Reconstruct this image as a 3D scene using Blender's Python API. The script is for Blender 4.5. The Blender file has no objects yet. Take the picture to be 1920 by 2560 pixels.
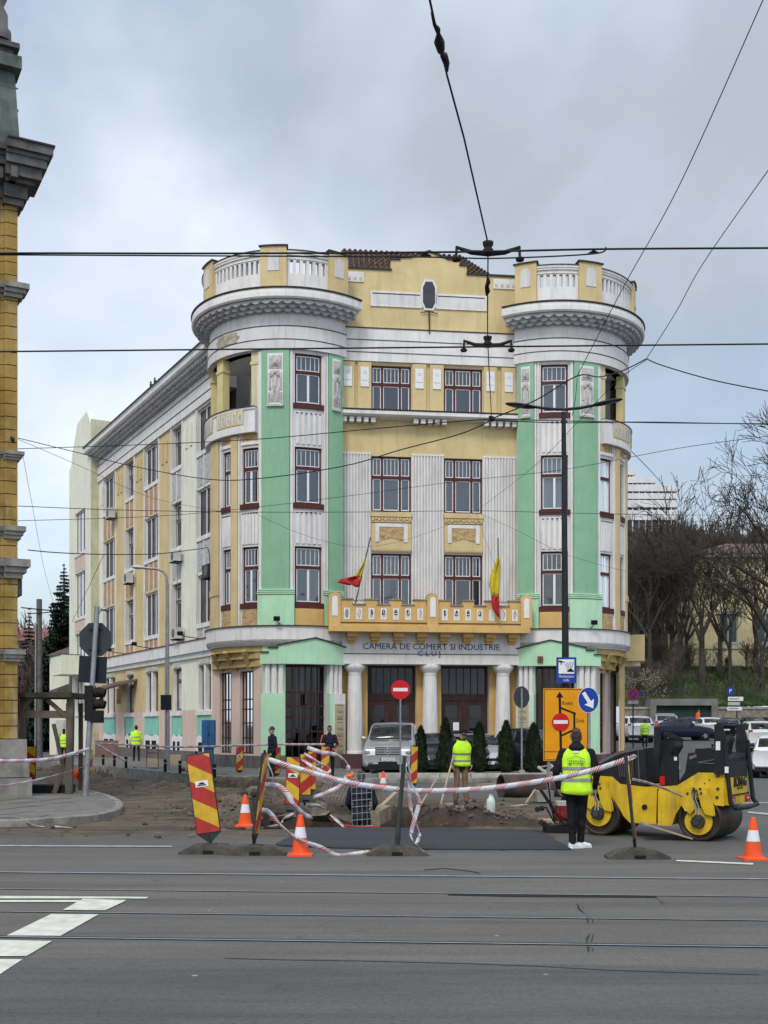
import bpy, math, random
from math import sin, cos, pi, radians, asin, atan2, degrees, sqrt
from mathutils import Vector, Matrix, noise
V = Vector
SC = bpy.context.scene
COL = SC.collection
# ------------------------------------------------------------------ camera
F, HZ, CZ = 2800.0, 1815.0, 1.8          # focal length in photo pixels, horizon row, eye height
cd = bpy.data.cameras.new('camera'); cam = bpy.data.objects.new('camera', cd); COL.objects.link(cam)
cam.location = (0, 0, CZ); cam.rotation_euler = (radians(90), 0, 0)
cd.sensor_width = 36; cd.lens = F / 2560 * 36; cd.shift_y = (HZ - 1280) / 2560
cd.clip_start = 0.1; cd.clip_end = 3000
SC.camera = cam
SC.view_settings.view_transform = 'Standard'; SC.view_settings.look = 'None'
SC.view_settings.exposure = 0.2; SC.view_settings.gamma = 1
# ------------------------------------------------------------------ sky and light (overcast)
SUN_EL, SUN_AZ = radians(48), radians(200)   # light comes from behind the camera, a little left
w = bpy.data.worlds.new('World'); SC.world = w; w.use_nodes = True
nt = w.node_tree; N = nt.nodes; L = nt.links; N.clear()
def nd(tree, t, **k):
    n = tree.nodes.new(t)
    for a, b in k.items():
        if a == 'inp':
            for i, v in b.items(): n.inputs[i].default_value = v
        else: setattr(n, a, b)
    return n
wo = nd(nt, 'ShaderNodeOutputWorld')
sky = nd(nt, 'ShaderNodeTexSky', sky_type='NISHITA', sun_disc=False, sun_elevation=SUN_EL, sun_rotation=SUN_AZ)
sky.air_density = 1.2; sky.dust_density = 2.0
bg1 = nd(nt, 'ShaderNodeBackground', inp={1: 0.14}); L.new(sky.outputs[0], bg1.inputs[0])
tc = nd(nt, 'ShaderNodeTexCoord')
sep = nd(nt, 'ShaderNodeSeparateXYZ'); L.new(tc.outputs['Generated'], sep.inputs[0])
zc = nd(nt, 'ShaderNodeMath', operation='MAXIMUM', inp={1: 0.0}); L.new(sep.outputs[2], zc.inputs[0])
za = nd(nt, 'ShaderNodeMath', operation='ADD', inp={1: 0.5}); L.new(zc.outputs[0], za.inputs[0])
dx = nd(nt, 'ShaderNodeMath', operation='DIVIDE'); L.new(sep.outputs[0], dx.inputs[0]); L.new(za.outputs[0], dx.inputs[1])
dy = nd(nt, 'ShaderNodeMath', operation='DIVIDE'); L.new(sep.outputs[1], dy.inputs[0]); L.new(za.outputs[0], dy.inputs[1])
cmb = nd(nt, 'ShaderNodeCombineXYZ', inp={2: 6.4}); L.new(dx.outputs[0], cmb.inputs[0]); L.new(dy.outputs[0], cmb.inputs[1])
n1 = nd(nt, 'ShaderNodeTexNoise', inp={'Scale': 1.9, 'Detail': 10.0, 'Roughness': 0.5, 'Distortion': 0.2}); L.new(cmb.outputs[0], n1.inputs[0])
n2 = nd(nt, 'ShaderNodeTexNoise', inp={'Scale': 1.5, 'Detail': 7.0, 'Roughness': 0.5}); 
cm2 = nd(nt, 'ShaderNodeVectorMath', operation='ADD'); cm2.inputs[1].default_value = (5.3, 1.9, 8.1); L.new(cmb.outputs[0], cm2.inputs[0]); L.new(cm2.outputs[0], n2.inputs[0])
r1 = nd(nt, 'ShaderNodeValToRGB'); L.new(n1.outputs[0], r1.inputs[0])
e = r1.color_ramp.elements
e[0].position = 0.37; e[0].color = (0.40, 0.45, 0.52, 1); e[1].position = 0.60; e[1].color = (0.74, 0.80, 0.89, 1)
x = e.new(0.48); x.color = (0.52, 0.585, 0.68, 1)
# brighter cloud near the horizon and towards the zenith, as under real broken overcast
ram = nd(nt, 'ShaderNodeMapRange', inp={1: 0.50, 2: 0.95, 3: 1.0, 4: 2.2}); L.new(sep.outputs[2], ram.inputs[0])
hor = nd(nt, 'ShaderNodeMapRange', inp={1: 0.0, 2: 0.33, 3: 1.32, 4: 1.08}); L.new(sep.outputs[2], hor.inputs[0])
bk = nd(nt, 'ShaderNodeMapRange', inp={1: 0.2, 2: -0.6, 3: 1.0, 4: 1.35}); L.new(sep.outputs[1], bk.inputs[0])  # sky behind the camera also raised, out of view, to brighten the facade
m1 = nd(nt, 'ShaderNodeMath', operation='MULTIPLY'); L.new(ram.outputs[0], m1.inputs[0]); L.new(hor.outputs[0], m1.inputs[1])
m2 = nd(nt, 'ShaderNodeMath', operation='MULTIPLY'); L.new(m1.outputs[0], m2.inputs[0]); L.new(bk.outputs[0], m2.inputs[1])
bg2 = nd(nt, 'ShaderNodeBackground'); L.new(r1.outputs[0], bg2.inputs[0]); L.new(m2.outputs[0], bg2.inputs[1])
r2 = nd(nt, 'ShaderNodeValToRGB'); L.new(n2.outputs[0], r2.inputs[0])
r2.color_ramp.elements[0].position = 0.40; r2.color_ramp.elements[0].color = (0.42, 0.42, 0.42, 1)
r2.color_ramp.elements[1].position = 0.56; r2.color_ramp.elements[1].color = (0.97, 0.97, 0.97, 1)
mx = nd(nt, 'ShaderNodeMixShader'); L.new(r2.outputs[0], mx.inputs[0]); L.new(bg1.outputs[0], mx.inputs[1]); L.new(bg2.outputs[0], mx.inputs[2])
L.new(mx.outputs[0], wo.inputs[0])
sd = bpy.data.lights.new('sun', 'SUN'); so = bpy.data.objects.new('sun', sd); COL.objects.link(so)
sd.energy = 1.5; sd.angle = radians(13); sd.color = (1, 0.94, 0.84)
sv = V((sin(SUN_AZ) * cos(SUN_EL), cos(SUN_AZ) * cos(SUN_EL), sin(SUN_EL)))
so.rotation_euler = sv.to_track_quat('Z', 'Y').to_euler()
# ------------------------------------------------------------------ helpers
def P(px, py, Y): return V(((px - 960) / F * Y, Y, CZ + (HZ - py) / F * Y))
def G(px, py):
    Y = F * CZ / (py - HZ); return P(px, py, Y)
def X(px, Y): return (px - 960) / F * Y
def ZY(py, Y): return CZ + (HZ - py) / F * Y
ORG = {}
class MB:
    def __init__(s): s.v = []; s.f = []; s.m = []; s.s = []; s.uv = []
    def add(s, vs, fs, mi=0, sm=False, uv=None):
        b = len(s.v); s.v += [V(q) for q in vs]
        for k, f in enumerate(fs):
            s.f.append([i + b for i in f]); s.m.append(mi); s.s.append(sm); s.uv.append(uv[k] if uv else None)
        return s
    def box(s, a, b, mi=0):
        x0, y0, z0 = a; x1, y1, z1 = b
        return s.add([(x0,y0,z0),(x1,y0,z0),(x1,y1,z0),(x0,y1,z0),(x0,y0,z1),(x1,y0,z1),(x1,y1,z1),(x0,y1,z1)],
              [(3,2,1,0),(4,5,6,7),(0,1,5,4),(1,2,6,5),(2,3,7,6),(3,0,4,7)], mi)
    def bx(s, c, size, rot=None, mi=0):       # centred, rotated box
        h = V(size) / 2; R_ = rot if rot is not None else Matrix.Identity(3)
        vs = [V(c) + R_ @ V((sx*h.x, sy*h.y, sz*h.z)) for sz in (-1, 1) for sx, sy in ((-1,-1),(1,-1),(1,1),(-1,1))]
        return s.add(vs, [(3,2,1,0),(4,5,6,7),(0,1,5,4),(1,2,6,5),(2,3,7,6),(3,0,4,7)], mi)
    def beam(s, p, q, w_, h_, mi=0):
        p = V(p); q = V(q); d = q - p; r = d.to_track_quat('X', 'Z').to_matrix()
        return s.bx((p + q) / 2, (d.length, w_, h_), r, mi)
    def mbox(s, mp, s0, s1, z0, z1, d0, d1, mi=0):
        n = mp.n(s0, s1); vs = []; fs = []
        for i in range(n + 1):
            t = s0 + (s1 - s0) * i / n
            vs += [mp(t, z0, d0), mp(t, z0, d1), mp(t, z1, d1), mp(t, z1, d0)]
        for i in range(n):
            a = 4 * i; b = a + 4
            fs += [(a+1, b+1, b+2, a+2), (a, a+3, b+3, b), (a+3, a+2, b+2, b+3), (a, b, b+1, a+1)]
        fs += [(0, 1, 2, 3), (4*n+3, 4*n+2, 4*n+1, 4*n)]
        return s.add(vs, fs, mi)
    def mstrip(s, mp, s0, s1, n, zl, zh, d0, d1, mi=0):
        vs = []; fs = []
        for i in range(n + 1):
            t = s0 + (s1 - s0) * i / n
            a = zl(t) if callable(zl) else zl; b = zh(t) if callable(zh) else zh
            vs += [mp(t, a, d0), mp(t, a, d1), mp(t, b, d1), mp(t, b, d0)]
        for i in range(n):
            a = 4 * i; b = a + 4
            fs += [(a+1, b+1, b+2, a+2), (a, a+3, b+3, b), (a+3, a+2, b+2, b+3), (a, b, b+1, a+1)]
        fs += [(0, 1, 2, 3), (4*n+3, 4*n+2, 4*n+1, 4*n)]
        return s.add(vs, fs, mi)
    def sweep(s, mp, s0, s1, prof, mi=0, closed=True):
        n = mp.n(s0, s1); k = len(prof); vs = []; fs = []
        for i in range(n + 1):
            t = s0 + (s1 - s0) * i / n
            vs += [mp(t, z, d) for d, z in prof]
        for i in range(n):
            for j in range(k if closed else k - 1):
                a = i * k + j; b = i * k + (j + 1) % k
                fs.append((a, b, b + k, a + k))
        if closed: fs += [tuple(range(k)), tuple(n * k + j for j in reversed(range(k)))]
        return s.add(vs, fs, mi)
    def poly(s, mp, pts, d0, d1, mi=0):       # flat polygon (s,z) extruded d0..d1
        k = len(pts)
        vs = [mp(a, b, d0) for a, b in pts] + [mp(a, b, d1) for a, b in pts]
        return s.add(vs, [tuple(range(k)), tuple(reversed(range(k, 2*k)))] + [(i, (i+1) % k, k + (i+1) % k, k + i) for i in range(k)], mi)
    def ring(s, c, ax, r, n, ph=0, squash=None):
        ax = V(ax).normalized(); q = ax.to_track_quat('Z', 'Y').to_matrix()
        return [V(c) + q @ V((cos(2*pi*i/n + ph) * r * (squash or 1), sin(2*pi*i/n + ph) * r, 0)) for i in range(n)]
    def cyl(s, p, q, r0, r1=None, n=12, mi=0, cap=True, sm=True):
        r1 = r0 if r1 is None else r1; d = V(q) - V(p)
        vs = s.ring(p, d, r0, n) + s.ring(q, d, r1, n)
        s.add(vs, [(i, (i+1) % n, n + (i+1) % n, n + i) for i in range(n)], mi, sm)
        if cap: s.add(vs, [tuple(reversed(range(n))), tuple(range(n, 2*n))], mi)
        return s
    def tube(s, pts, r, n=8, mi=0, sm=True, cap=True):
        pts = [V(p) for p in pts]; k = len(pts); vs = []
        u = None
        for i, p in enumerate(pts):
            d = pts[min(i+1, k-1)] - pts[max(i-1, 0)]
            d = d.normalized() if d.length > 1e-6 else V((0,0,1))
            u = d.orthogonal() if u is None else u - d * u.dot(d)
            if u.length < 1e-4: u = d.orthogonal()
            u.normalize(); w_ = d.cross(u); rr = r[i] if isinstance(r, (list, tuple)) else r
            vs += [p + u * (cos(2*pi*j/n) * rr) + w_ * (sin(2*pi*j/n) * rr) for j in range(n)]
        fs = [(j*n+i, j*n+(i+1) % n, (j+1)*n+(i+1) % n, (j+1)*n+i) for j in range(k-1) for i in range(n)]
        s.add(vs, fs, mi, sm)
        if cap: s.add(vs[:n] + vs[-n:], [tuple(reversed(range(n))), tuple(range(n, 2*n))], mi)
        return s
    def lathe(s, c, prof, n=20, mi=0, ax=(0,0,1), sm=True, sq=1):
        ax = V(ax).normalized(); q = ax.to_track_quat('Z', 'Y').to_matrix() if abs(ax.z) < .999 else Matrix.Identity(3)
        vs = []; k = len(prof)
        for r, z in prof: vs += [V(c) + q @ V((cos(2*pi*i/n) * r, sin(2*pi*i/n) * r * sq, z)) for i in range(n)]
        fs = [(j*n+i, j*n+(i+1) % n, (j+1)*n+(i+1) % n, (j+1)*n+i) for j in range(k-1) for i in range(n)]
        s.add(vs, fs, mi, sm); s.add(vs[:n] + vs[-n:], [tuple(reversed(range(n))), tuple(range(n, 2*n))], mi)
        return s
    def ell(s, c, r, rot=None, mi=0, n=12, m=8):
        R_ = rot if rot is not None else Matrix.Identity(3); r = V(r); vs = []
        for j in range(m + 1):
            a = pi * j / m
            vs += [V(c) + R_ @ V((r.x * sin(a) * cos(2*pi*i/n), r.y * sin(a) * sin(2*pi*i/n), -r.z * cos(a))) for i in range(n)]
        fs = [(j*n+i, j*n+(i+1) % n, (j+1)*n+(i+1) % n, (j+1)*n+i) for j in range(m) for i in range(n)]
        return s.add(vs, fs, mi, True)
    def cap(s, p, q, r0, r1, n=10, mi=0):      # capsule with round ends
        p = V(p); q = V(q); d = (q - p); l = d.length; u = d.normalized() if l > 1e-6 else V((0,0,1))
        pts = []; rs = []
        for a in (80, 50, 20): pts.append(p - u * r0 * sin(radians(a))); rs.append(r0 * cos(radians(a)))
        for t in (0, .33, .66, 1): pts.append(p.lerp(q, t)); rs.append(r0 + (r1 - r0) * t)
        for a in (20, 50, 80): pts.append(q + u * r1 * sin(radians(a))); rs.append(r1 * cos(radians(a)))
        vs = []
        for c, r in zip(pts, rs): vs += s.ring(c, u, r, n)
        k = len(pts)
        s.add(vs, [(j*n+i, j*n+(i+1) % n, (j+1)*n+(i+1) % n, (j+1)*n+i) for j in range(k-1) for i in range(n)], mi, True)
        return s.add(vs[:n] + vs[-n:], [tuple(reversed(range(n))), tuple(range(n, 2*n))], mi)
    def xf(s, M_):
        s.v = [M_ @ q for q in s.v]; return s
    def build(s, name, mats, parent=None, local=False):
        if not isinstance(mats, (list, tuple)): mats = [mats]
        if not s.v: return None
        if local: org = V((0,0,0)); off = V((0,0,0))
        else:
            xs = [q.x for q in s.v]; ys = [q.y for q in s.v]; zs = [q.z for q in s.v]
            org = V(((min(xs)+max(xs))/2, (min(ys)+max(ys))/2, min(zs))); off = org
        me = bpy.data.meshes.new(name)
        me.from_pydata([tuple(q - off) for q in s.v], [], s.f)
        for m in mats: me.materials.append(m)
        me.polygons.foreach_set('material_index', s.m); me.polygons.foreach_set('use_smooth', s.s)
        if any(u is not None for u in s.uv):
            ul = me.uv_layers.new(name='UVMap'); k = 0
            for f, u in zip(s.f, s.uv):
                for j in range(len(f)):
                    ul.data[k].uv = u[j] if u else (0, 0); k += 1
        me.update()
        o = bpy.data.objects.new(name, me); COL.objects.link(o)
        if parent is not None: o.parent = parent
        if not local: o.location = org - (ORG.get(parent.name, V((0,0,0))) if parent is not None else V((0,0,0))); ORG[o.name] = org
        else: ORG[o.name] = ORG.get(parent.name, V((0,0,0))) if parent is not None else V((0,0,0))
        return o
def tag(o, label, cat, group=None, kind=None):
    o['label'] = label; o['category'] = cat
    if group: o['group'] = group
    if kind: o['kind'] = kind
    return o
def struct(o, label=None, kind='structure'):
    o['kind'] = kind
    if label: o['label'] = label
    return o
def thing(name, label, cat, loc=(0,0,0), rz=0, group=None, scale=1):
    o = bpy.data.objects.new(name, None); COL.objects.link(o); o.empty_display_size = .2
    o.location = loc; o.rotation_euler = (0, 0, rz); o.scale = (scale,)*3; ORG[o.name] = V(loc)
    return tag(o, label, cat, group)
def copy_tree(o, parent=None):
    c = o.copy(); COL.objects.link(c)
    if parent is not None: c.parent = parent
    for ch in [q for q in bpy.data.objects if q.parent == o]: copy_tree(ch, c)
    return c
class Map:
    def __init__(s, fn, step=None, k=1.0): s.fn = fn; s.step = step; s.k = k
    def __call__(s, a, z, d): return s.fn(a, z, d)
    def n(s, a, b): return 1 if not s.step else max(1, int(math.ceil(abs(b - a) / s.step)))
# ------------------------------------------------------------------ materials
MT = {}
def M(name, col, rough=.65, var=.08, sc=2.0, bump=0, bs=25, metal=0, spec=.18, streak=0, stretch=(1,1,1), dark=None, coat=0):
    if name in MT: return MT[name]
    m = bpy.data.materials.new(name); m.use_nodes = True; t = m.node_tree; b = t.nodes['Principled BSDF']; MT[name] = m
    b.inputs['Roughness'].default_value = rough; b.inputs['Metallic'].default_value = metal
    b.inputs['Specular IOR Level'].default_value = spec
    if coat: b.inputs['Coat Weight'].default_value = coat
    if var or streak or bump:
        tc = nd(t, 'ShaderNodeTexCoord'); mp = nd(t, 'ShaderNodeMapping'); mp.inputs['Scale'].default_value = stretch
        t.links.new(tc.outputs['Object'], mp.inputs[0])
    c0 = tuple(max(0, c * (1 - var)) for c in col) + (1,); c1 = tuple(min(1, c * (1 + var)) for c in col) + (1,)
    if var:
        n = nd(t, 'ShaderNodeTexNoise', inp={'Scale': sc, 'Detail': 6.0, 'Roughness': .6}); t.links.new(mp.outputs[0], n.inputs[0])
        r = nd(t, 'ShaderNodeValToRGB'); t.links.new(n.outputs[0], r.inputs[0])
        r.color_ramp.elements[0].position = .35; r.color_ramp.elements[1].position = .65
        r.color_ramp.elements[0].color = c0; r.color_ramp.elements[1].color = c1; out = r.outputs[0]
    else:
        rg = nd(t, 'ShaderNodeRGB'); rg.outputs[0].default_value = tuple(col) + (1,); out = rg.outputs[0]
    if streak:
        mp2 = nd(t, 'ShaderNodeMapping'); mp2.inputs['Scale'].default_value = (1, 1, .12); t.links.new(tc.outputs['Object'], mp2.inputs[0])
        n2 = nd(t, 'ShaderNodeTexNoise', inp={'Scale': 4.2, 'Detail': 9.0, 'Roughness': .68}); t.links.new(mp2.outputs[0], n2.inputs[0])
        r2 = nd(t, 'ShaderNodeValToRGB'); t.links.new(n2.outputs[0], r2.inputs[0])
        r2.color_ramp.elements[0].position = .5; r2.color_ramp.elements[1].position = .68
        r2.color_ramp.elements[0].color = (0,0,0,1); r2.color_ramp.elements[1].color = (streak,)*3 + (1,)
        mx = nd(t, 'ShaderNodeMix', data_type='RGBA'); t.links.new(r2.outputs[0], mx.inputs[0]); t.links.new(out, mx.inputs[6])
        dk = dark or tuple(c * .40 for c in col); mx.inputs[7].default_value = tuple(dk) + (1,); out = mx.outputs[2]
    t.links.new(out, b.inputs['Base Color'])
    if bump:
        n3 = nd(t, 'ShaderNodeTexNoise', inp={'Scale': bs, 'Detail': 5.0}); t.links.new(mp.outputs[0], n3.inputs[0])
        bp = nd(t, 'ShaderNodeBump', inp={'Strength': bump, 'Distance': .02}); t.links.new(n3.outputs[0], bp.inputs['Height']); t.links.new(bp.outputs[0], b.inputs['Normal'])
    return m
def Mglass(name, col=(.5,.56,.6), mixv=.75, rough=.04):
    m = bpy.data.materials.new(name); m.use_nodes = True; t = m.node_tree; MT[name] = m
    t.nodes.remove(t.nodes['Principled BSDF']); o = t.nodes['Material Output']
    a = nd(t, 'ShaderNodeBsdfTransparent'); a.inputs[0].default_value = col + (1,)
    g = nd(t, 'ShaderNodeBsdfGlossy'); g.inputs[0].default_value = (.85,.9,.95,1); g.inputs[1].default_value = rough
    fr = nd(t, 'ShaderNodeFresnel', inp={0: 1.52}); ad = nd(t, 'ShaderNodeMath', operation='ADD', inp={1: 1 - mixv - .04}); t.links.new(fr.outputs[0], ad.inputs[0])
    mx = nd(t, 'ShaderNodeMixShader'); t.links.new(ad.outputs[0], mx.inputs[0]); t.links.new(a.outputs[0], mx.inputs[1]); t.links.new(g.outputs[0], mx.inputs[2]); t.links.new(mx.outputs[0], o.inputs[0])
    return m
white = M('white_plaster', (.66,.645,.625), var=.07, sc=1.3, streak=.38, bump=.15, bs=18)
lilac = M('lilac_white_plaster', (.595,.585,.58), var=.07, sc=1.0, streak=.38, bump=.15, bs=18)
cream = M('cream_plaster', (.70,.70,.58), var=.05, sc=1.0, streak=.3, bump=.12)
yellow = M('yellow_plaster', (.56,.445,.235), var=.10, sc=.9, streak=.4, dark=(.40,.29,.13), bump=.15, bs=14)
ochre = M('ochre_plaster', (.58,.375,.14), var=.10, sc=1.2, streak=.4, dark=(.42,.25,.1), bump=.12)
green = M('green_plaster', (.225,.41,.265), var=.08, sc=1.0, streak=.4, dark=(.15,.29,.2), bump=.12)
mint = M('mint_plaster', (.41,.65,.44), var=.07, sc=1.0, streak=.45, dark=(.3,.5,.35), bump=.12)
pink = M('pink_plaster', (.60,.455,.39), var=.05, sc=1.0, streak=.3, bump=.12)
teal = M('teal_plaster', (.22,.52,.42), var=.08, sc=1.5, streak=.3)
brownst = M('roughcast_brown', (.42,.29,.15), var=.35, sc=9, bump=.8, bs=30, rough=.9)
greyst = M('roughcast_grey', (.42,.42,.42), var=.3, sc=9, bump=.8, bs=30, rough=.9)
salmon = M('roughcast_salmon', (.42,.27,.16), var=.2, sc=6, bump=.5, bs=30, rough=.9)
relief = M('relief_stone', (.46,.44,.43), var=.2, sc=5, bump=.5, bs=12, streak=.6, dark=(.15,.14,.13))
plinthm = M('plinth_stone', (.13,.115,.11), var=.25, sc=2, streak=.5, bump=.3)
maroonp = M('maroon_plinth', (.09,.045,.045), var=.2, sc=2)
maroon = M('maroon_paint', (.075,.022,.019), var=.2, sc=6, rough=.5)
wpaint = M('white_paint', (.68,.69,.70), var=.05, sc=8, rough=.45)
greyframe = M('weathered_frame', (.12,.085,.075), var=.3, sc=6)
dkbrown = M('dark_brown_wood', (.045,.022,.018), var=.3, sc=5, rough=.45, stretch=(1,1,.2))
dark = M('dark_interior', (.012,.013,.016), var=0, rough=.9)
curt = M('curtain_cloth', (.21,.24,.26), var=.3, sc=7, stretch=(6,6,.12), rough=.9)
curtd = M('curtain_cloth_dim', (.075,.085,.095), var=.5, sc=7, stretch=(6,6,.12), rough=.9)
glass = Mglass('window_glass', (.58,.64,.68), .88)
dglass = Mglass('dark_glass', (.14,.15,.16), .965)
metal = M('galvanised_steel', (.27,.29,.30), var=.15, sc=6, rough=.45, metal=.6)
dkmetal = M('dark_metal', (.020,.022,.025), var=.2, sc=6, rough=.5, metal=.2)
black = M('black_rubber', (.010,.010,.011), var=.25, sc=8, rough=.7)
wirem = M('wire_black', (.012,.012,.014), var=0, rough=.6)
edge = M('cornice_flashing', (.04,.035,.035), var=.2, sc=4, rough=.5)
tilem = M('roof_tiles', (.11,.075,.06), var=.35, sc=3.5, bump=.4, rough=.85)
blue = M('blue_letters', (.03,.06,.17), var=0, rough=.5)
def text(body, size, mat, origin, xdir, parent, name='lettering', extr=.01, zdir=(0,0,1), align='CENTER', sx=1.0, local=False, bold=0):
    cu = bpy.data.curves.new(name, 'FONT'); cu.body = body; cu.size = size; cu.extrude = extr; cu.align_x = align; cu.offset = bold; cu.resolution_u = 2
    o = bpy.data.objects.new('tmp', cu); COL.objects.link(o)
    dg = bpy.context.evaluated_depsgraph_get(); me = bpy.data.meshes.new_from_object(o.evaluated_get(dg)); 
    bpy.data.objects.remove(o); bpy.data.curves.remove(cu)
    xd = V(xdir).normalized(); zd = V(zdir).normalized(); yd = xd.cross(zd)   # away from viewer
    mb = MB(); mb.add([V(origin) + xd * v.co.x * sx + zd * v.co.y - yd * (v.co.z + extr) for v in me.vertices], [tuple(p.vertices) for p in me.polygons])
    bpy.data.meshes.remove(me)
    return mb.build(name, mat, parent, local=local)
# ================================================================== corner building
C = V((1.83, 45.65, 0)); U = V((.9923, .1244, 0)); Nn = V((.1244, -.9923, 0)); R = 3.25
TC = {-1: C - U * 5.59 - Nn * 2.11, 1: C + U * 5.59 - Nn * 2.11}
UP = V((0,0,1))
FM = Map(lambda s, z, d: C + U * s + Nn * d + UP * z)
def tmap(side):
    c = TC[side]
    def fn(a, z, d):
        q = radians(a); return c + (Nn * cos(q) + U * (-side) * sin(q)) * (R + d) + UP * z
    return Map(fn, 4.0, R * pi / 180)
TM = {-1: tmap(-1), 1: tmap(1)}
W0 = V((-7.37, 49.6, 0)); WD = V((-.478, .878, 0)).normalized(); WO = V((-.878, -.478, 0)).normalized()
WM = Map(lambda s, z, d: W0 + WD * s + WO * d + UP * z)
def chord(side):
    p = TM[side](-21, 0, 0); q = TC[side] + (U * side * 3.22 ) + (Nn * -.55)   # where the lower corner wall ends
    dr = (q - p).normalized(); nn = dr.cross(UP); 
    if nn.dot(p - TC[side]) < 0: nn = -nn
    return Map(lambda s, z, d: p + dr * s + nn * d + UP * z), (q - p).length, q
def fu(px, n=0.0):
    k = (px - 960) / F; a = C + Nn * n
    return (k * a.y - a.x) / (U.x - U.y * k)
def wt(px, n=0.0):
    k = (px - 960) / F; a = W0 + WO * n
    return (k * a.y - a.x) / (WD.x - WD.y * k)
bld = thing('corner_building', 'large white, yellow and green corner building with two round towers and blue lettering', 'building', C)
def cellwall(mb, mp, sB, zB, holes, mi=0, rec=.3, back=1, mf=None, d=0.0):
    ss = sorted(set([sB[0], sB[1]] + [h[i] for h in holes for i in (0, 1) if sB[0] < h[i] < sB[1]]))
    zs = sorted(set([zB[0], zB[1]] + [h[i] for h in holes for i in (2, 3) if zB[0] < h[i] < zB[1]]))
    for i in range(len(ss) - 1):
        for j in range(len(zs) - 1):
            sm_, zm = (ss[i] + ss[i+1]) / 2, (zs[j] + zs[j+1]) / 2
            if any(h[0] < sm_ < h[1] and h[2] < zm < h[3] for h in holes): continue
            n = mp.n(ss[i], ss[i+1]); vs = []; fs = []
            for q in range(n + 1):
                t = ss[i] + (ss[i+1] - ss[i]) * q / n; vs += [mp(t, zs[j], d), mp(t, zs[j+1], d)]
            mb.add(vs, [(2*q, 2*q+2, 2*q+3, 2*q+1) for q in range(n)], mf(sm_, zm) if mf else mi)
    for h in holes:
        s0, s1, z0, z1 = h; n = mp.n(s0, s1)
        mb.add([mp(s0,z0,d), mp(s0,z1,d), mp(s0,z1,d-rec), mp(s0,z0,d-rec)], [(0,1,2,3)], mi)
        mb.add([mp(s1,z0,d), mp(s1,z1,d), mp(s1,z1,d-rec), mp(s1,z0,d-rec)], [(3,2,1,0)], mi)
        for q in range(n):
            a = s0 + (s1-s0)*q/n; b = s0 + (s1-s0)*(q+1)/n
            mb.add([mp(a,z0,d), mp(b,z0,d), mp(b,z0,d-rec), mp(a,z0,d-rec)], [(0,1,2,3)], mi)
            mb.add([mp(a,z1,d), mp(b,z1,d), mp(b,z1,d-rec), mp(a,z1,d-rec)], [(3,2,1,0)], mi)
            mb.add([mp(a,z0,d-rec), mp(b,z0,d-rec), mp(b,z1,d-rec), mp(a,z1,d-rec)], [(0,1,2,3)], back)
rnd = random.Random(7)
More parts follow.
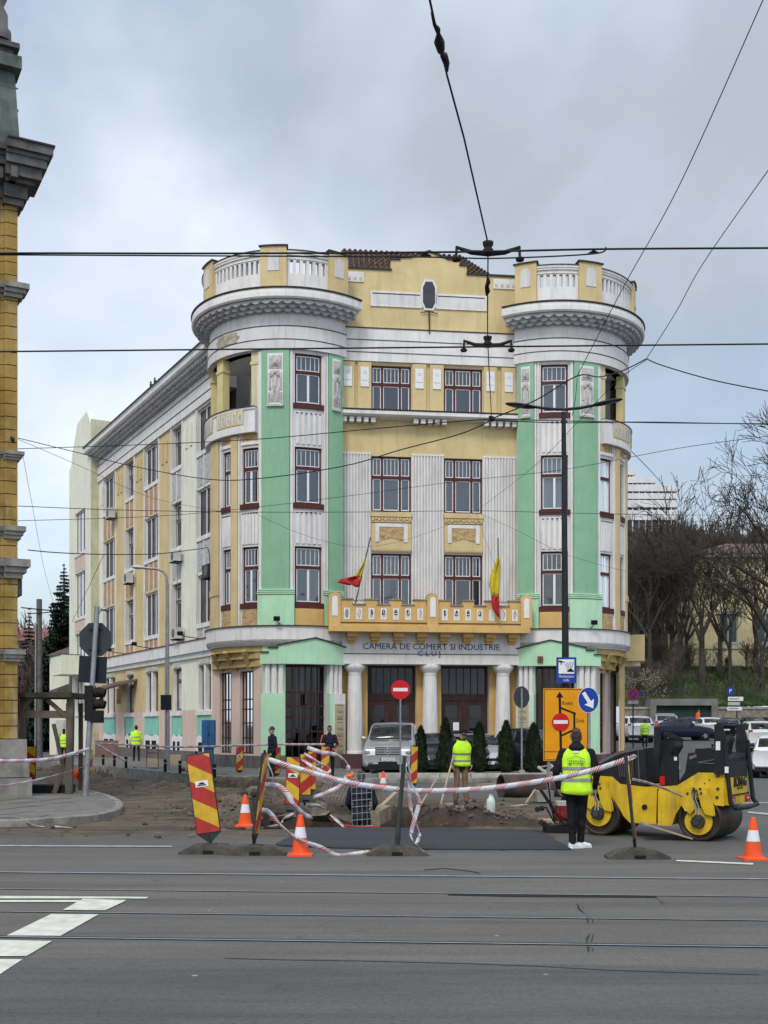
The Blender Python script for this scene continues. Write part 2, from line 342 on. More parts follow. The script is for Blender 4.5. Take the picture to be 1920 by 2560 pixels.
def window(mp, s0, s1, z0, z1, cols=(1,), tr=.66, frame=maroon, sashm=wpaint, sill=True, mun=(3,), fr=-.1, curtain=None, parent=bld, gl=None, post=True, name='window', sillm=None, d=0):
    k = mp.k; fw = .07 / k; a = fr + d
    f = MB(); tot = sum(cols); zt = z0 + (z1 - z0) * tr
    f.mbox(mp, s0, s0 + fw, z0, z1, a - .08, a); f.mbox(mp, s1 - fw, s1, z0, z1, a - .08, a)
    f.mbox(mp, s0 + fw, s1 - fw, z0, z0 + .06, a - .08, a); f.mbox(mp, s0 + fw, s1 - fw, z1 - .07, z1, a - .08, a)
    if tr < 1: f.mbox(mp, s0 + fw, s1 - fw, zt - .05, zt + .07, a - .08, a + .03)
    xs = []; c = 0
    for i, w_ in enumerate(cols):
        lo = s0 + fw if i == 0 else s0 + (s1 - s0) * c / tot + fw * .6
        c += w_
        hi = s1 - fw if i == len(cols) - 1 else s0 + (s1 - s0) * c / tot - fw * .6
        if i < len(cols) - 1: f.mbox(mp, hi, hi + fw * 1.2, z0 + .06, z1 - .07, a - .08, a + .02)
        xs.append((lo, hi))
    wo_ = f.build(name, frame, parent)
    sh = MB(); sw = .035 / k
    for i, (lo, hi) in enumerate(xs):
        for (za, zb, top) in (((z0 + .06, zt - .05, 0), (zt + .07, z1 - .07, 1)) if tr < 1 else ((z0 + .06, z1 - .07, 0),)):
            sh.mbox(mp, lo, lo + sw, za, zb, a - .05, a - .01); sh.mbox(mp, hi - sw, hi, za, zb, a - .05, a - .01)
            sh.mbox(mp, lo + sw, hi - sw, za, za + .04, a - .05, a - .01); sh.mbox(mp, lo + sw, hi - sw, zb - .04, zb, a - .05, a - .01)
            if top:
                m_ = mun[i % len(mun)]
                for q in range(m_):
                    t = lo + (hi - lo) * (q + 1) / (m_ + 1); sh.mbox(mp, t - .011/k, t + .011/k, za + .04, zb - .04, a - .04, a - .015)
            elif post and len(xs) == 1:
                t = (lo + hi) / 2; sh.mbox(mp, t - .045/k, t + .045/k, za + .04, zb - .04, a - .05, a)
    sh.build('sash', sashm, wo_)
    g = MB(); n = mp.n(s0, s1)
    for q in range(n):
        p0 = s0 + (s1-s0)*q/n; p1 = s0 + (s1-s0)*(q+1)/n
        g.add([mp(p0,z0,a-.035), mp(p1,z0,a-.035), mp(p1,z1,a-.035), mp(p0,z1,a-.035)], [(0,1,2,3)])
    g.build('pane', gl or glass, wo_)
    ck = curtain if curtain is not None else rnd.choice(['full', 'full', 'full', 'half', 'dim', 'side'])
    if ck != 'none':
        cb = MB(); spans = {'full': [(0, 1)], 'half': [(.05, .5), (.62, .98)], 'dim': [(0, 1)], 'side': [(0, .3), (.72, 1)]}[ck]
        for u0, u1 in spans:
            m_ = max(6, int((u1 - u0) * 26)); zl = z0 + .02; vs = []
            for q in range(m_ + 1):
                t = s0 + (s1 - s0) * (u0 + (u1 - u0) * q / m_); dd = a - .13 + .025 * sin(q * 1.9 + s0) ; vs += [mp(t, zl, dd), mp(t, z1, dd)]
            cb.add(vs, [(2*q, 2*q+2, 2*q+3, 2*q+1) for q in range(m_)], 0, True)
        cb.build('curtain', curtd if ck == 'dim' else curt, wo_)
    if sill:
        MB().mbox(mp, s0 - .06/k, s1 + .06/k, z0 - .2, z0, -.1 + d, .07 + d).build('sill', sillm or frame, wo_)
    return wo_
# ---------------------------------------------------------------- facade between the towers
HW = 3.62
fw_ = [(fu(928), fu(1028)), (fu(1110), fu(1206))]
holes = []; wins = []
for a, b in fw_:
    for z0, z1 in ((14.42, 16.42), (10.5, 12.74), (6.3, 8.8)):
        holes.append((a, b, z0, z1)); wins.append((a, b, z0, z1))
wall = MB()
cellwall(wall, FM, (-HW, HW), (5.4, 16.54), holes, back=1, rec=.42, mf=lambda s, z: 2 if z > 12.84 else 0)
# ground part with door recesses
doors = [(fu(918, -.1), fu(1040, -.1), .69, 4.27), (fu(1102, -.1), fu(1222, -.1), .69, 4.27)]
cellwall(wall, FM, (-HW, HW), (0, 5.4), doors, back=1, rec=.5, mf=lambda s, z: 3)
wall.mbox(FM, -HW, HW, 16.54, 17.9, -.4, .12, 0)
wall.mbox(FM, -HW, HW, 17.38, 17.41, .12, .135, 4); wall.mbox(FM, -HW, HW, 16.88, 16.91, .12, .135, 4); wall.mbox(FM, -HW, HW, 17.86, 17.9, .12, .15, 4)
wall.build('facade_wall', [white, dark, yellow, ochre, edge], bld)
ckinds = ['dim', 'full', 'full', 'full', 'full', 'dim']; 
for i, (a, b, z0, z1) in enumerate(wins):
    window(FM, a, b, z0, z1, cols=(.8, 1.3, .8), mun=(1, 3, 1), tr=.62, sill=False, curtain=['dim', 'full', 'half', 'dim', 'full', 'side'][i])
# gable
def gtop(s):
    g0 = fu(978); g1 = fu(1167); gm = fu(1073)
    if s < g0: return 20.28
    if s > g1: return 20.26
    if s < g0 + .35: return 20.72
    if s > g1 - .3: return 20.62
    if abs(s - gm) < .75: return 21.12 - abs(s - gm) * .35
    return 20.84 - (abs(s - gm) - .75) * .07
g = MB(); ss = sorted([-HW, fu(978) - .001, fu(978), fu(978) + .349, fu(978) + .35, fu(1073) - .75, fu(1073), fu(1073) + .75, fu(1167) - .3, fu(1167) - .299, fu(1167), fu(1167) + .001, HW])
for a, b in zip(ss, ss[1:]):
    if b - a > .01: g.mstrip(FM, a, b, 1, 17.9, lambda t, a=a, b=b: gtop(a + .0005 if abs(t-a) < 1e-6 else b - .0005), -.35, 0, 0); g.mstrip(FM, a - .02, b + .02, 1, lambda t, a=a, b=b: gtop(a + .0006 if t < (a+b)/2 else b - .0006), lambda t, a=a, b=b: .07 + gtop(a + .0006 if t < (a+b)/2 else b - .0006), -.4, .06, 1)
for dz in (18.4,): pass
g.build('gable', [yellow, edge], bld)
ow = MB(); cx_ = fu(1072); zc_ = 19.35
octp = lambda rw, rh: [(cx_ - rw*.55, zc_ - rh), (cx_ + rw*.55, zc_ - rh), (cx_ + rw, zc_ - rh*.55), (cx_ + rw, zc_ + rh*.55), (cx_ + rw*.55, zc_ + rh), (cx_ - rw*.55, zc_ + rh), (cx_ - rw, zc_ + rh*.55), (cx_ - rw, zc_ - rh*.55)]
ow.poly(FM, octp(.33, .62), 0, .05)
o_ = ow.build('gable_window', white, bld); MB().poly(FM, octp(.25, .54), .05, .06).build('pane', M('slate_glass', (.05,.055,.065), rough=.6, var=.2), o_)
pn = MB()
for a, b in ((fu(926), fu(1055)), (fu(1089), fu(1216))):
    pn.mbox(FM, a, b, 18.8, 19.42, 0, .05, 0); pn.mbox(FM, a + .08, b - .08, 18.88, 19.34, .05, .052, 1)
    pn.mbox(FM, a + .08, b - .08, 19.30, 19.34, .052, .06, 2)
pn.build('gable_panel', [white, lilac, edge], bld)
for a, b in ((fu(851), fu(909)), (fu(1233), fu(1291))):
    fz = MB(); fz.mbox(FM, a, b, 19.75, 20.15, 0, .04, 0)
    for q in range(4): t = a + (b - a) * (q + .5) / 4; fz.mbox(FM, t - .06, t + .06, 19.82, 19.94, .04, .05, 1)
    fz.build('frieze_panel', [white, relief], bld)
# top storey pilasters and plaques
for k in range(3):
    xs = ((847, 887), (893, 929)), ((1029, 1066), (1073, 1109)), ((1207, 1242), (1251, 1292)); 
    for a, b in xs[k]:
        a_, b_ = max(fu(a), -HW), min(fu(b), HW)
        pl = MB().mbox(FM, a_ + .02, b_ - .02, 14.5, 16.5, 0, .1).build('pilaster', yellow, bld)
        c_ = (a_ + b_) / 2; q_ = MB().mbox(FM, c_ - .17, c_ + .17, 15.5, 16.3, .1, .14, 0)
        q_.mbox(FM, c_ - .12, c_ + .12, 15.74, 15.77, .14, .146, 1); q_.mbox(FM, c_ - .08, c_ + .08, 16.03, 16.05, .14, .146, 1); q_.mbox(FM, c_ - .05, c_ + .05, 16.1, 16.12, .14, .146, 1)
        q_.build('plaque', [wpaint, greyst], pl)
# ledge with dentils
lg = MB().sweep(FM, -HW - .2, HW + .2, [(0, 14.2), (.45, 14.24), (.55, 14.3), (.55, 14.42), (.5, 14.47), (0, 14.5)], 0)
lg.mbox(FM, -HW - .2, HW + .2, 14.47, 14.5, .45, .58, 1)
for c0 in (-2.9, 0, 2.9):
    for q in range(5):
        t = c0 + (q - 2) * .29; lg.mbox(FM, t - .09, t + .09, 14.02, 14.21, 0, .38, 0)
lg.build('ledge', [white, edge], bld)
# fluted panels between the windows
for a, b in ((-HW, fw_[0][0]), (fw_[0][1], fw_[1][0]), (fw_[1][1], HW)):
    n = int(round((b - a) / .125)); fp = MB()
    for q in range(n):
        t0 = a + (b - a) * q / n; t1 = a + (b - a) * (q + 1) / n; m_ = (t0 + t1) / 2; hw = (t1 - t0) * .42
        pts = [(m_ - hw, .005), (m_ - hw * .8, .045), (m_, .07), (m_ + hw * .8, .045), (m_ + hw, .005)]
        vs = [FM(s, z, d) for z in (6.9, 12.78) for s, d in pts]
        fp.add(vs, [(i, i+1, i+6, i+5) for i in range(4)] + [(4,3,2,1,0), (5,6,7,8,9)], 0)
    fp.mbox(FM, a + .01, b - .01, 12.79, 12.86, 0, .06, 0)
    fp.build('fluted_panel', white, bld)
# yellow spandrels
for a, b in fw_:
    sp = MB().mbox(FM, a, b, 8.86, 10.44, 0, .09, 0)
    n = 13
    for q in range(n):
        t = a + (b - a) * (q + .5) / n; sp.mbox(FM, t - .035, t + .035, 8.9, 9.0, .09, .13, 0); sp.mbox(FM, t - .045, t + .045, 10.12 + .04 * (q % 2), 10.24, .09, .13, 0)
    sp.mbox(FM, a - .02, b + .02, 10.27, 10.47, .09, .15, 0); sp.mbox(FM, a, b, 10.02, 10.05, .09, .1, 2)
    c_ = (a + b) / 2
    sp.mbox(FM, c_ - .66, c_ - .5, 9.25, 10.0, .09, .12, 1); sp.mbox(FM, c_ + .5, c_ + .66, 9.25, 10.0, .09, .12, 1); sp.mbox(FM, c_ - .5, c_ + .5, 9.86, 10.0, .09, .12, 1)
    sp.poly(FM, [(c_ - .48, 9.3), (c_, 9.42), (c_ + .48, 9.3), (c_ + .48, 9.84), (c_ - .48, 9.84)], .09, .105, 3)
    sp.build('spandrel', [yellow, white, edge, brownst], bld)
# entablature, lettering, brackets
en = MB().mbox(FM, -HW, HW, 4.27, 5.5, -.1, .75, 0); en.mbox(FM, -HW, HW, 4.66, 4.69, .75, .765, 1); en.mbox(FM, -HW, HW, 4.27, 4.64, .75, .775, 0)
en.build('entablature', [white, edge], bld)
uL, uR = fu(908, .77), fu(1249, .77); mid = (uL + uR) / 2
text('CAMERA DE COMERT SI INDUSTRIE', .345, blue, FM(mid, 4.86, .77), U, bld, extr=.015, sx=(uR - uL) / 5.45)
text('C L U J', .30, blue, FM(fu(1073, .77), 4.60, .79), U, bld, extr=.015, sx=1.05)
for q in range(8):
    t = -3.25 + q * 6.5 / 7
    b_ = MB().mbox(FM, t - .2, t + .2, 5.33, 5.5, .7, 1.25); b_.mbox(FM, t - .16, t + .16, 5.2, 5.33, .7, 1.05); b_.mbox(FM, t - .13, t + .13, 5.1, 5.2, .7, .9)
    b_.build('bracket', ochre, bld)
# balcony
BM = Map(lambda s, z, d: FM(s, z, 1.45 + d)); bl, br = fu(822, 1.5), fu(1325, 1.5)
bc = MB().mbox(FM, bl, br, 5.5, 5.72, 0, 1.55, 0)
ov = []; hp = (fu(852, 1.5), fu(1066, 1.5)), (fu(1098, 1.5), fu(1302, 1.5))
for (a, b) in hp:
    for q in range(7): t = a + (b - a) * (q + .5) / 7; ov.append((t - .11, t + .11, 5.98, 6.42))
cw = MB(); cellwall(cw, BM, (bl, br), (5.72, 6.55), ov, rec=.16, back=1, mi=0)
# see-through ovals: drop the back faces, add a rear skin
keep = [i for i, m_ in enumerate(cw.m) if m_ != 1]; cw.f = [cw.f[i] for i in keep]; cw.m = [0] * len(keep); cw.s = [False] * len(keep); cw.uv = [None] * len(keep)
cellwall(cw, Map(lambda s, z, d: FM(s, z, 1.29)), (bl, br), (5.72, 6.55), ov, rec=0, back=1, mi=0)
keep = [i for i, m_ in enumerate(cw.m) if m_ != 1]; cw.f = [cw.f[i] for i in keep]; cw.m = [0] * len(keep); cw.s = [False] * len(keep); cw.uv = [None] * len(keep)
for t0, t1, za, zb in ov:       # white oval rings narrowing the openings
    c_ = (t0 + t1) / 2; zc2 = (za + zb) / 2; k = 12; vs = []; 
    for i in range(k):
        q = 2 * pi * i / k + pi/12
        ci, si = cos(q), sin(q); m_ = max(abs(ci), abs(si))
        vs += [BM(c_ + .115 * ci / m_, zc2 + .225 * si / m_, .012), BM(c_ + .075 * ci, zc2 + .19 * si, .012), BM(c_ + .115 * ci / m_, zc2 + .225 * si / m_, -.14), BM(c_ + .075 * ci, zc2 + .19 * si, -.14)]
    fs = []
    for i in range(k):
        a = 4 * i; b = 4 * ((i + 1) % k); fs += [(a, b, b+1, a+1), (a+1, b+1, b+3, a+3)]
    cw.add(vs, fs, 1)
cw.mbox(BM, bl, br, 5.84, 5.87, 0, .03, 2)
for (a, b) in hp:               # crenellated coping
    for q in range(7):
        t0 = a + (b - a) * q / 7; t1 = a + (b - a) * (q + 1) / 7
        up = q in (0, 2, 4, 6); zt = 6.75 if up else 6.55
        if up: cw.mbox(BM, t0, t1, 6.55, 6.75, -.15, 0, 0)
        cw.mbox(BM, t0 - .03, t1 + .03, zt, zt + .045, -.19, .045, 3)
for px in (837, 1082, 1316):
    c_ = fu(px, 1.5)
    cw.mbox(BM, c_ - .23, c_ + .23, 5.72, 6.82, -.2, .07, 0)
    pts = [(c_ - .23 * cos(pi * i / 8) , 6.82 + .2 * sin(pi * i / 8)) for i in range(9)]
    cw.poly(BM, pts, -.2, .07, 0); cw.poly(BM, [(c_ + (s - c_) * 1.12, 6.8 + (z - 6.8) * 1.2) for s, z in pts], -.25, -.19, 3)
    cw.mbox(BM, c_ - .11, c_ + .11, 6.1, 6.78, .07, .09, 1)
    cw.poly(BM, [(c_ - .11 * cos(pi * i / 6), 6.78 + .1 * sin(pi * i / 6)) for i in range(7)], .07, .09, 1)
bp = bc.build('balcony', [ochre], bld); cw.build('balustrade', [ochre, wpaint, edge, M('grey_coping', (.25,.23,.21), var=.3)], bp)
sd_ = MB()
for s_ in (bl, br - .15): sd_.mbox(FM, s_, s_ + .15, 5.72, 6.6, .3, 1.28)
sd_.build('side_parapet', ochre, bp)
# columns
for px in (887, 1075, 1257):
    c = FM(fu(px, .4), 0, .4); c.z = 0; col = MB(); n = 24
    pr = [(.34, .69), (.34, .80), (.31, .84)]; m_ = 40; vs = []
    zs = [.8, 1.6, 2.4, 3.2, 3.86]; rs = [.325, .315, .30, .28, .262]
    for z, r in zip(zs, rs):
        for i in range(m_): q = 2 * pi * i / m_; rr = r * (1 - .045 * (i % 2)); vs.append(c + V((cos(q) * rr, sin(q) * rr, z)))
    col.add(vs, [(j*m_+i, j*m_+(i+1) % m_, (j+1)*m_+(i+1) % m_, (j+1)*m_+i) for j in range(4) for i in range(m_)])
    co = col.build('column', white, bld)
    MB().lathe(c, [(.27, 3.84), (.285, 3.88), (.27, 3.92), (.30, 3.96), (.38, 4.06), (.43, 4.14), (.43, 4.24), (.40, 4.27)], 24).build('capital', white, co)
    MB().lathe(c, [(.36, .69), (.36, .76), (.33, .81)], 24).build('base', white, co)
st = MB().mbox(FM, -HW, HW, 0, .23, 0, 1.5, 0); st.mbox(FM, -HW, HW, .23, .46, 0, 1.15, 0); st.mbox(FM, -HW, HW, .46, .69, 0, .85, 0)
st.build('entrance_steps', maroonp, bld)
# entrance doors
for (a, b, z0, z1) in doors:
    d = MB(); dd = -.35
    d.mbox(FM, a, a + .1, z0, z1, dd - .1, dd); d.mbox(FM, b - .1, b, z0, z1, dd - .1, dd); d.mbox(FM, a + .1, b - .1, z1 - .1, z1, dd - .1, dd)
    d.mbox(FM, a + .1, b - .1, 2.85, 3.12, dd - .1, dd + .03)
    n = 6
    for q in range(1, n):
        t = a + .1 + (b - a - .2) * q / n; d.mbox(FM, t - .015, t + .015, 3.12, z1 - .1, dd - .07, dd - .02)
    m_ = (a + b) / 2; d.mbox(FM, m_ - .1, m_ + .1, z0, 2.85, dd - .09, dd + .01)
    for s0, s1 in ((a + .1, m_ - .1), (m_ + .1, b - .1)):
        d.mbox(FM, s0, s0 + .14, z0, 2.85, dd - .07, dd - .01); d.mbox(FM, s1 - .14, s1, z0, 2.85, dd - .07, dd - .01)
        d.mbox(FM, s0 + .14, s1 - .14, z0, 1.35, dd - .07, dd - .01); d.mbox(FM, s0 + .14, s1 - .14, 2.65, 2.85, dd - .07, dd - .01); d.mbox(FM, s0 + .14, s1 - .14, 2.08, 2.12, dd - .07, dd - .02)
    do = d.build('entrance_door', dkbrown, bld)
    MB().add([FM(a, z0, dd - .06), FM(b, z0, dd - .06), FM(b, z1, dd - .06), FM(a, z1, dd - .06)], [(0,1,2,3)]).build('pane', dglass, do)
pp = MB().mbox(FM, doors[1][0] + .55, doors[1][0] + .8, 1.62, 1.95, -.33, -.325); pp.build('paper_notice', wpaint, bld)
# ---------------------------------------------------------------- towers
def tower(sd_):
    T = TM[sd_]; k = T.k
    tw = MB()
    mid3 = [(1.5, 21), (-37, -24), (-57, -46.4), (-89, -78)]
    H = []
    for a, b in mid3:
        for z0, z1 in ((10.53, 12.74), (6.62, 8.85)): H.append((a, b, z0, z1))
    H.append((1.5, 21, 14.44, 16.4))
    lo = (-95, -27, 13.9, 16.5)
    dr = (-5, 25.3, .3, 4.22)
    HH = H + [lo]
    mf = lambda s, z: 0
    cellwall(tw, T, (-110, 37.3), (5.0, 16.54), HH, rec=.42, back=1, mf=mf)
    # remove dark backing behind the loggia
    kp = []
    for i, f in enumerate(tw.f):
        q = sum((tw.v[j] for j in f), V((0,0,0))) / len(f)
        rel = q - TC[sd_]; ang = degrees(atan2(rel.dot(U) * -sd_, rel.dot(Nn))); rr = sqrt(rel.x**2 + rel.y**2)
        if tw.m[i] == 1 and ang < -26 and q.z > 13.9: continue
        kp.append(i)
    tw.f = [tw.f[i] for i in kp]; tw.m = [tw.m[i] for i in kp]; tw.s = [tw.s[i] for i in kp]; tw.uv = [tw.uv[i] for i in kp]
    cellwall(tw, T, (-21, 37.3), (0, 5.0), [dr], rec=.5, back=1, mf=lambda s, z: 2 if s > -19 else 3)
    # side return to the facade
    tw.mbox(FM, -sd_ * -1 * 0 + (sd_ * HW if sd_ > 0 else -HW), (HW + .02 if sd_ > 0 else -HW - .02), 0, 18.6, 0, .475, 0)
    # upper bands
    tw.sweep(T, -112, 40, [(-.4, 16.52), (.14, 16.52), (.14, 17.4), (.06, 17.4), (.06, 18.0), (-.4, 18.0)], 0)
    tw.sweep(T, -112, 40, [(.14, 16.88), (.155, 16.88), (.155, 16.91), (.14, 16.91)], 4); tw.sweep(T, -112, 40, [(.06, 17.4), (.16, 17.4), (.16, 17.43), (.06, 17.43)], 4)
    tw.build('tower_wall', [lilac, dark, mint, pink, edge], bld)
    # cornice
    cn = MB().sweep(T, -118, 43, [(-.6, 18.3), (.72, 18.3), (.74, 18.27), (.80, 18.33), (.80, 18.5), (.78, 18.62), (.75, 18.66), (-.6, 18.72)], 0)
    cn.sweep(T, -118, 43, [(.74, 18.66), (.83, 18.66), (.83, 18.70), (.2, 18.76), (.2, 18.72)], 1)
    co = cn.build('cornice', [white, edge], bld)
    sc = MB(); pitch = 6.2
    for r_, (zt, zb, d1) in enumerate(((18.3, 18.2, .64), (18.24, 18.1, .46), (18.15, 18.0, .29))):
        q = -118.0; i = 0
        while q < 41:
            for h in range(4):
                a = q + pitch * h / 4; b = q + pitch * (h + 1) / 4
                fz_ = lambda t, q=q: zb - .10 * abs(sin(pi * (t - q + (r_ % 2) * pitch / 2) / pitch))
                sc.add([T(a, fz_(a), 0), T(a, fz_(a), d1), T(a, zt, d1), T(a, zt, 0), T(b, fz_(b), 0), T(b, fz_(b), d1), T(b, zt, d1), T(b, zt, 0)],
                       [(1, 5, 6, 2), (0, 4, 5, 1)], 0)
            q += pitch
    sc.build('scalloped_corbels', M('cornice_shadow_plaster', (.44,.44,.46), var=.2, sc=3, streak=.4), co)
    # roof parapet
    pr = MB(); d1 = .27; d0 = .05
    Hs = []; 
    def openings(a, b, n):
        for q in range(n):
            c_ = a + (b - a) * (q + .5) / n; wv = (b - a) / n * .27; Hs.append((c_ - wv, c_ + wv, 19.42, 19.92))
    openings(-58, -21, 10); openings(-3, 22, 6); openings(-106, -75, 8)
    D1 = Map(lambda a, z, d: T(a, z, d1), 3, k); D0 = Map(lambda a, z, d: T(a, z, d0), 3, k)
    for mp_ in (D1, D0):
        t_ = MB(); cellwall(t_, mp_, (-150, 36), (18.7, 20.25), Hs, rec=0, back=1)
        for f, m_ in zip(t_.f, t_.m):
            if m_ == 0: pr.add([t_.v[j] for j in f], [tuple(range(len(f)))], 0)
    for a, b, z0, z1 in Hs:
        for s_ in (a, b): pr.add([T(s_, z0, d0), T(s_, z0, d1), T(s_, z1, d1), T(s_, z1, d0)], [(0,1,2,3)], 0)
        pr.add([T(a, z0, d0), T(b, z0, d0), T(b, z0, d1), T(a, z0, d1)], [(0,1,2,3)], 0); pr.add([T(a, z1, d0), T(b, z1, d0), T(b, z1, d1), T(a, z1, d1)], [(0,1,2,3)], 0)
    pr.sweep(T, -150, 36, [(.0, 20.1), (d1 + .06, 20.1), (d1 + .06, 20.15), (d1 + .09, 20.18), (d1 + .09, 20.27), (0, 20.3)], 0)
    pr.sweep(T, -150, 36, [(.0, 20.27), (d1 + .12, 20.27), (d1 + .12, 20.30), (0, 20.33)], 1)
    pr.sweep(T, -150, 36, [(d1, 19.96), (d1 + .03, 19.96), (d1 + .03, 20.0), (d1, 20.0)], 0)
    po = pr.build('parapet', [white, edge], bld)
    for a, b in ((-20, -4), (23, 37), (-74, -59), (-124, -108)):
        c_ = (a + b) / 2; q = MB().mbox(T, a, b, 18.7, 20.4, -.05, .42, 0); q.mbox(T, a - 1, b + 1, 20.4, 20.45, -.08, .48, 1)
        q.add([T(a-1, 20.45, .48), T(b+1, 20.45, .48), T(b+1, 20.45, -.08), T(a-1, 20.45, -.08), T(c_, 20.58, .2)], [(0,1,4), (1,2,4), (2,3,4), (3,0,4)], 2)
        hw = (b - a) * .22
        pts = [(c_ - hw, 19.45), (c_ + hw, 19.45)] + [(c_ + hw * cos(pi * i / 8), 20.0 + .2 * sin(pi * i / 8)) for i in range(9)]
        q.poly(T, pts, .40, .445, 2); q.build('parapet_pier', [yellow, edge, greyst if 0 else lilac], po)
    # vertical strips, pilasters, windows
    for a, b, lo_, hi_ in ((-21, -2.35, 7.15, 16.52), (25.6, 37.2, 7.15, 16.52)):
        p_ = MB().mbox(T, a, b, lo_, hi_, 0, .1, 0).build('green_pilaster', green, bld)
        c_ = (a + b) / 2; hw = (b - a) * .28; rl = MB().mbox(T, c_ - hw, c_ + hw, 14.35, 16.35, .1, .13, 0)
        rl.mbox(T, c_ - hw * .8, c_ + hw * .8, 15.75, 16.25, .13, .15, 1); rp = rl.build('relief_panel', [white, relief], p_)
        fg = MB(); kk = k      # standing figure in low relief
        def blob(s, z, ws, hz, dd=.05): 
            for i in range(3):
                f_ = 1 - i * .3; fg.mbox(T, s - ws * f_ / kk, s + ws * f_ / kk, z - hz * f_, z + hz * f_, .13, .13 + dd * (i + 1) / 3 + .02, 0)
        sc_ = (b - a) * k / 1.06
        blob(c_, 16.0, .13 * sc_, .16, .1)
        for sx in (-1, 1):
            blob(c_ + sx * .17 * sc_ / kk, 15.97, .05 * sc_, .17, .05); blob(c_ + sx * .10 * sc_ / kk, 15.5, .06 * sc_, .08, .06); blob(c_ + sx * .21 * sc_ / kk, 15.25, .035 * sc_, .32, .05)
            blob(c_ + sx * .09 * sc_ / kk, 14.75, .07 * sc_, .28, .06); blob(c_ + sx * .23 * sc_ / kk, 14.62, .03 * sc_, .2, .04)
        blob(c_, 15.15, .10 * sc_, .28, .05); blob(c_, 15.6, .17 * sc_, .07, .05)
        fg.build('relief_figure', relief, rp)
        MB().mbox(T, c_ - hw * 1.08, c_ + hw * 1.08, 14.27, 14.35, .1, .18).build('relief_base', relief, rp)
        a2 = a - 2.6 if a < 0 else 22.2; b2 = 1.0 if a < 0 else 37.3
        q = MB().mbox(T, a2, b2, 5.72, 6.95, 0, .17, 0)
        for j in range(3): q.mbox(T, a2 - .3, b2 if a > 0 else b2 + .3, 6.95 + j * .075, 7.0 + j * .075, 0, .2 - j * .02, 0)
        q.mbox(T, a2, b2, 6.93, 6.95, .17, .185, 1); q.mbox(T, a2, b2, 7.0, 7.025, 0, .19, 1)
        q.build('mint_pedestal', [mint, edge], bld)
    trim = MB()
    for a, b, z0, z1 in ((-1.6, 0, 7.15, 16.5), (22.3, 23.2, 7.15, 16.5), (24.0, 25.2, 7.15, 16.5), (-23.6, -21.4, 7.15, 16.5)):
        trim.mbox(T, a, b, z0, z1, 0, .06, 0)
    for a, b in ((-40.0, -38.6), (-59.8, -58.0)): trim.mbox(T, a, b, 5.72, 13.2, 0, .06, 0)
    for a, b in ((-37, -24), (-57, -46.4)): trim.mbox(T, a - .6, b + .6, 12.86, 12.98, 0, .06, 0)
    for a, b in ((1.5, 21), (-37, -24), (-57, -46.4), (-89, -78)):   # ribbed zones between windows
        zz = [(8.95, 10.2)] + ([(12.85, 14.1)] if a > 0 else [])
        n = 5
        for z0, z1 in zz:
            for q in range(n):
                t = a + (b - a) * (q + .5) / n; trim.mbox(T, t - .065/k, t + .065/k, z0, z1, 0, .035, 0)
            for q in range(6):
                t = a + (b - a) * (q + .5) / 6; trim.mbox(T, t - .05/k, t + .04/k, z1 - .06, z1 - .02, .035, .045, 1)
    trim.build('plaster_trim', [white, edge], bld)
    yp = MB()
    for a, b in ((-46.0, -40.2), (-76.5, -60.6)):
        yp = MB().mbox(T, a, b, 5.72, 13.25, 0, .1); 
        if a < -60: yp.mbox(T, a - .5, b + .5, 7.05, 7.3, 0, .14)
        yp.build('yellow_pilaster', yellow, bld)
    for a, b in ((-36.5, -24.4), (-56.6, -46.8), (-89, -78)):
        MB().mbox(T, a, b, 12.99, 13.3, 0, .03, 0).build('roughcast_panel', brownst, bld); MB().mbox(T, a, b, 5.75, 6.38, 0, .05, 0).build('roughcast_panel', brownst, bld)
    MB().mbox(T, 1.5, 21.5, 5.74, 6.40, 0, .09).build('ochre_panel', ochre, bld)
    for i, (a, b, z0, z1) in enumerate(H):
        cu = {(-1, 1.5, 10.53): 'dim', (-1, 1.5, 6.62): 'full', (1, 1.5, 10.53): 'full', (1, 1.5, 6.62): 'none', (-1, 1.5, 14.44): 'dim', (1, 1.5, 14.44): 'dim'}.get((sd_, a, z0))
        window(T, a, b, z0, z1, cols=(1,), mun=(4 if a > 0 else 3,), tr=.63, curtain=cu if cu else rnd.choice(['side', 'half', 'dim', 'full']))
    # loggia
    lg = MB(); 
    LB = Map(lambda s, z, d: T(s, z, d), 6)
    lg.sweep(T, -96, -26, [(-1.7, 13.7), (0, 13.7), (0, 13.9), (-1.7, 13.9)], 0); lg.sweep(T, -96, -26, [(-1.7, 16.5), (-.1, 16.5), (-.1, 16.6), (-1.7, 16.6)], 0)
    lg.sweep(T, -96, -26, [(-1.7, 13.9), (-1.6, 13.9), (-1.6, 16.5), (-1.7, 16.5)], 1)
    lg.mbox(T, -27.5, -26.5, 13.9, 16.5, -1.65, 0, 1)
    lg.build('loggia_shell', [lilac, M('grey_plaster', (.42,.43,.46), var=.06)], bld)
    for a, b in ((-66, -57), (-29.5, -25.2), (-92, -86)):
        pq = MB().mbox(T, a, b, 13.9, 16.52, -.3, .0); pq.mbox(T, a - .7, b + .7, 16.0, 16.12, -.33, .03)
        pq.build('loggia_post', M('pale_yellow_plaster', (.58,.50,.24), var=.08, streak=.3), bld)
    window(Map(lambda s, z, d: T(s, z, -1.5 + d), 6, k), -60, -48, 13.9, 16.0, sill=False, curtain='dim', tr=.6)
    bp_ = MB().sweep(T, -96, -25, [(-.1, 13.3), (.24, 13.3), (.24, 13.42), (.22, 14.15), (.26, 14.2), (.26, 14.28), (-.1, 14.28)], 0)
    bp_.mbox(T, -58, -33, 13.62, 14.2, .23, .26, 1); bp_.mbox(T, -88, -64, 13.62, 14.2, .23, .26, 1)
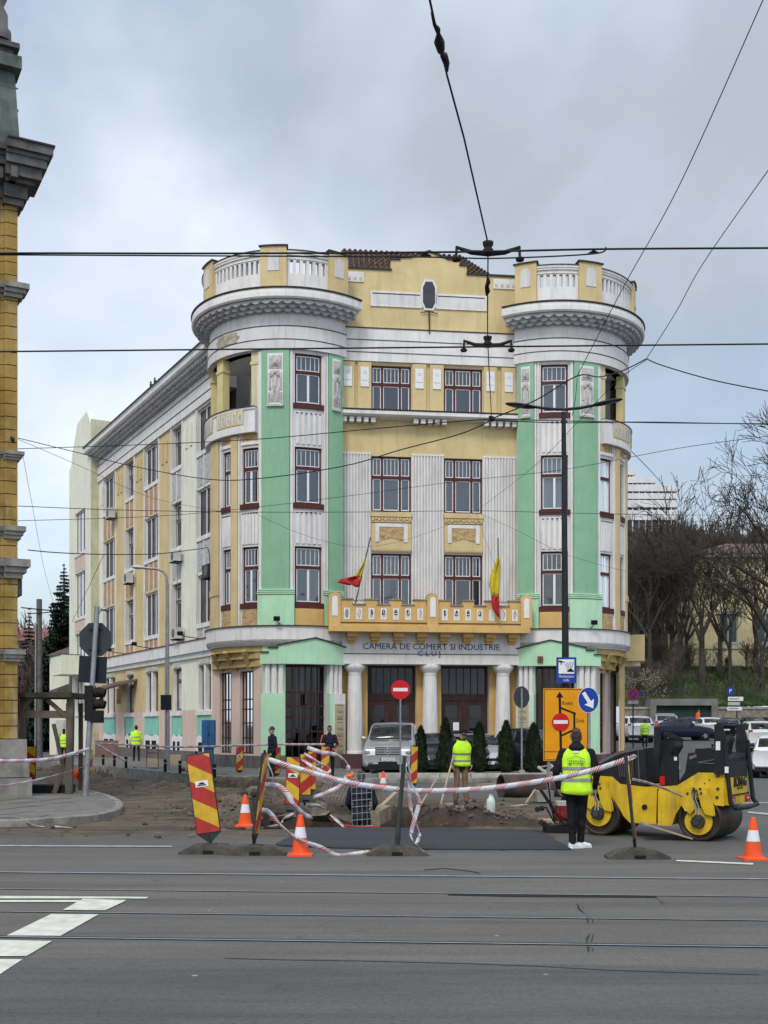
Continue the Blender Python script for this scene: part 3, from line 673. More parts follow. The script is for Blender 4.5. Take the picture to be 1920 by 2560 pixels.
    for c0, n in ((-58, 5), (-88, 5)):
        for q in range(n):
            t = c0 + 25 * (q + .5) / n; m_ = 10
            vs = [T(t + .07/k * cos(2*pi*i/m_), 13.9 + .2 * sin(2*pi*i/m_), .272) for i in range(m_)] + [T(t + .11/k * cos(2*pi*i/m_), 13.9 + .25 * sin(2*pi*i/m_), .268) for i in range(m_)]
            bp_.add(vs[m_:], [tuple(range(m_))], 0); bp_.add(vs[:m_], [tuple(range(m_))], 2)
    bp_.sweep(T, -96, -25, [(0, 14.28), (.29, 14.28), (.29, 14.31), (0, 14.31)], 3)
    bp_.build('loggia_parapet', [white, yellow, greyst, edge], bld)
    # floor band above the ground floor
    bd = MB().sweep(T, -108, 37.3, [(0, 4.95), (.08, 4.95), (.1, 5.02), (.14, 5.06), (.15, 5.12), (.2, 5.18), (.2, 5.7), (.0, 5.74)], 0)
    bd.sweep(T, -108, 37.3, [(.1, 5.70), (.26, 5.70), (.26, 5.73), (0, 5.77)], 1)
    for j in range(3): bd.sweep(T, -108, 37.3, [(.0, 5.02 + j*.055), (.16 + j * .02, 5.02 + j * .055), (.16 + j * .02, 5.035 + j * .055), (0, 5.035 + j * .055)], 2)
    bd.build('floor_band', [white, edge, greyst], bld)
    # pediment over the ground floor opening
    def zh(s):
        if s < -15.5: return 4.66
        if s < -9.5: return 4.83
        if s < 14.5: return 4.93 + .3 * ((s + 9.5) / 24)
        return 5.23 - .34 * ((s - 14.5) / 22.8) if s < 36.5 else 4.72
    pe = MB()
    for a, b in ((-21, -15.51), (-15.51, -9.51), (-9.49, 14.5), (14.5, 36.5)):
        n = max(2, int((b - a) / 3)); z_ = lambda t, a=a, b=b: zh(min(max(t, a + .02), b - .02))
        pe.mstrip(T, a, b, n, 4.22, z_, .02, .28, 0); pe.mstrip(T, a - .3, b + .3, n, z_, lambda t, z_=z_: z_(t) + .045, 0, .34, 1)
    pe.build('pediment', [mint, edge], bld)
    cl = MB()
    for c0, c1 in ((-19.5, -5.5), (25.8, 37)):
        for q in range(3):
            t = c0 + (c1 - c0) * (q + .5) / 3; rr = (c1 - c0) * k / 6 * .93; c_ = T(t, 0, .05)
            cl = MB().lathe(c_, [(rr, 3.08), (rr, 3.3), (rr*.93, 3.34), (rr*.93, 4.22)], 12); cl.build('colonette', white, bld)
    MB().mbox(T, -20.8, -5, .66, 3.08, 0, .22).build('mint_pier', mint, bld)
    MB().mbox(T, 25.3, 27.5, .66, 3.08, 0, .2).build('mint_pier', mint, bld)
    wp = MB().mbox(T, 27.5, 37.2, .66, 3.08, 0, .24).build('plaque_pier', white, bld)
    bk_ = MB(); 
    for q in range(9):
        z1 = 2.68 - q * .225; bk_ = MB().mbox(T, 28.6, 36.2, z1 - .19, z1, .24, .265, 0)
        for j in range(1 + q % 3): bk_.mbox(T, 30.2, 34.6, z1 - .07 - j * .055, z1 - .055 - j * .055, .265, .27, 1)
        bk_.build('brass_plaque', [M('brass_plaque', (.42,.36,.22), var=.1, rough=.4), edge], wp)
    # dark glazed screen
    d = MB(); a, b, z0, z1 = -5, 25.3, .3, 4.2; dd = -.3
    for q in range(7): t = a + (b - a) * q / 6; d.mbox(T, t - .025/k, t + .025/k, z0, 1.9 if 0 else z1, dd - .06, dd)
    for z in (.3, 1.0, 1.55, 2.1, 2.55, 3.1, 4.12): d.mbox(T, a, b, z, z + .07, dd - .07, dd + .02)
    for q in range(13): t = a + (b - a) * q / 12; d.mbox(T, t - .012/k, t + .012/k, 2.6, 3.1, dd - .05, dd)
    so_ = d.build('glazed_screen', dkbrown, bld)
    g_ = MB()
    for q in range(8):
        p0 = a + (b-a)*q/8; p1 = a + (b-a)*(q+1)/8
        g_.add([T(p0,z0,dd-.04), T(p1,z0,dd-.04), T(p1,z1,dd-.04), T(p0,z1,dd-.04)], [(0,1,2,3)])
    g_.build('pane', dglass, so_)
    pl_ = MB().sweep(T, -21, -4.9, [(0, 0), (.26, 0), (.26, .62), (.2, .66), (0, .66)], 0); pl_.sweep(T, 25.3, 37.3, [(0, 0), (.28, 0), (.28, .66), (0, .66)], 0); pl_.mbox(T, -5, 25.3, 0, .28, -.3, .2, 0)
    pl_.build('plinth', [plinthm if sd_ < 0 else maroonp], bld)
    # lower corner wall, set back under the tower
    Q, ln, qe = chord(sd_)
    wl = MB(); hh = [(ln * .17, ln * .43, .68, 4.0), (ln * .60, ln * .84, .68, 4.0)]
    cellwall(wl, Q, (0, ln), (.62, 5.0), hh, rec=.32, back=1, mi=0); wl.build('corner_wall', [pink, dark], bld)
    MB().mbox(Q, -.05, ln + .1, 0, .62, -.1, .12).build('corner_plinth', plinthm, bld)
    for a, b, z0, z1 in hh:
        f = MB(); dd = -.12
        for q in range(5): t = a + (b - a) * q / 4; f.mbox(Q, t - .02, t + .02, z0, z1, dd - .05, dd)
        for z in (.7, 1.3, 1.9, 2.45, 2.85, 3.95): f.mbox(Q, a, b, z, z + .05, dd - .05, dd + .01)
        fo = f.build('tall_window', dkbrown, bld); MB().add([Q(a,z0,dd-.03), Q(b,z0,dd-.03), Q(b,z1,dd-.03), Q(a,z1,dd-.03)], [(0,1,2,3)]).build('pane', dglass, fo)
        cb = MB(); 
        for q in range(14):
            t0 = a + (b-a)*q/14; t1 = a + (b-a)*(q+1)/14; cb.add([Q(t0,z0,dd-.12+.03*(q%2)), Q(t1,z0,dd-.12+.03*((q+1)%2)), Q(t1,z1,dd-.12+.03*((q+1)%2)), Q(t0,z1,dd-.12+.03*(q%2))], [(0,1,2,3)])
        cb.build('curtain', M('net_curtain_dark', (.1,.1,.095), var=.4, sc=8, stretch=(6,6,.2)), fo)
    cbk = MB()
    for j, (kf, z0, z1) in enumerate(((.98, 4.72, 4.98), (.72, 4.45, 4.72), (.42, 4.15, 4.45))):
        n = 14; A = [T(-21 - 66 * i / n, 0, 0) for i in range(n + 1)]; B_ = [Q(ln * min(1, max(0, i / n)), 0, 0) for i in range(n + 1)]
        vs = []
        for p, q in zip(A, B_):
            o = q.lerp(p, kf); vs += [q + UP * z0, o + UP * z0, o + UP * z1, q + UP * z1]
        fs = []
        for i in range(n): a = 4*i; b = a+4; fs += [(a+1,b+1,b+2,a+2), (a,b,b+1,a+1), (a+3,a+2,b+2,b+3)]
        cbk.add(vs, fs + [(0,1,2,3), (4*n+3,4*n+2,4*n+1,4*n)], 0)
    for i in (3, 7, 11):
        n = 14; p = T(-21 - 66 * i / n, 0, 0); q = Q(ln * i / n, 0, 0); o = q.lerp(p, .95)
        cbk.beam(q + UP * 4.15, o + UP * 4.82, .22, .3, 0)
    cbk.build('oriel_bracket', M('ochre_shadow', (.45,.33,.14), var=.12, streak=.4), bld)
    return qe
qL = tower(-1); qR = tower(1)
# ---------------------------------------------------------------- left wing
T1 = 20.6
bays = [('A', wt(530), wt(494), 2, greyst), ('B', wt(456), wt(431), 1, greyst), ('C', wt(397), wt(363), 3, salmon), ('D', wt(336), wt(315), 1, salmon), ('E', wt(289), wt(260), 3, salmon)]
wh = []; W_ = []
for nm, a, b, n, sm_ in bays:
    if n == 1: a_, b_ = a + (b - a) * .35 * 0, b
    for z0, z1 in ((14.4, 16.4), (10.5, 12.7), (6.5, 8.75)): 
        wh.append((a, b, z0, z1)); W_.append((nm, a, b, n, z0, z1))
gw = []
for nm, a, b, n, sm_ in bays: gw.append((a + .12, b - .12, 2.55, 4.6))
ww = MB()
def wcol(s, z):
    if z < 5.2: return 4 if z < 3.4 and s > 3 else (0 if s > 6 else 2)
    if s < wt(456): return 2
    if s < wt(428) : return 2
    return 3 if s < wt(260) else 2
cellwall(ww, WM, (-1.3, T1), (.6, 16.5), wh + gw, rec=.45, back=1, mi=5, mf=wcol)
ww.mbox(WM, -1.3, T1, 16.5, 17.42, -.4, .1, 5); ww.mbox(WM, -1.3, T1, 17.42, 18.2, -.4, .02, 5)
ww.mbox(WM, -1.3, T1, 16.88, 16.92, .1, .12, 6); ww.mbox(WM, -1.3, T1, 17.41, 17.45, .1, .12, 6)
ww.build('wing_wall', [yellow, dark, cream, yellow, pink, white, edge], bld)
bd = MB().mbox(WM, -1.3, T1, 5.2, 5.75, 0, .22, 0); bd.mbox(WM, -1.3, T1, 5.75, 5.79, 0, .27, 1); bd.mbox(WM, -1.3, T1, 4.95, 5.2, 0, .12, 2)
bd.build('wing_floor_band', [white, M('red_flashing', (.14,.05,.04), var=.3), lilac], bld)
ec = MB().sweep(WM, -2.2, T1 + .5, [(-.4, 18.2), (.75, 18.2), (.82, 18.28), (.82, 18.5), (.86, 18.58), (-.5, 18.75)], 0)
ec.sweep(WM, -2.2, T1 + .5, [(.78, 18.56), (.9, 18.56), (.9, 18.62), (-.5, 18.8), (-.5, 18.7)], 1)
eo = ec.build('wing_cornice', [white, edge], bld)
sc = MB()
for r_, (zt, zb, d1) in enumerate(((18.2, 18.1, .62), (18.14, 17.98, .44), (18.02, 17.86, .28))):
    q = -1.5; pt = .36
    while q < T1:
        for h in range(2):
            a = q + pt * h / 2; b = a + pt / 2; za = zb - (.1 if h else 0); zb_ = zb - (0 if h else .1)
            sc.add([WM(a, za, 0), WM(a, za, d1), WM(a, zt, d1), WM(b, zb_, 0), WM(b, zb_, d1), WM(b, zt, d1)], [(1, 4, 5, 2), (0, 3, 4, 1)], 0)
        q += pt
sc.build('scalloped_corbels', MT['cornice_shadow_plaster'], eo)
wglass = M('wing_glass', (.045,.05,.056), var=.6, sc=1.3, rough=.35, spec=.3)
for nm, a, b, n, z0, z1 in W_:
    m_ = 1 if n == 1 else n
    window(WM, a, b, z0, z1, cols=(1,) * m_, tr=.63 if n == 1 else 1, frame=greyframe if n == 1 else wpaint, sashm=wpaint if n==1 else greyframe, mun=(2,), sill=True, sillm=white, fr=-.2 if n == 1 else -.12, curtain=rnd.choice(['dim', 'none', 'dim', 'half']), post=False, gl=wglass)
    if z0 > 6 : 
        zz = z0 - .22; sp = MB().mbox(WM, a, b, zz - 1.35 if z0 > 10 else 5.85, zz, -.05, .015, 0)
        nn = 2 if n == 1 else n
        for q in range(nn + 1):
            t = a + (b - a) * q / nn; sp.mbox(WM, t - .05, t + .05, (zz - 1.45 if z0 > 10 else 5.85), zz, .0, .05, 1)
        mt_ = dict((q[0], q[4]) for q in bays)[nm]
        sp.build('wing_spandrel', [mt_, white], bld)
# mullion posts running the full height of the multi bays
for nm, a, b, n, sm_ in bays:
    tr_ = MB().mbox(WM, a - .16, a - .02, 5.8, 16.5, 0, .06, 0); tr_.mbox(WM, b + .02, b + .12, 5.8, 16.5, 0, .06, 0)
    tr_.build('bay_trim', white, bld)
for px0, px1 in ((456, 490), (397, 428), (336, 360), (289, 312), (251, 259)):
    a, b = wt(px1), wt(px0)
    mt_ = cream if px0 in (456, 251) else yellow
    for q in (.33, .67) if px0 != 251 else (.5,):
        c_ = a + (b - a) * q; MB().mbox(WM, c_ - .16, c_ + .16, 15.0, 16.05, 0, .05).build('pier_panel', mt_, bld)
for i, (nm, a, b, n, sm_) in enumerate(bays):
    for (s0, s1) in ([(a + .12, b - .12)] if n < 2 else [(a + .12, (a + b) / 2 - .12), ((a + b) / 2 + .12, b - .12)]):
        window(WM, s0, s1, 2.55, 4.6, cols=(1,), tr=.7, frame=greyframe, sashm=greyframe, mun=(1,), sill=False, fr=-.2, curtain='dim', post=False)
    if n > 1: MB().mbox(WM, (a + b)/2 - .12, (a + b)/2 + .12, 2.5, 4.65, -.3, .0).build('window_pier', white, bld)
    fr_ = MB(); hdm = MB()
    for j in range(3): hdm.mbox(WM, a + .2 + j*.06, b - .2 - j*.06, 4.66 + j * .07, 4.7 + j * .07, 0, .05, 0)
    MB().mbox(WM, a, b, 1.35, 2.28, 0, .04).build('teal_apron', teal, bld); MB().mbox(WM, a, b, 2.3, 2.5, 0, .12).build('window_sill', white, bld)
    c_ = (a + b) / 2; fr_.poly(WM, [(a, .62), (b, .62), (b, 1.2), (b - .35, 1.38), (c_, 1.22), (a + .35, 1.38), (a, 1.2)], 0, .06, 2)
    fr_.mbox(WM, a + .25, c_ - .15, .62, 1.05, .06, .065, 3); fr_.mbox(WM, c_ + .15, b - .25, .62, 1.05, .06, .065, 3)
    hdm.build('window_head', white, bld); fr_.build('basement_window_surround', [white, teal, wpaint, dark], bld)
MB().mbox(WM, -1.3, T1, 0, .62, -.2, .1).build('wing_plinth', plinthm, bld)
# link between the tower corner and the wing
lk = MB(); p0 = qL; p1 = WM(-.9, 0, 0)
lk.add([p0, p1, p1 + UP * 5.2, p0 + UP * 5.2], [(0,1,2,3)]); lk.build('link_wall', cream, bld)
# canopy with dark door
cp = MB(); a, b = wt(336) - .6, wt(300) + .3
cp.add([WM(a, 4.35, 0), WM(b, 4.35, 0), WM(b, 3.85, 1.7), WM(a, 3.85, 1.7), WM(a, 4.25, 0), WM(b, 4.25, 0), WM(b, 3.72, 1.7), WM(a, 3.72, 1.7)], [(0,3,2,1), (4,5,6,7), (0,4,7,3), (1,2,6,5), (3,7,6,2)])
cp.mbox(WM, a, a + .15, 3.0, 3.8, .9, 1.1); cp.mbox(WM, b - .15, b, 3.0, 3.8, .9, 1.1)
cp.build('entrance_canopy', M('rusty_metal', (.12,.085,.065), var=.3, rough=.7), bld)
MB().mbox(WM, wt(326), wt(313), .3, 2.5, 0, .03).build('side_door', dkbrown, bld)
# end block
EB = Map(lambda s, z, d: WM(T1 + s, z, .5 + d)); 
eh = [(1.4, 4.0, 12.6, 15.2), (1.4, 4.0, 8.6, 11.4), (1.4, 4.0, 5.0, 7.6), (1.6, 3.9, 2.6, 4.8)]
eb = MB(); cellwall(eb, EB, (0, 5.6), (0, 16.3), eh, rec=.4, back=1, mf=lambda s, z: 2)
eb.poly(EB, [(0, 16.3), (5.6, 16.3), (5.6, 18.3), (5.0, 18.5), (4.9, 19.0), (3.4, 20.8), (1.0, 21.0), (0, 20.0)], -.4, 0, 2)
eb.mbox(EB, -.01, 0, 0, 20.3, -3, 0, 4)  # return face: its shade is put into a darker cream
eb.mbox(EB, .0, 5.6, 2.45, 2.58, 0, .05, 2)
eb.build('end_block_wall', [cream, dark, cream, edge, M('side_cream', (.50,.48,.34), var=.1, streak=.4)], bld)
for a, b, z0, z1 in eh:
    window(EB, a, b, z0, z1, cols=(1, 1, 1), tr=1, frame=wpaint, sashm=greyframe, sill=True, sillm=white, fr=-.12, curtain='dim', post=False)
for z0, z1 in ((11.5, 12.5), (7.7, 8.5)): MB().mbox(EB, 1.4, 4.0, z0, z1, 0, .02).build('end_block_panel', pink, bld)
bb = MB().mbox(EB, 2.5, 5.5, 5.0, 6.2, 0, 1.2, 0); bb.mbox(EB, 2.5, 5.5, 6.2, 6.25, 0, 1.25, 1); bb.build('end_balcony', [cream, edge], bld)
# right wing, seen very steeply behind the right tower
RD = V((.215, .9766, 0)).normalized(); RO = V((.9766, -.215, 0)).normalized()
R0 = V((X(1556, 47.6), 47.6, 0)) - RO * .15
RM = Map(lambda s, z, d: R0 + RD * s + RO * d + UP * z)
rw = MB(); cellwall(rw, RM, (0, 14), (0, 16.5), [(2 + 3.2*i, 3.6 + 3.2*i, z0, z0 + 2.1) for i in range(3) for z0 in (6.6, 10.5, 14.2)], rec=.3, back=1, mf=lambda s, z: 2 if z < 3 else 0)
rw.build('right_wing_wall', [yellow, dark, pink], bld)
rc = MB().mbox(RM, 0, 14, 16.5, 17.6, -.3, .05, 0); rc.build('right_wing_cornice', white, bld); MB().mbox(RM, 0, 14, 5.0, 5.5, 0, .12, 0).build('right_wing_band', white, bld)
rb = MB().mbox(RM, 6.0, 8.2, 4.9, 6.15, 0, 1.15, 0); rb.mbox(RM, 6.1, 8.1, 4.65, 4.9, 0, .95, 1); rb.build('right_balcony', [yellow, M('mossy_coping', (.4,.37,.28), var=.3)], bld)
gr = MB().mbox(RM, 0, 14, .5, 2.9, 0, .04, 0); 
for q in range(5): gr.mbox(RM, .6 + q * 2.6, 1.3 + q * 2.6, .5, 4.9, .04, .2, 1)
gr.mbox(RM, 0, 14, 0, .6, .0, .3, 2); gr.build('right_wing_piers', [pink, yellow, plinthm], bld)
# roof and inner mass
rf = MB()
rg = [FM(-HW + .2, 20.1, -.5), FM(HW - .2, 20.1, -.5), FM(HW + 1.5, 19.6, -9), FM(-HW - 1.5, 19.6, -9), FM(-3.3, 22.3, -3.0), FM(1.9, 22.3, -3.0)]
rf.add(rg, [(0, 1, 5, 4), (1, 2, 5), (2, 3, 4, 5), (3, 0, 4)])
n = 15                                # tile courses as raised ribs
for q in range(n):
    t = (q + .5) / n; a = rg[0].lerp(rg[4], t) + UP * .03; b = rg[1].lerp(rg[5], t) + UP * .03; k_ = int((b - a).length / .22)
    for i in range(k_):
        p = a.lerp(b, (i + .5) / k_); rf.ell(p, (.09, .17, .05), None, 0, 6, 3)
rf.build('tiled_roof', tilem, bld)
ms = MB()
def prism_w(pts, z0, z1, mi=0):
    k = len(pts); ms.add([V((p.x, p.y, z0)) for p in pts] + [V((p.x, p.y, z1)) for p in pts], [tuple(reversed(range(k))), tuple(range(k, 2*k))] + [(i, (i+1) % k, k+(i+1) % k, k+i) for i in range(k)], mi)
prism_w([FM(-HW + .1, 0, -.6), FM(HW - .1, 0, -.6), FM(HW + 2, 0, -6), FM(HW + 2, 0, -12), FM(-HW - 2, 0, -12), FM(-HW - 1, 0, -6)], 0, 18.6)
for s_ in (-1, 1): prism_w([TM[s_](a, 0, -1.75) for a in range(-180, 180, 20)], 0, 18.7)
prism_w([WM(-1, 0, -.5), WM(T1 + 5.5, 0, -.5), WM(T1 + 5.5, 0, -9), WM(2, 0, -9)], 0, 18.5)
prism_w([RM(0, 0, -.35), RM(14, 0, -.35), RM(14, 0, -6), RM(0, 0, -6)], 0, 16.5)
ms.build('building_core', M('grey_core', (.3,.3,.3), var=.1), bld)

rg_ = random.Random(2); pts = []
for i in range(22):
    a = 2*pi*i/22; pts.append((-50 + 12.5*cos(a)*rg_.uniform(.8, 1.05), 17.14 + .235*max(-1, min(1, 1.5*sin(a)))*rg_.uniform(.75, 1.0)))
m = MB(); c_ = TM[-1](-50, 17.14, .162)
m.add([c_] + [TM[-1](a, z, .160) for a, z in pts], [(0, 1 + i, 1 + (i + 1) % 22) for i in range(22)]); m.build('bare_plaster_patch', M('bare_render', (.36,.31,.24), var=.3, sc=6, bump=.6), bld)
MB().tube([FM(cx_, 18.7, .06), FM(cx_, 17.75, .16)], .03, 6).tube([FM(cx_ - .35, 18.62, .06), FM(cx_, 18.66, .08), FM(cx_ + .35, 18.6, .06)], .018, 5).build('cable_bracket', dkbrown, bld)
m = MB().mbox(TM[1], 19, 22.5, 4.35, 4.6, .28, .36); m.build('brown_plaque', M('brown_plaque', (.12,.06,.04), var=.5, sc=12), bld)
# ================================================================== ground
def sm_(a, b, t):
    t = min(1, max(0, (t - a) / (b - a))); return t * t * (3 - 2 * t)
def nz(x, y, s, o=0): return noise.noise(V((x * s + o, y * s, o)))
TR = [(-13.5, 46.5), (-10, 41.8), (-6.6, 36.2), (-4.0, 32.6), (-1.6, 30.4)]
def dseg(x, y, pts):
    best = 99; tt = 0
    for i in range(len(pts) - 1):
        ax, ay = pts[i]; bx_, by = pts[i+1]; l2 = (bx_-ax)**2 + (by-ay)**2
        t = max(0, min(1, ((x-ax)*(bx_-ax) + (y-ay)*(by-ay)) / l2)); d = math.hypot(x - ax - t*(bx_-ax), y - ay - t*(by-ay))
        if d < best: best = d; tt = i + t
    return best
def hz_(x, y):
    h = 0.0
    if y > 48 and x > 2: h += 1.0 * sm_(50, 88, y) * sm_(2, 10, x)
    h += -.10 * sm_(44, 60, y) * sm_(-4, -9, x)
    if -15 < x < 5 and 15 < y < 50:
        d = dseg(x, y, TR) + .25 * nz(x, y, 1.3)
        h -= .85 * sm_(1.7, 1.25, d)
        h += (.10 + .16 * abs(nz(x, y, 1.8, 4))) * sm_(2.4, 1.8, d) * sm_(1.3, 1.7, d)
        # central hole in front of the fresh asphalt
        ex = max(abs(x + .95 + .2 * nz(x, y, .9)) - 1.45, abs(y - 22.3 + .3 * nz(x, y, .8, 2)) - 2.55)
        h -= 1.05 * sm_(.28, -.22, ex)
        # spoil heaps
        for cx, cy, r, hh in ((-3.05, 23.4, 1.2, .32), (-2.9, 26.3, 1.3, .24), (1.15, 20.6, .85, .27), (2.2, 20.45, .8, .13), (.75, 22.6, .8, .10), (1.9, 22.2, .8, .07), (-1.2, 27.0, 1.6, .22)):
            q = math.hypot((x - cx), (y - cy) * (1.1 if hh > .25 else .8)) / r
            if q < 1: h += hh * (1 - q * q) * (1 + 1.1 * nz(x, y, 3, 9))
        if y > 19.7 and y < 34: h += .035 * nz(x, y, 2.2, 3) * sm_(19.7, 21, y)
    return h
def mudm(x, y):
    m = 0
    if y > 15.5 and y < 48:
        m = sm_(16.5, 19.5, y) * sm_(5.2, 2.6, x) * sm_(47, 40, y) * .85
        m *= 1 - .8 * sm_(27, 29, y) * sm_(-1, .5, x)
        d = dseg(x, y, TR); m = max(m, 1.25 * sm_(2.4, 1.6, d))
        m = max(m, 1.3 * sm_(2.5, 1.9, abs(x + .6)) * sm_(3.6, 2.9, abs(y - 22.4)))
    return m
def lin(a, b, st): n = int(round((b - a) / st)); return [a + (b - a) * i / n for i in range(n + 1)]
xs = [-900, -300, -120, -60, -35, -24, -18] + lin(-15, 6, .17) + [7, 8, 10, 13, 17, 22, 30, 45, 70, 120, 300, 900]
ys = [-40, -10, 0, 4, 8, 11, 14] + lin(15.6, 36, .17) + lin(36.4, 50, .4) + [53, 57, 62, 68, 75, 82, 90, 95, 130, 200, 400, 1000, 2500]
me = bpy.data.meshes.new('ground'); vs = []; nx = len(xs)
for y in ys:
    for x in xs: vs.append((x, y, hz_(x, y)))
fs = [(j*nx+i, j*nx+i+1, (j+1)*nx+i+1, (j+1)*nx+i) for j in range(len(ys)-1) for i in range(nx-1)]
me.from_pydata(vs, [], fs); me.polygons.foreach_set('use_smooth', [True]*len(fs))
at = me.attributes.new('mud', 'FLOAT', 'POINT'); at.data.foreach_set('value', [mudm(x, y) for y in ys for x in xs])
def dk_(x, y):
    d = dseg(x, y, TR); a = .9 * sm_(2.0, 1.3, d) if 15 < y < 50 and x < 4 else 0
    if -3.0 < x < 1.2 and 19.4 < y < 26: a = max(a, .85 * sm_(2.1, 1.6, abs(x + .95)) * sm_(3.2, 2.6, abs(y - 22.3)))
    for cx, cy, r in ((1.2, 20.6, 1.0), (2.2, 20.5, 1.0), (.75, 22.6, .9), (1.9, 22.2, .7)): a = max(a, sm_(1.1, .7, math.hypot(x-cx, y-cy)/r))
    return a
a2 = me.attributes.new('soil', 'FLOAT', 'POINT'); a2.data.foreach_set('value', [dk_(x, y) if 15 < y < 50 and -16 < x < 5 else 0 for y in ys for x in xs])
gm = bpy.data.materials.new('ground_material'); gm.use_nodes = True; t = gm.node_tree; b = t.nodes['Principled BSDF']; lk_ = t.links.new
tc = nd(t, 'ShaderNodeTexCoord')
def NZ(sc, det=6, ro=.6, stretch=None, dist=0):
    n = nd(t, 'ShaderNodeTexNoise', inp={'Scale': sc, 'Detail': float(det), 'Roughness': ro, 'Distortion': dist})
    if stretch: mp = nd(t, 'ShaderNodeMapping'); mp.inputs['Scale'].default_value = stretch; lk_(tc.outputs['Object'], mp.inputs[0]); lk_(mp.outputs[0], n.inputs[0])
    else: lk_(tc.outputs['Object'], n.inputs[0])
    return n.outputs[0]
def RP(src, stops):
    r = nd(t, 'ShaderNodeValToRGB'); lk_(src, r.inputs[0]); e = r.color_ramp.elements
    for i, (p, c) in enumerate(stops):
        q = e[i] if i < 2 else e.new(p); q.position = p; q.color = tuple(c) + (1,) if len(c) == 3 else c
    return r.outputs[0]
def MX(f, a, b_):
    m = nd(t, 'ShaderNodeMix', data_type='RGBA')
    if isinstance(f, float): m.inputs[0].default_value = f
    else: lk_(f, m.inputs[0])
    for i, q in ((6, a), (7, b_)):
        if isinstance(q, tuple): m.inputs[i].default_value = q + (1,)
        else: lk_(q, m.inputs[i])
    return m.outputs[2]
asph = RP(NZ(.7, 8, .7), [(.3, (.088, .086, .082)), (.7, (.125, .12, .112))])
fine = RP(NZ(90, 4, .8), [(.3, (.5, .5, .5)), (.75, (1.25, 1.25, 1.25))])
mm = nd(t, 'ShaderNodeMix', data_type='RGBA', blend_type='MULTIPLY'); mm.inputs[0].default_value = .75; lk_(asph, mm.inputs[6]); lk_(fine, mm.inputs[7]); asph = mm.outputs[2]
mudc = RP(NZ(.8, 10, .72, (1, 2.6, 1), .9), [(.30, (.040, .029, .021)), (.48, (.090, .068, .048)), (.70, (.20, .16, .115))])
soilc = RP(NZ(5, 8, .7), [(.3, (.022, .016, .012)), (.7, (.08, .055, .038))])
am = nd(t, 'ShaderNodeAttribute', attribute_name='mud'); as_ = nd(t, 'ShaderNodeAttribute', attribute_name='soil')
def THR(a, nsrc, amp, lo, hi):
    s = nd(t, 'ShaderNodeMath', operation='SUBTRACT', inp={1: .5}); lk_(nsrc, s.inputs[0])
    m = nd(t, 'ShaderNodeMath', operation='MULTIPLY', inp={1: amp}); lk_(s.outputs[0], m.inputs[0])
    ad = nd(t, 'ShaderNodeMath', operation='ADD'); lk_(a, ad.inputs[0]); lk_(m.outputs[0], ad.inputs[1])
    r = nd(t, 'ShaderNodeMapRange', inp={1: lo, 2: hi}); lk_(ad.outputs[0], r.inputs[0]); return r.outputs[0]
c_ = MX(THR(am.outputs['Fac'], NZ(.9, 7, .65, (1, 2.5, 1), .5), 1.6, .35, .75), asph, mudc)
c_ = MX(THR(as_.outputs['Fac'], NZ(2.5, 6, .6), .8, .4, .7), c_, soilc)
lk_(c_, b.inputs['Base Color']); b.inputs['Roughness'].default_value = .85; b.inputs['Specular IOR Level'].default_value = .25
hgt = NZ(14, 10, .75); bp = nd(t, 'ShaderNodeBump', inp={'Distance': .05})
st_ = nd(t, 'ShaderNodeMapRange', inp={1: 0.0, 2: 1.0, 3: .15, 4: 1.0}); lk_(am.outputs['Fac'], st_.inputs[0]); lk_(st_.outputs[0], bp.inputs['Strength']); lk_(hgt, bp.inputs['Height']); lk_(bp.outputs[0], b.inputs['Normal'])
me.materials.append(gm); go = bpy.data.objects.new('ground', me); COL.objects.link(go); struct(go)
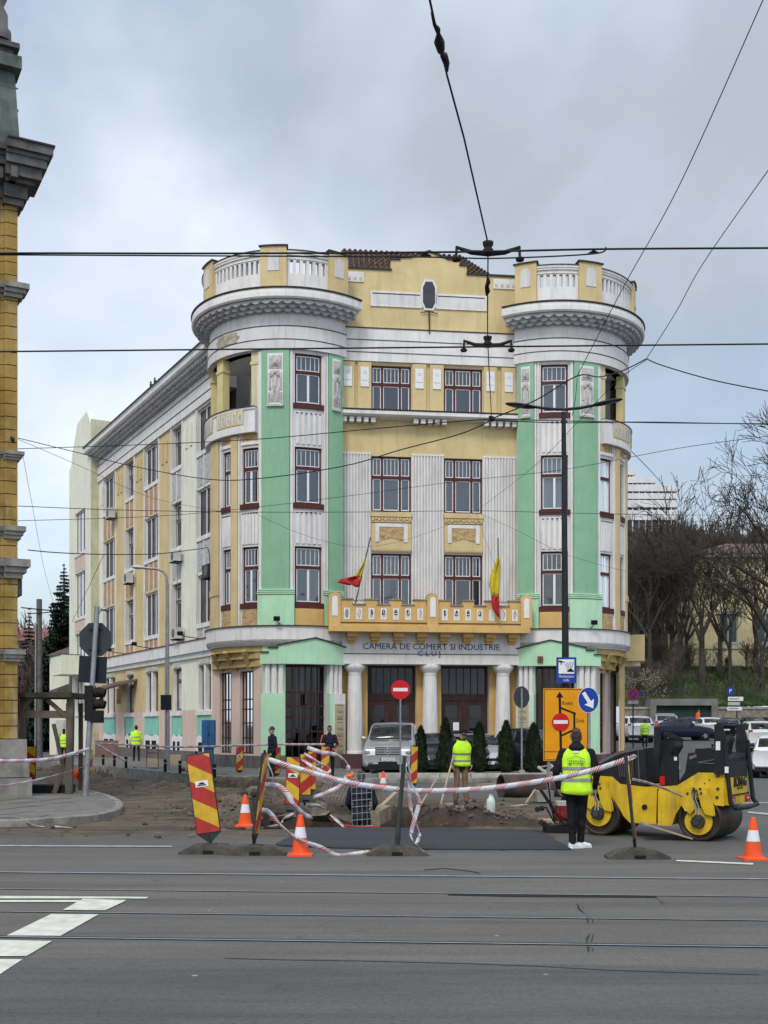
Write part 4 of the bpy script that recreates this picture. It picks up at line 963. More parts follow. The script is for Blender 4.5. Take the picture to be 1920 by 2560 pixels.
# ------------------------------------------------------------------ tram road in front
def slab(name, mat, pts, z, h=None, kind='structure'):
    k = len(pts); m = MB()
    if h is None: m.add([V((p[0], p[1], z)) for p in pts], [tuple(range(k))])
    else: m.add([V((p[0], p[1], h)) for p in pts] + [V((p[0], p[1], z)) for p in pts], [tuple(range(k, 2*k))] + [(i, (i+1) % k, k+(i+1) % k, k+i) for i in range(k)])
    o = m.build(name, mat, local=True)
    if kind: struct(o, kind=kind)
    return o
def rmat(name, c0, c1, tire=.35, sc=.5, spots=1):
    m = bpy.data.materials.new(name); m.use_nodes = True
    global t, b, lk_, tc
    t = m.node_tree; b = t.nodes['Principled BSDF']; lk_ = t.links.new; tc = nd(t, 'ShaderNodeTexCoord')
    base = RP(NZ(sc, 8, .68, (.6, 2.2, 1)), [(.3, c0), (.7, c1)])
    f = RP(NZ(110, 3, .85), [(.3, (.45,)*3), (.72, (1.35,)*3)])
    q = nd(t, 'ShaderNodeMix', data_type='RGBA', blend_type='MULTIPLY'); q.inputs[0].default_value = .8; lk_(base, q.inputs[6]); lk_(f, q.inputs[7])
    g2 = RP(NZ(26, 6, .8), [(.34, (.66,)*3), (.5, (1,)*3), (.68, (1.22,)*3)])
    q0 = nd(t, 'ShaderNodeMix', data_type='RGBA', blend_type='MULTIPLY'); q0.inputs[0].default_value = .85; lk_(q.outputs[2], q0.inputs[6]); lk_(g2, q0.inputs[7]); q = q0
    g3 = RP(NZ(.55, 8, .75, (.09, 2.6, 1), .5), [(.38, (.74,)*3), (.5, (1,)*3), (.66, (1.13, 1.12, 1.10))])
    q0 = nd(t, 'ShaderNodeMix', data_type='RGBA', blend_type='MULTIPLY'); q0.inputs[0].default_value = .9; lk_(q.outputs[2], q0.inputs[6]); lk_(g3, q0.inputs[7]); q = q0
    g4 = RP(NZ(3.2, 7, .7), [(.60, (1,)*3), (.70, (.62, .62, .63))])
    q0 = nd(t, 'ShaderNodeMix', data_type='RGBA', blend_type='MULTIPLY'); q0.inputs[0].default_value = .8; lk_(q.outputs[2], q0.inputs[6]); lk_(g4, q0.inputs[7]); q = q0
    f2 = RP(NZ(1.6, 8, .7, (.18, 3, 1), .4), [(.45, (1, 1, 1)), (.75, (.72, .72, .74))])
    q2 = nd(t, 'ShaderNodeMix', data_type='RGBA', blend_type='MULTIPLY'); q2.inputs[0].default_value = tire * 2; lk_(q.outputs[2], q2.inputs[6]); lk_(f2, q2.inputs[7])
    vo = nd(t, 'ShaderNodeTexVoronoi', inp={'Scale': 1.15, 'Randomness': 1.0}); lk_(tc.outputs['Object'], vo.inputs[0])
    sp = RP(vo.outputs['Distance'], [(.018, (1,)*3), (.03, (0,)*3)])
    c = MX(sp, q2.outputs[2], (.3, .3, .3)) if spots else q2.outputs[2]
    lk_(c, b.inputs['Base Color']); b.inputs['Roughness'].default_value = .8; b.inputs['Specular IOR Level'].default_value = .3
    bp = nd(t, 'ShaderNodeBump', inp={'Distance': .01, 'Strength': .5}); lk_(NZ(120, 3, .8), bp.inputs['Height']); lk_(bp.outputs[0], b.inputs['Normal'])
    return m
ra = rmat('tramway_asphalt', (.112, .104, .094), (.148, .138, .124))
rb_ = rmat('near_asphalt', (.084, .085, .082), (.114, .115, .110))
RS = -.069
ry = lambda y0, x: y0 + RS * x
rail_Y = [13.40, 12.02, 10.55, 9.28]
road = slab('road', ra, [(-60, ry(15.9, -60) - 4.0 + 0), (60, ry(15.9, 60) + 4), (60, -30), (-60, -30)][0:0] or [(-60, 16.4), (60, 15.2), (60, -30), (-60, -30)], .004)
slab('near_lane', rb_, [(-60, ry(8.62, 0) + 1.6), (-8, 8.86), (-4, 8.70), (0, 8.60), (.9, 8.45), (3.5, 8.22), (60, 5.5), (60, -30), (-60, -30)], .008)
railm = M('rail_steel', (.30, .34, .38), var=.15, sc=3, rough=.3, metal=.25)
gm_ = M('rail_groove', (.012, .012, .012), var=0)
for i, y0 in enumerate(rail_Y):
    m = MB(); wd = .075 if i == 0 else .032
    X0, X1 = -60, 60
    a0, a1 = ry(y0, X0), ry(y0, X1)
    m.add([(X0, a0 - wd/2, .014), (X1, a1 - wd/2, .014), (X1, a1 + wd/2, .014), (X0, a0 + wd/2, .014)], [(0,1,2,3)], 0)
    gw_ = (.02, .03, .035, .05)[i]
    m.add([(X0, a0 + wd/2, .011), (X1, a1 + wd/2, .011), (X1, a1 + wd/2 + gw_, .011), (X0, a0 + wd/2 + gw_, .011)], [(0,1,2,3)], 1)
    o = m.build('tram_rail', [railm, gm_]); struct(o, 'steel tram rail set flush in the asphalt, number %d' % (i+1)); del o['label']
paint = M('road_paint', (.55, .55, .47), var=.14, sc=6, streak=.3, rough=.7)
paintd = M('worn_road_paint', (.32, .32, .30), var=.25, sc=9, rough=.8)
def mark(pts, z=.0125, m=None, name='road_marking'):
    q = [G(*p) for p in pts]; slab(name, m or paint, [(p.x, p.y) for p in q], z)
mark([(-40, 2242), (372, 2245), (366, 2249), (-40, 2249)])
mark([(-40, 2253), (205, 2253), (200, 2258), (-40, 2258)])
mark([(207, 2250), (316, 2253), (308, 2258), (263, 2279), (157, 2278)], .0135)
mark([(128, 2288), (247, 2289), (151, 2343), (17, 2342)])
mark([(-60, 2352), (130, 2356), (66, 2394), (-140, 2394)])
mark([(-140, 2400), (56, 2402), (-4, 2442), (-220, 2442)])
for (pp2) in (((1060, 2176), (1110, 2172), (1170, 2178), (1200, 2184)), ((560, 2398), (700, 2402), (900, 2405), (1180, 2412), (1340, 2418)), ((1340, 2418), (1520, 2428), (1700, 2434), (1900, 2440)), ((1255, 2240), (1258, 2250), (1256, 2256)), ((1640, 2244), (1652, 2256), (1660, 2262))):
    for (a, b), (c, d) in zip(pp2, pp2[1:]): mark([(a, b), (c, d), (c, d + 1.2), (a, b + 1.2)], .0104, MT['rail_groove'], 'road_crack')
mark([(1692, 2152), (1884, 2160), (1882, 2164), (1690, 2155)])
mark([(-20, 2114), (430, 2116), (430, 2119), (-20, 2117)], .010, paintd)

for (a, b, c, d) in (((1870, 2030), (1990, 2038), (1990, 2046), (1870, 2034)), ((1850, 2008), (1985, 2006), (1985, 2009), (1850, 2010))): mark([a, b, c, d], .0125, paintd)
mark([(1120, 2237), (1640, 2243), (1640, 2246), (1300, 2244), (1120, 2240)], .0095, gm_, 'road_crack')
rr = random.Random(3)
pc = [(1395, 2170), (1438, 2225), (1442, 2258), (1466, 2290), (1470, 2312), (1476, 2335), (1466, 2362), (1470, 2385), (1500, 2410)]
for i in range(len(pc) - 1):
    (a, b), (c, d) = pc[i], pc[i+1]
    if i in (2, 3, 5, 6): 
        mx_ = (a+c)/2 + rr.uniform(-14, 14); my = (b+d)/2; mark([(a, b), (mx_ - 2, my), (c, d), (mx_ + 3, my)], .0095 + .0001*i, gm_, 'road_crack')
        mark([(a+8, b), (mx_ + 12, my), (c+10, d), (mx_ + 14, my+2)], .0102 + .0001*i, gm_, 'road_crack')
fresh = rmat('fresh_asphalt', (.030, .034, .041), (.046, .050, .058), tire=.1, spots=0)
q = [G(*p) for p in ((760, 2072), (900, 2070), (1100, 2074), (1345, 2077), (1372, 2092), (1408, 2112), (1428, 2126), (1200, 2126), (900, 2124), (705, 2117), (690, 2112), (735, 2090))]
q2 = []
rj = random.Random(8)
for a, b_ in zip(q, q[1:] + q[:1]):
    n = max(1, int((b_ - a).length / .09))
    for i in range(n): p = a.lerp(b_, i / n); q2.append((p.x + rj.uniform(-.022, .022), p.y + rj.uniform(-.035, .035)))
slab('asphalt_patch', fresh, q2, .022, -.02)
# left corner pavement with kerb and slabs
def catm(pts, n=6):
    out = []; k = len(pts)
    for i in range(k - 1):
        p0, p1, p2, p3 = V(pts[max(i-1,0)]), V(pts[i]), V(pts[i+1]), V(pts[min(i+2,k-1)])
        for j in range(n):
            t_ = j / n; out.append(.5*((2*p1)+(-p0+p2)*t_+(2*p0-5*p1+4*p2-p3)*t_*t_+(-p0+3*p1-3*p2+p3)*t_**3))
    out.append(V(pts[-1])); return out
pv = M('paving_slabs', (.15,.145,.132), var=.22, sc=2.5, bump=.2, rough=.85)
kb = M('kerb_stone', (.20,.19,.17), var=.3, sc=4, bump=.2, rough=.8)
edge_px = [(-400, 2062), (0, 2066), (120, 2060), (225, 2052), (282, 2035), (284, 2015), (250, 1998), (200, 1986), (130, 1974), (40, 1960)]
ep = [G(px, py) for px, py in edge_px]; cu = catm([(p.x, p.y, 0) for p in ep], 6)
m = MB(); back = [V((-60, 60, 0)), V((-60, cu[0].y, 0))]
ring = [V((p.x, p.y, .12)) for p in cu] + [V((-30, 45, .12)), V((-30, cu[0].y, .12))]
m.add(ring, [tuple(range(len(ring)))], 0)
struct(m.build('pavement', pv, local=True))
m = MB(); k = len(cu); vs = []
for i, p in enumerate(cu):
    tg = (cu[min(i+1,k-1)] - cu[max(i-1,0)]).normalized(); nn = V((tg.y, -tg.x, 0)); nn = nn if True else -nn
    vs += [p + nn*.16 + V((0,0,-.05)), p + nn*.16 + V((0,0,.115)), p + nn*.14 + V((0,0,.128)), p - nn*.0 + V((0,0,.128)), p + V((0,0,-.05))]
m.add(vs, [(i*5+j, (i+1)*5+j, (i+1)*5+j+1, i*5+j+1) for i in range(k-1) for j in range(4)], 0)
struct(m.build('kerb', kb, local=True))
m = MB(); jm = M('slab_joint', (.05,.045,.04), var=0)
for i in range(12):                      # slab joints as narrow strips
    x0 = -14 + i * .95; a = V((x0, 20.8, .1235)); b_ = V((x0 + 1.9, 26.2, .1235)); 
    if b_.x > -6.6: b_ = a.lerp(b_, max(.05, (-6.9 - a.x) / (b_.x - a.x)))
    d = V((.02, 0, 0)); m.add([a - d, a + d, b_ + d, b_ - d], [(0,1,2,3)])
for j, y in enumerate((21.9, 23.1, 24.4, 25.8)):
    m.add([(-16, y, .1237), (-7.2, y + .15, .1237), (-7.2, y + .175, .1237), (-16, y + .025, .1237)], [(0,1,2,3)])
struct(m.build('slab_joints', jm, local=True)); 
# pavement round the corner building
pp_ = [(-15.5, 52.8), (-10.2, 44.8), (-6.4, 38.9), (-3.4, 36.0), (0, 35.6), (4, 36.2), (9, 39.2), (11.6, 44.5), (13.5, 54), (13, 62), (4, 60), (-17, 66)]
m = MB(); cu = catm([(a, b, 0) for a, b in pp_[:9]], 5)
ring = [V((p.x, p.y, .13)) for p in cu] + [V((13, 62, .13)), V((-17, 66, .13))]
m.add(ring, [tuple(range(len(ring)))], 0); struct(m.build('pavement', pv, local=True))
m = MB(); k = len(cu); vs = []
for i, p in enumerate(cu):
    tg = (cu[min(i+1,k-1)] - cu[max(i-1,0)]).normalized(); nn = V((tg.y, -tg.x, 0))
    vs += [p + nn*.18 + V((0,0,-.3)), p + nn*.18 + V((0,0,.13)), p + nn*.15 + V((0,0,.145)), p + V((0,0,.145))]
m.add(vs, [(i*4+j, (i+1)*4+j, (i+1)*4+j+1, i*4+j+1) for i in range(k-1) for j in range(3)], 0); struct(m.build('kerb', kb, local=True))
bk = MB(); k = len(cu); vs = []; nb_ = 7
for i in range(10, 31):
    for h in range(4):
        p = cu[i].lerp(cu[i+1], h / 4); tg = (cu[i+1] - cu[i]).normalized(); nn = V((tg.y, -tg.x, 0))
        for j in range(nb_):
            f_ = j / (nb_ - 1); o_ = .06 + f_ * (1.5 + .5 * nz(p.x, p.y, .7)); z_ = .10 - .75 * f_ ** .7 + .16 * nz(p.x * 1.0 + j, p.y, 1.5) * (1 if 0 < j else .35)
            vs.append(p + nn * o_ + V((0, 0, z_)))
r_n = len(vs) // nb_
bk.add(vs, [(a*nb_+j, (a+1)*nb_+j, (a+1)*nb_+j+1, a*nb_+j+1) for a in range(r_n-1) for j in range(nb_-1)], 0, False)
struct(bk.build('soil_bank', M('dug_soil', (.048,.034,.024), var=.55, sc=2.2, bump=1.0, bs=9, rough=.95), local=True))
# planted island with a stone kerb, under the thujas
isl = [G(px, 1952) for px in (1000, 1100, 1250, 1420)]; Yi = isl[0].y
m = MB().box((-.2, 36.3, -.05), (6.8, 36.6, .27), 0); 
for i in range(7): m.box((-.2 + i, 36.28, .0), (-.18 + i, 36.3, .26), 1)
struct(m.build('kerb', [M('pale_kerb', (.36,.34,.30), var=.25, sc=5, bump=.3), jm], local=True))
m = MB().box((-.2, 36.6, -.05), (6.8, 38.2, .22), 0); struct(m.build('planting_bed', MT['kerb_stone'] if 0 else M('bed_soil', (.05,.04,.03), var=.3, sc=6, bump=.6), local=True))
# ================================================================== left neighbouring building
K0 = V((X(44, 27.0), 27.0, 0)); KD = V((-.88, -.47, 0)).normalized(); KO = V((.47, -.88, 0)).normalized()
KM = Map(lambda s, z, d: K0 + KD * s + KO * d + UP * z)
lb = thing('yellow_corner_house', 'tall old yellow house with grey stone base and worn cornices at the left edge', 'building', K0)
oldy = M('old_yellow_plaster', (.30,.195,.052), var=.25, sc=1.6, streak=.55, dark=(.42,.37,.29), bump=.5, bs=10)
stone = M('old_grey_stone', (.21,.20,.185), var=.3, sc=2.2, streak=.4, bump=.5, bs=12)
dstone = M('sooty_stone', (.10,.097,.094), var=.4, sc=2.2, streak=.6, bump=.5, bs=10)
copperg = M('aged_sheet_metal', (.085,.105,.095), var=.35, sc=1.5, streak=.5, rough=.6)
m = MB(); z = 1.5
while z < 14.3:
    h_ = .31; m.mbox(KM, 0, .30, z, z + h_ - .022, -.6, 0, 0); m.mbox(KM, .36, 6, z, z + h_ - .022, -.6, -.16, 0)
    m.mbox(KM, .28, .38, z, z + h_ - .022, -.5, -.07, 0); m.mbox(KM, .01, 6, z + h_ - .022, z + h_, -.6, -.19, 1); z += h_
m.build('rusticated_wall', [oldy, M('joint_shadow', (.10,.065,.03), var=.2)], lb)
m = MB(); 
for j, (z0, z1, d_) in enumerate(((.1, .55, .2), (.57, 1.0, .14), (1.02, 1.48, .1))):
    off = .35 * (j % 2); s = -.16
    m.mbox(KM, -.30 + j*.05, .45 + off, z0, z1, -.6, d_, 0); m.mbox(KM, .47 + off, 1.4 + off, z0, z1, -.6, d_ - .02, 0); m.mbox(KM, 1.42 + off, 6, z0, z1, -.6, d_ - .01, 0)
m.build('stone_base', stone, lb)
for z0, h_, d_, mt_, br_ in ((3.35, .28, .16, stone, 0), (5.35, .45, .26, stone, 1), (6.3, .3, .17, stone, 0), (8.2, .2, .14, stone, 0), (12.1, .32, .24, stone, 0)):
    m = MB()
    for a, b, dd in ((0, .32, 0), (.32, 6, -.15)):
        sa = a - (d_ if a == 0 else 0)
        m.mbox(KM, sa, b, z0 + h_*.6, z0 + h_, -.5, d_ + dd); m.mbox(KM, sa + d_*.3 if a == 0 else a, b, z0 + h_*.3, z0 + h_*.6, -.5, d_*.7 + dd); m.mbox(KM, sa + d_*.6 if a == 0 else a, b, z0, z0 + h_*.3, -.5, d_*.4 + dd)
    m.build('string_course', mt_, lb)
m = MB()
for z0, z1, d_ in ((14.3, 14.45, .12), (14.45, 14.75, .2), (14.75, 14.85, .34), (14.85, 15.1, .48), (15.1, 15.3, .58), (15.3, 15.4, .62), (15.4, 15.6, .70)):
    m.mbox(KM, -d_, .35, z0, z1, -.5, d_, 0); m.mbox(KM, .35, 6, z0, z1, -.5, d_ - .2, 0)
for q in range(6): m.mbox(KM, .1 + q * .3, .25 + q * .3, 14.75, 15.0, .2, .6 - (.2 if q > 0 else 0), 0)
m.mbox(KM, -.74, .35, 15.6, 15.64, -.5, .74, 1)
m.build('main_cornice', [dstone, edge], lb)
m = MB(); m.add([KM(-.05, 15.6, .1), KM(6, 15.6, .1), KM(6, 15.6, -3), KM(-.05, 15.6, -3), KM(.05, 17.9, -.2), KM(6, 17.9, -.2), KM(6, 17.9, -3), KM(.05, 17.9, -3)], [(0,1,5,4), (1,2,6,5), (3,0,4,7), (4,5,6,7)], 0)
for q in range(3): m.mbox(KM, -.03, 6, 16.1 + q*.55, 16.14 + q*.55, -.1, .03 - q*.07, 0)
m.build('mansard', copperg, lb)
m = MB(); m.mbox(KM, -.08, 6, 17.6, 17.9, -.6, .12, 0); m.mbox(KM, -.04, 6, 18.1, 18.22, -.6, .08, 1); m.mbox(KM, .08, 6, 17.9, 18.1, -.5, -.05, 1)
m.lathe(KM(.42, 0, -.15), [(.3, 18.25), (.3, 18.5), (.22, 18.6), (.22, 18.9), (.12, 19.1), (.2, 19.3), (.24, 19.6), (.14, 19.9), (.1, 20.6)], 14, 1)
m.build('finial', [copperg, dstone], lb)
m = MB(); m.mbox(KM, -.0, .04, 1.5, 15.3, -9, -.55, 0); m.mbox(KM, -.5, .0, 5.2, 6.1, -3.2, -2.2, 1); m.mbox(KM, -.42, .0, 3.9, 5.2, -3.1, -2.4, 1); m.mbox(KM, 0, 6, 0, 15.4, -9, -.61, 0)
m.build('side_wall', [oldy, dstone], lb)
# ================================================================== distance: hillside, park trees, hotel, houses
hillm = M('hill_ground', (.055,.05,.03), var=.4, sc=.15, bump=.3, rough=.95)
grassm = M('park_grass', (.034,.050,.016), var=.6, sc=.35, bump=.5, bs=6, rough=.95)
def hill(x, y):
    return 3.4 + 3.6 * sm_(95, 106, y) + 17.5 * sm_(110, 205, y) + 17 * sm_(200, 300, y) + .5 * nz(x, y, .08)
xs = lin(8, 150, 4); ys = [95.0, 96, 98, 100, 103, 106, 110] + lin(116, 420, 8); m = MB(); nx = len(xs)
m.add([(x, y, hill(x, y)) for y in ys for x in xs], [(j*nx+i, j*nx+i+1, (j+1)*nx+i+1, (j+1)*nx+i) for j in range(len(ys)-1) for i in range(nx-1)], 0, True)
for f_i, f in enumerate(m.f):
    if m.v[f[0]].y < 112: m.m[f_i] = 1
struct(m.build('hill', [hillm, grassm], local=True))
def hillL(x, y): return 6.0 * sm_(92, 140, y) + 14 * sm_(140, 300, y)
xs = lin(-160, -5, 5); ys = lin(90, 400, 10); m = MB(); nx = len(xs)
m.add([(x, y, hillL(x, y) + .03) for y in ys for x in xs], [(j*nx+i, j*nx+i+1, (j+1)*nx+i+1, (j+1)*nx+i) for j in range(len(ys)-1) for i in range(nx-1)], 0, True)
struct(m.build('hill', hillm, local=True))
# retaining wall and garage
rwl = M('rubble_wall', (.20,.18,.15), var=.4, sc=2.5, bump=.8, bs=4, rough=.9)
Yw = 93.0; za, zb = .9, 3.35
g0, g1 = X(1622, Yw), X(1790, Yw)
m = MB().box((X(1560, Yw), Yw, .5), (g0, Yw + .8, 3.2), 0); m.box((X(1556, Yw), Yw - .08, 3.2), (g0, Yw + .9, 3.4), 1)
o = m.build('retaining_wall', [rwl, M('wall_coping', (.26,.25,.23), var=.2)]); tag(o, 'low rubble retaining wall left of the green garage door', 'wall')
m = MB().box((g1, Yw, .5), (X(2300, Yw), Yw + .8, 3.2), 0); m.box((g1, Yw - .08, 3.2), (X(2300, Yw), Yw + .9, 3.4), 1)
o = m.build('retaining_wall', [rwl, MT['wall_coping']]); tag(o, 'low rubble retaining wall right of the green garage door behind parked cars', 'wall')
gt = thing('garage', 'low concrete garage with a wide dark green door set in the hillside', 'garage', V(((g0+g1)/2, Yw - .3, .9)))
cgm = M('garage_concrete', (.17,.165,.15), var=.2, sc=1)
m = MB().box((g0, Yw - .5, .7), (g0 + .5, Yw + 2, 3.5), 0).box((g1 - .5, Yw - .5, .7), (g1, Yw + 2, 3.5), 0).box((g0, Yw - .5, 3.5), (g1, Yw + 2, 4.05), 0); m.build('frame', cgm, gt)
m = MB().box((g0 + .5, Yw - .1, .7), (g1 - .5, Yw, 3.5), 0)
for q in range(9): x_ = g0 + .6 + (g1 - g0 - 1.2) * q / 8; m.box((x_ - .03, Yw - .14, .7), (x_ + .03, Yw - .1, 3.5), 0)
m.build('door', M('garage_green', (.02,.045,.038), var=.2, sc=1), gt)
# park railing on the wall
m = MB(); 
for i in range(60):
    x_ = X(1640, Yw) + i * .32; m.box((x_, Yw + .95, 3.9), (x_ + .03, Yw + .98, 5.0), 0)
for z_ in (4.05, 4.9): m.box((X(1640, Yw), Yw + .94, z_), (X(1640, Yw) + 19, Yw + .99, z_ + .05), 0)
tag(m.build('iron_railing', M('railing_green', (.03,.045,.035), var=.2)), 'long thin iron railing along the grass above the garage', 'railing')
# hotel on the hill
Yh = 300.0; ht = thing('terraced_hotel', 'white terraced modern hotel on the hilltop behind the bare trees', 'building', P(1630, 1290, Yh))
cw_ = M('hotel_concrete', (.55,.55,.56), var=.15, sc=.08, streak=.3); cdk = M('hotel_recess', (.07,.06,.07), var=.4, sc=.3)
lv = [(1171, 1187, 1589), (1192, 1207, 1640), (1211, 1228, 1694), (1233, 1247, 1694), (1250, 1268, 1694), (1275, 1300, 1694)]
for i, (ya, yb, xr) in enumerate(lv):
    x0, x1 = X(1500, Yh), X(xr, Yh); d0 = Yh
    MB().box((x0, d0, ZY(yb, Yh) ), (x1, d0 + 12, ZY(ya, Yh))).build('terrace_band', cw_, ht)
    nb = lv[i+1][0] if i < 5 else 1330
    r_ = MB().box((x0, d0 + .5, ZY(nb, Yh)), (x1 - 1, d0 + 12, ZY(yb, Yh)), 0)
    for q in range(12): x_ = x0 + (x1 - x0) * q / 12; r_.box((x_, d0 + .3, ZY(nb, Yh)), (x_ + .3, d0 + .5, ZY(yb, Yh)), 1)
    r_.build('window_row', [cdk, cw_], ht)
MB().box((X(1500, Yh), Yh + 4, 20), (X(1690, Yh), Yh + 15, ZY(1330, Yh))).build('lower_storeys', cdk, ht)
# yellow house in the park
Yb = 112.0; ph = thing('park_house', 'pale yellow house with tall window behind bare trees above the grass bank', 'building', P(1860, 1680, Yb))
py_ = M('park_house_plaster', (.50,.44,.25), var=.15, sc=.4, streak=.4); 
x0, x1 = X(1735, Yb), X(2250, Yb)
m = MB().box((x0, Yb, 5.5), (x1, Yb + 12, ZY(1395, Yb)), 0); m.box((x0 - .2, Yb - .2, 5.2), (x1, Yb, ZY(1680, Yb) + .1), 1); m.box((x0 - .1, Yb - .15, ZY(1622, Yb)), (x1, Yb, ZY(1612, Yb)), 0)
for q in range(22): m.box((x0 - .05, Yb - .1, 7.5 + q * .5), (x0 + .8, Yb, 7.5 + q * .5 + .42), 0)
m.box((x0 - .5, Yb - .6, ZY(1395, Yb)), (x1, Yb + 12, ZY(1385, Yb)), 1); m.build('wall', [py_, stone], ph)
m = MB().add([(x0 - .6, Yb - .7, ZY(1385, Yb)), (x1, Yb - .7, ZY(1385, Yb)), (x1, Yb + 6, ZY(1385, Yb) + 2), (x0 + 5, Yb + 6, ZY(1385, Yb) + 2), (x0 - .6, Yb + 12, ZY(1385, Yb)), (x1, Yb + 12, ZY(1385, Yb))], [(0,1,2,3), (3,2,5,4), (0,3,4)]); m.build('roof', tilem, ph)
for (a, b_, ya, yb) in ((1797, 1842, 1535, 1605), (1895, 1930, 1535, 1605)):
    w_ = MB().box((X(a, Yb) - .3, Yb - .15, ZY(yb, Yb) - .25), (X(b_, Yb) + .3, Yb, ZY(yb, Yb)), 0); w_.box((X(a, Yb) - .3, Yb - .15, ZY(ya, Yb)), (X(b_, Yb) + .3, Yb, ZY(ya, Yb) + .3), 0)
    for q in range(3): x_ = X(a, Yb) + (X(b_, Yb) - X(a, Yb)) * q / 2; w_.box((x_ - .06, Yb - .08, ZY(yb, Yb)), (x_ + .06, Yb - .01, ZY(ya, Yb)), 0)
    wo2 = w_.build('window', M('park_window_frame', (.3,.32,.28), var=.1), ph); MB().box((X(a, Yb), Yb - .03, ZY(yb, Yb)), (X(b_, Yb), Yb - .005, ZY(ya, Yb))).build('pane', M('far_glass', (.04,.07,.07), rough=.15, var=.3, sc=1), wo2)
MB().box((X(1812, Yb), Yb - .03, ZY(1665, Yb)), (X(1824, Yb), Yb - .005, ZY(1645, Yb))).build('cellar_window', dark, ph)
# low cream house and far roof on the left
Yl = 74.0; lh = thing('low_cream_house', 'low cream side house behind the wooden frame on the left', 'house', P(165, 1880, Yl))
m = MB().box((X(124, Yl), Yl, -.2), (X(212, Yl), Yl + 8, ZY(1640, Yl)), 0); m.build('wall', cream, lh)
m = MB().add([(X(118, Yl), Yl - .4, ZY(1640, Yl)), (X(214, Yl), Yl - .4, ZY(1640, Yl)), (X(214, Yl), Yl + 4, ZY(1575, Yl)), (X(124, Yl), Yl + 4, ZY(1625, Yl)), (X(118, Yl), Yl + 8.4, ZY(1640, Yl)), (X(214, Yl), Yl + 8.4, ZY(1640, Yl))], [(0,1,2,3), (3,2,5,4), (0,3,4)]); m.build('roof', M('brown_roof', (.10,.07,.055), var=.3, sc=2), lh)
d_ = MB().box((X(140, Yl), Yl - .05, -.1), (X(163, Yl), Yl, 2.2), 0); d_.box((X(143, Yl), Yl - .08, .1), (X(160, Yl), Yl - .05, 2.0), 0); d_.build('door', M('pale_door', (.5,.5,.44), var=.1), lh)
Yf = 120.0; fh = thing('far_red_roof_house', 'distant house with brownish red roof between spruce and yellow corner house', 'house', P(90, 1700, Yf))
MB().box((X(30, Yf), Yf, 0), (X(170, Yf), Yf + 8, ZY(1600, Yf))).build('wall', M('far_wall', (.25,.2,.17), var=.2, sc=.5), fh)
MB().add([(X(25, Yf), Yf - .5, ZY(1602, Yf)), (X(175, Yf), Yf - .5, ZY(1602, Yf)), (X(175, Yf), Yf + 4, ZY(1562, Yf)), (X(25, Yf), Yf + 4, ZY(1562, Yf))], [(0,1,2,3)]).build('roof', M('far_red_roof', (.20,.09,.07), var=.3, sc=.6), fh)
# ================================================================== trees
barkm = M('bark', (.05,.042,.035), var=.35, sc=4, rough=.9)
barkl = M('pale_bark', (.10,.085,.065), var=.35, sc=4, rough=.9)
def grow(mb, mt_, p, d, ln, r, dep, rg, spread=.55, up=.25, minr=.012, wig=.18):
    n = 3; pts = [p]; q = p.copy(); dd = d.copy()
    for i in range(n):
        dd = (dd + V((rg.uniform(-wig, wig), rg.uniform(-wig, wig), rg.uniform(-wig, wig) * .6 + up * .12))).normalized(); q = q + dd * ln / n; pts.append(q.copy())
    rs = [max(minr, r * (1 - .45 * i / n)) for i in range(n + 1)]
    mb.tube(pts, rs, 6 if r > .08 else (4 if r > .03 else 3), mt_, cap=False)
    if dep <= 0: return
    k = rg.choice([2, 3, 3]) if dep > 1 else rg.choice([3, 4])
    for i in range(k):
        a = rg.uniform(0, 2*pi); t_ = rg.uniform(.45, 1) if i else 1.0
        b_ = pts[-1] if t_ > .9 else pts[2]
        ax = dd.orthogonal().normalized(); ax = Matrix.Rotation(a, 3, dd) @ ax
        nd_ = (dd * cos(spread) + ax * sin(spread * rg.uniform(.7, 1.3)) + V((0, 0, up * .5))).normalized()
        grow(mb, mt_, b_, nd_, ln * rg.uniform(.62, .85), rs[-1] * rg.uniform(.6, .85), dep - 1, rg, spread, up, minr, wig)
def bare_tree(seed, h, r, dep=6, spread=.55, up=.25, minr=.012, lean=0, wig=.18):
    rg = random.Random(seed); tr = MB(); cr = MB()
    q = V((lean, 0, 0)); pts = [V((0,0,-.3)), V((lean*.3, rg.uniform(-.1,.1), h*.12)), V((lean*.6, rg.uniform(-.1,.1), h*.22)), V((lean, 0, h*.32))]
    tr.tube(pts, [r*1.5, r*1.05, r*.9, r*.82], 9)
    for i in range(4):
        a = i * pi/2 + rg.uniform(-.5, .5); s_ = rg.uniform(.25, .6)
        dd = V((cos(a)*sin(s_), sin(a)*sin(s_), cos(s_)))
        grow(cr, 0, pts[3] - V((0,0,h*.05*i*.6)), dd, h*.23, r*.74, dep - 1, rg, spread, up, minr, wig)
    return tr, cr
protos = []
BARES = {}
for sd2, (h, r, dep, sp, up, mr, wg) in {11: (14, .26, 6, .5, .35, .02, .16), 12: (12, .2, 6, .6, .2, .02, .22), 13: (15, .3, 6, .45, .4, .02, .14), 14: (10, .17, 5, .65, .1, .018, .25)}.items():
    BARES[sd2] = (h, [q for q in bare_tree(sd2, h, r, dep, sp, up, mr, 0, wg)])
def place_tree(sd2, loc, label, sc_=1, rz=0, group='bare park trees', mat=barkm, first={}):
    r_ = thing('bare_tree', label, 'tree', loc, rz, group, sc_)
    if sd2 not in first: first[sd2] = [BARES[sd2][1][0].build('trunk', mat, r_, local=True), BARES[sd2][1][1].build('crown', mat, r_, local=True)]
    else:
        for o_ in first[sd2]: c = o_.copy(); COL.objects.link(c); c.parent = r_
    return r_
def onhill(px, Y): x_ = X(px, Y); return V((x_, Y, hill(x_, Y) - .1))
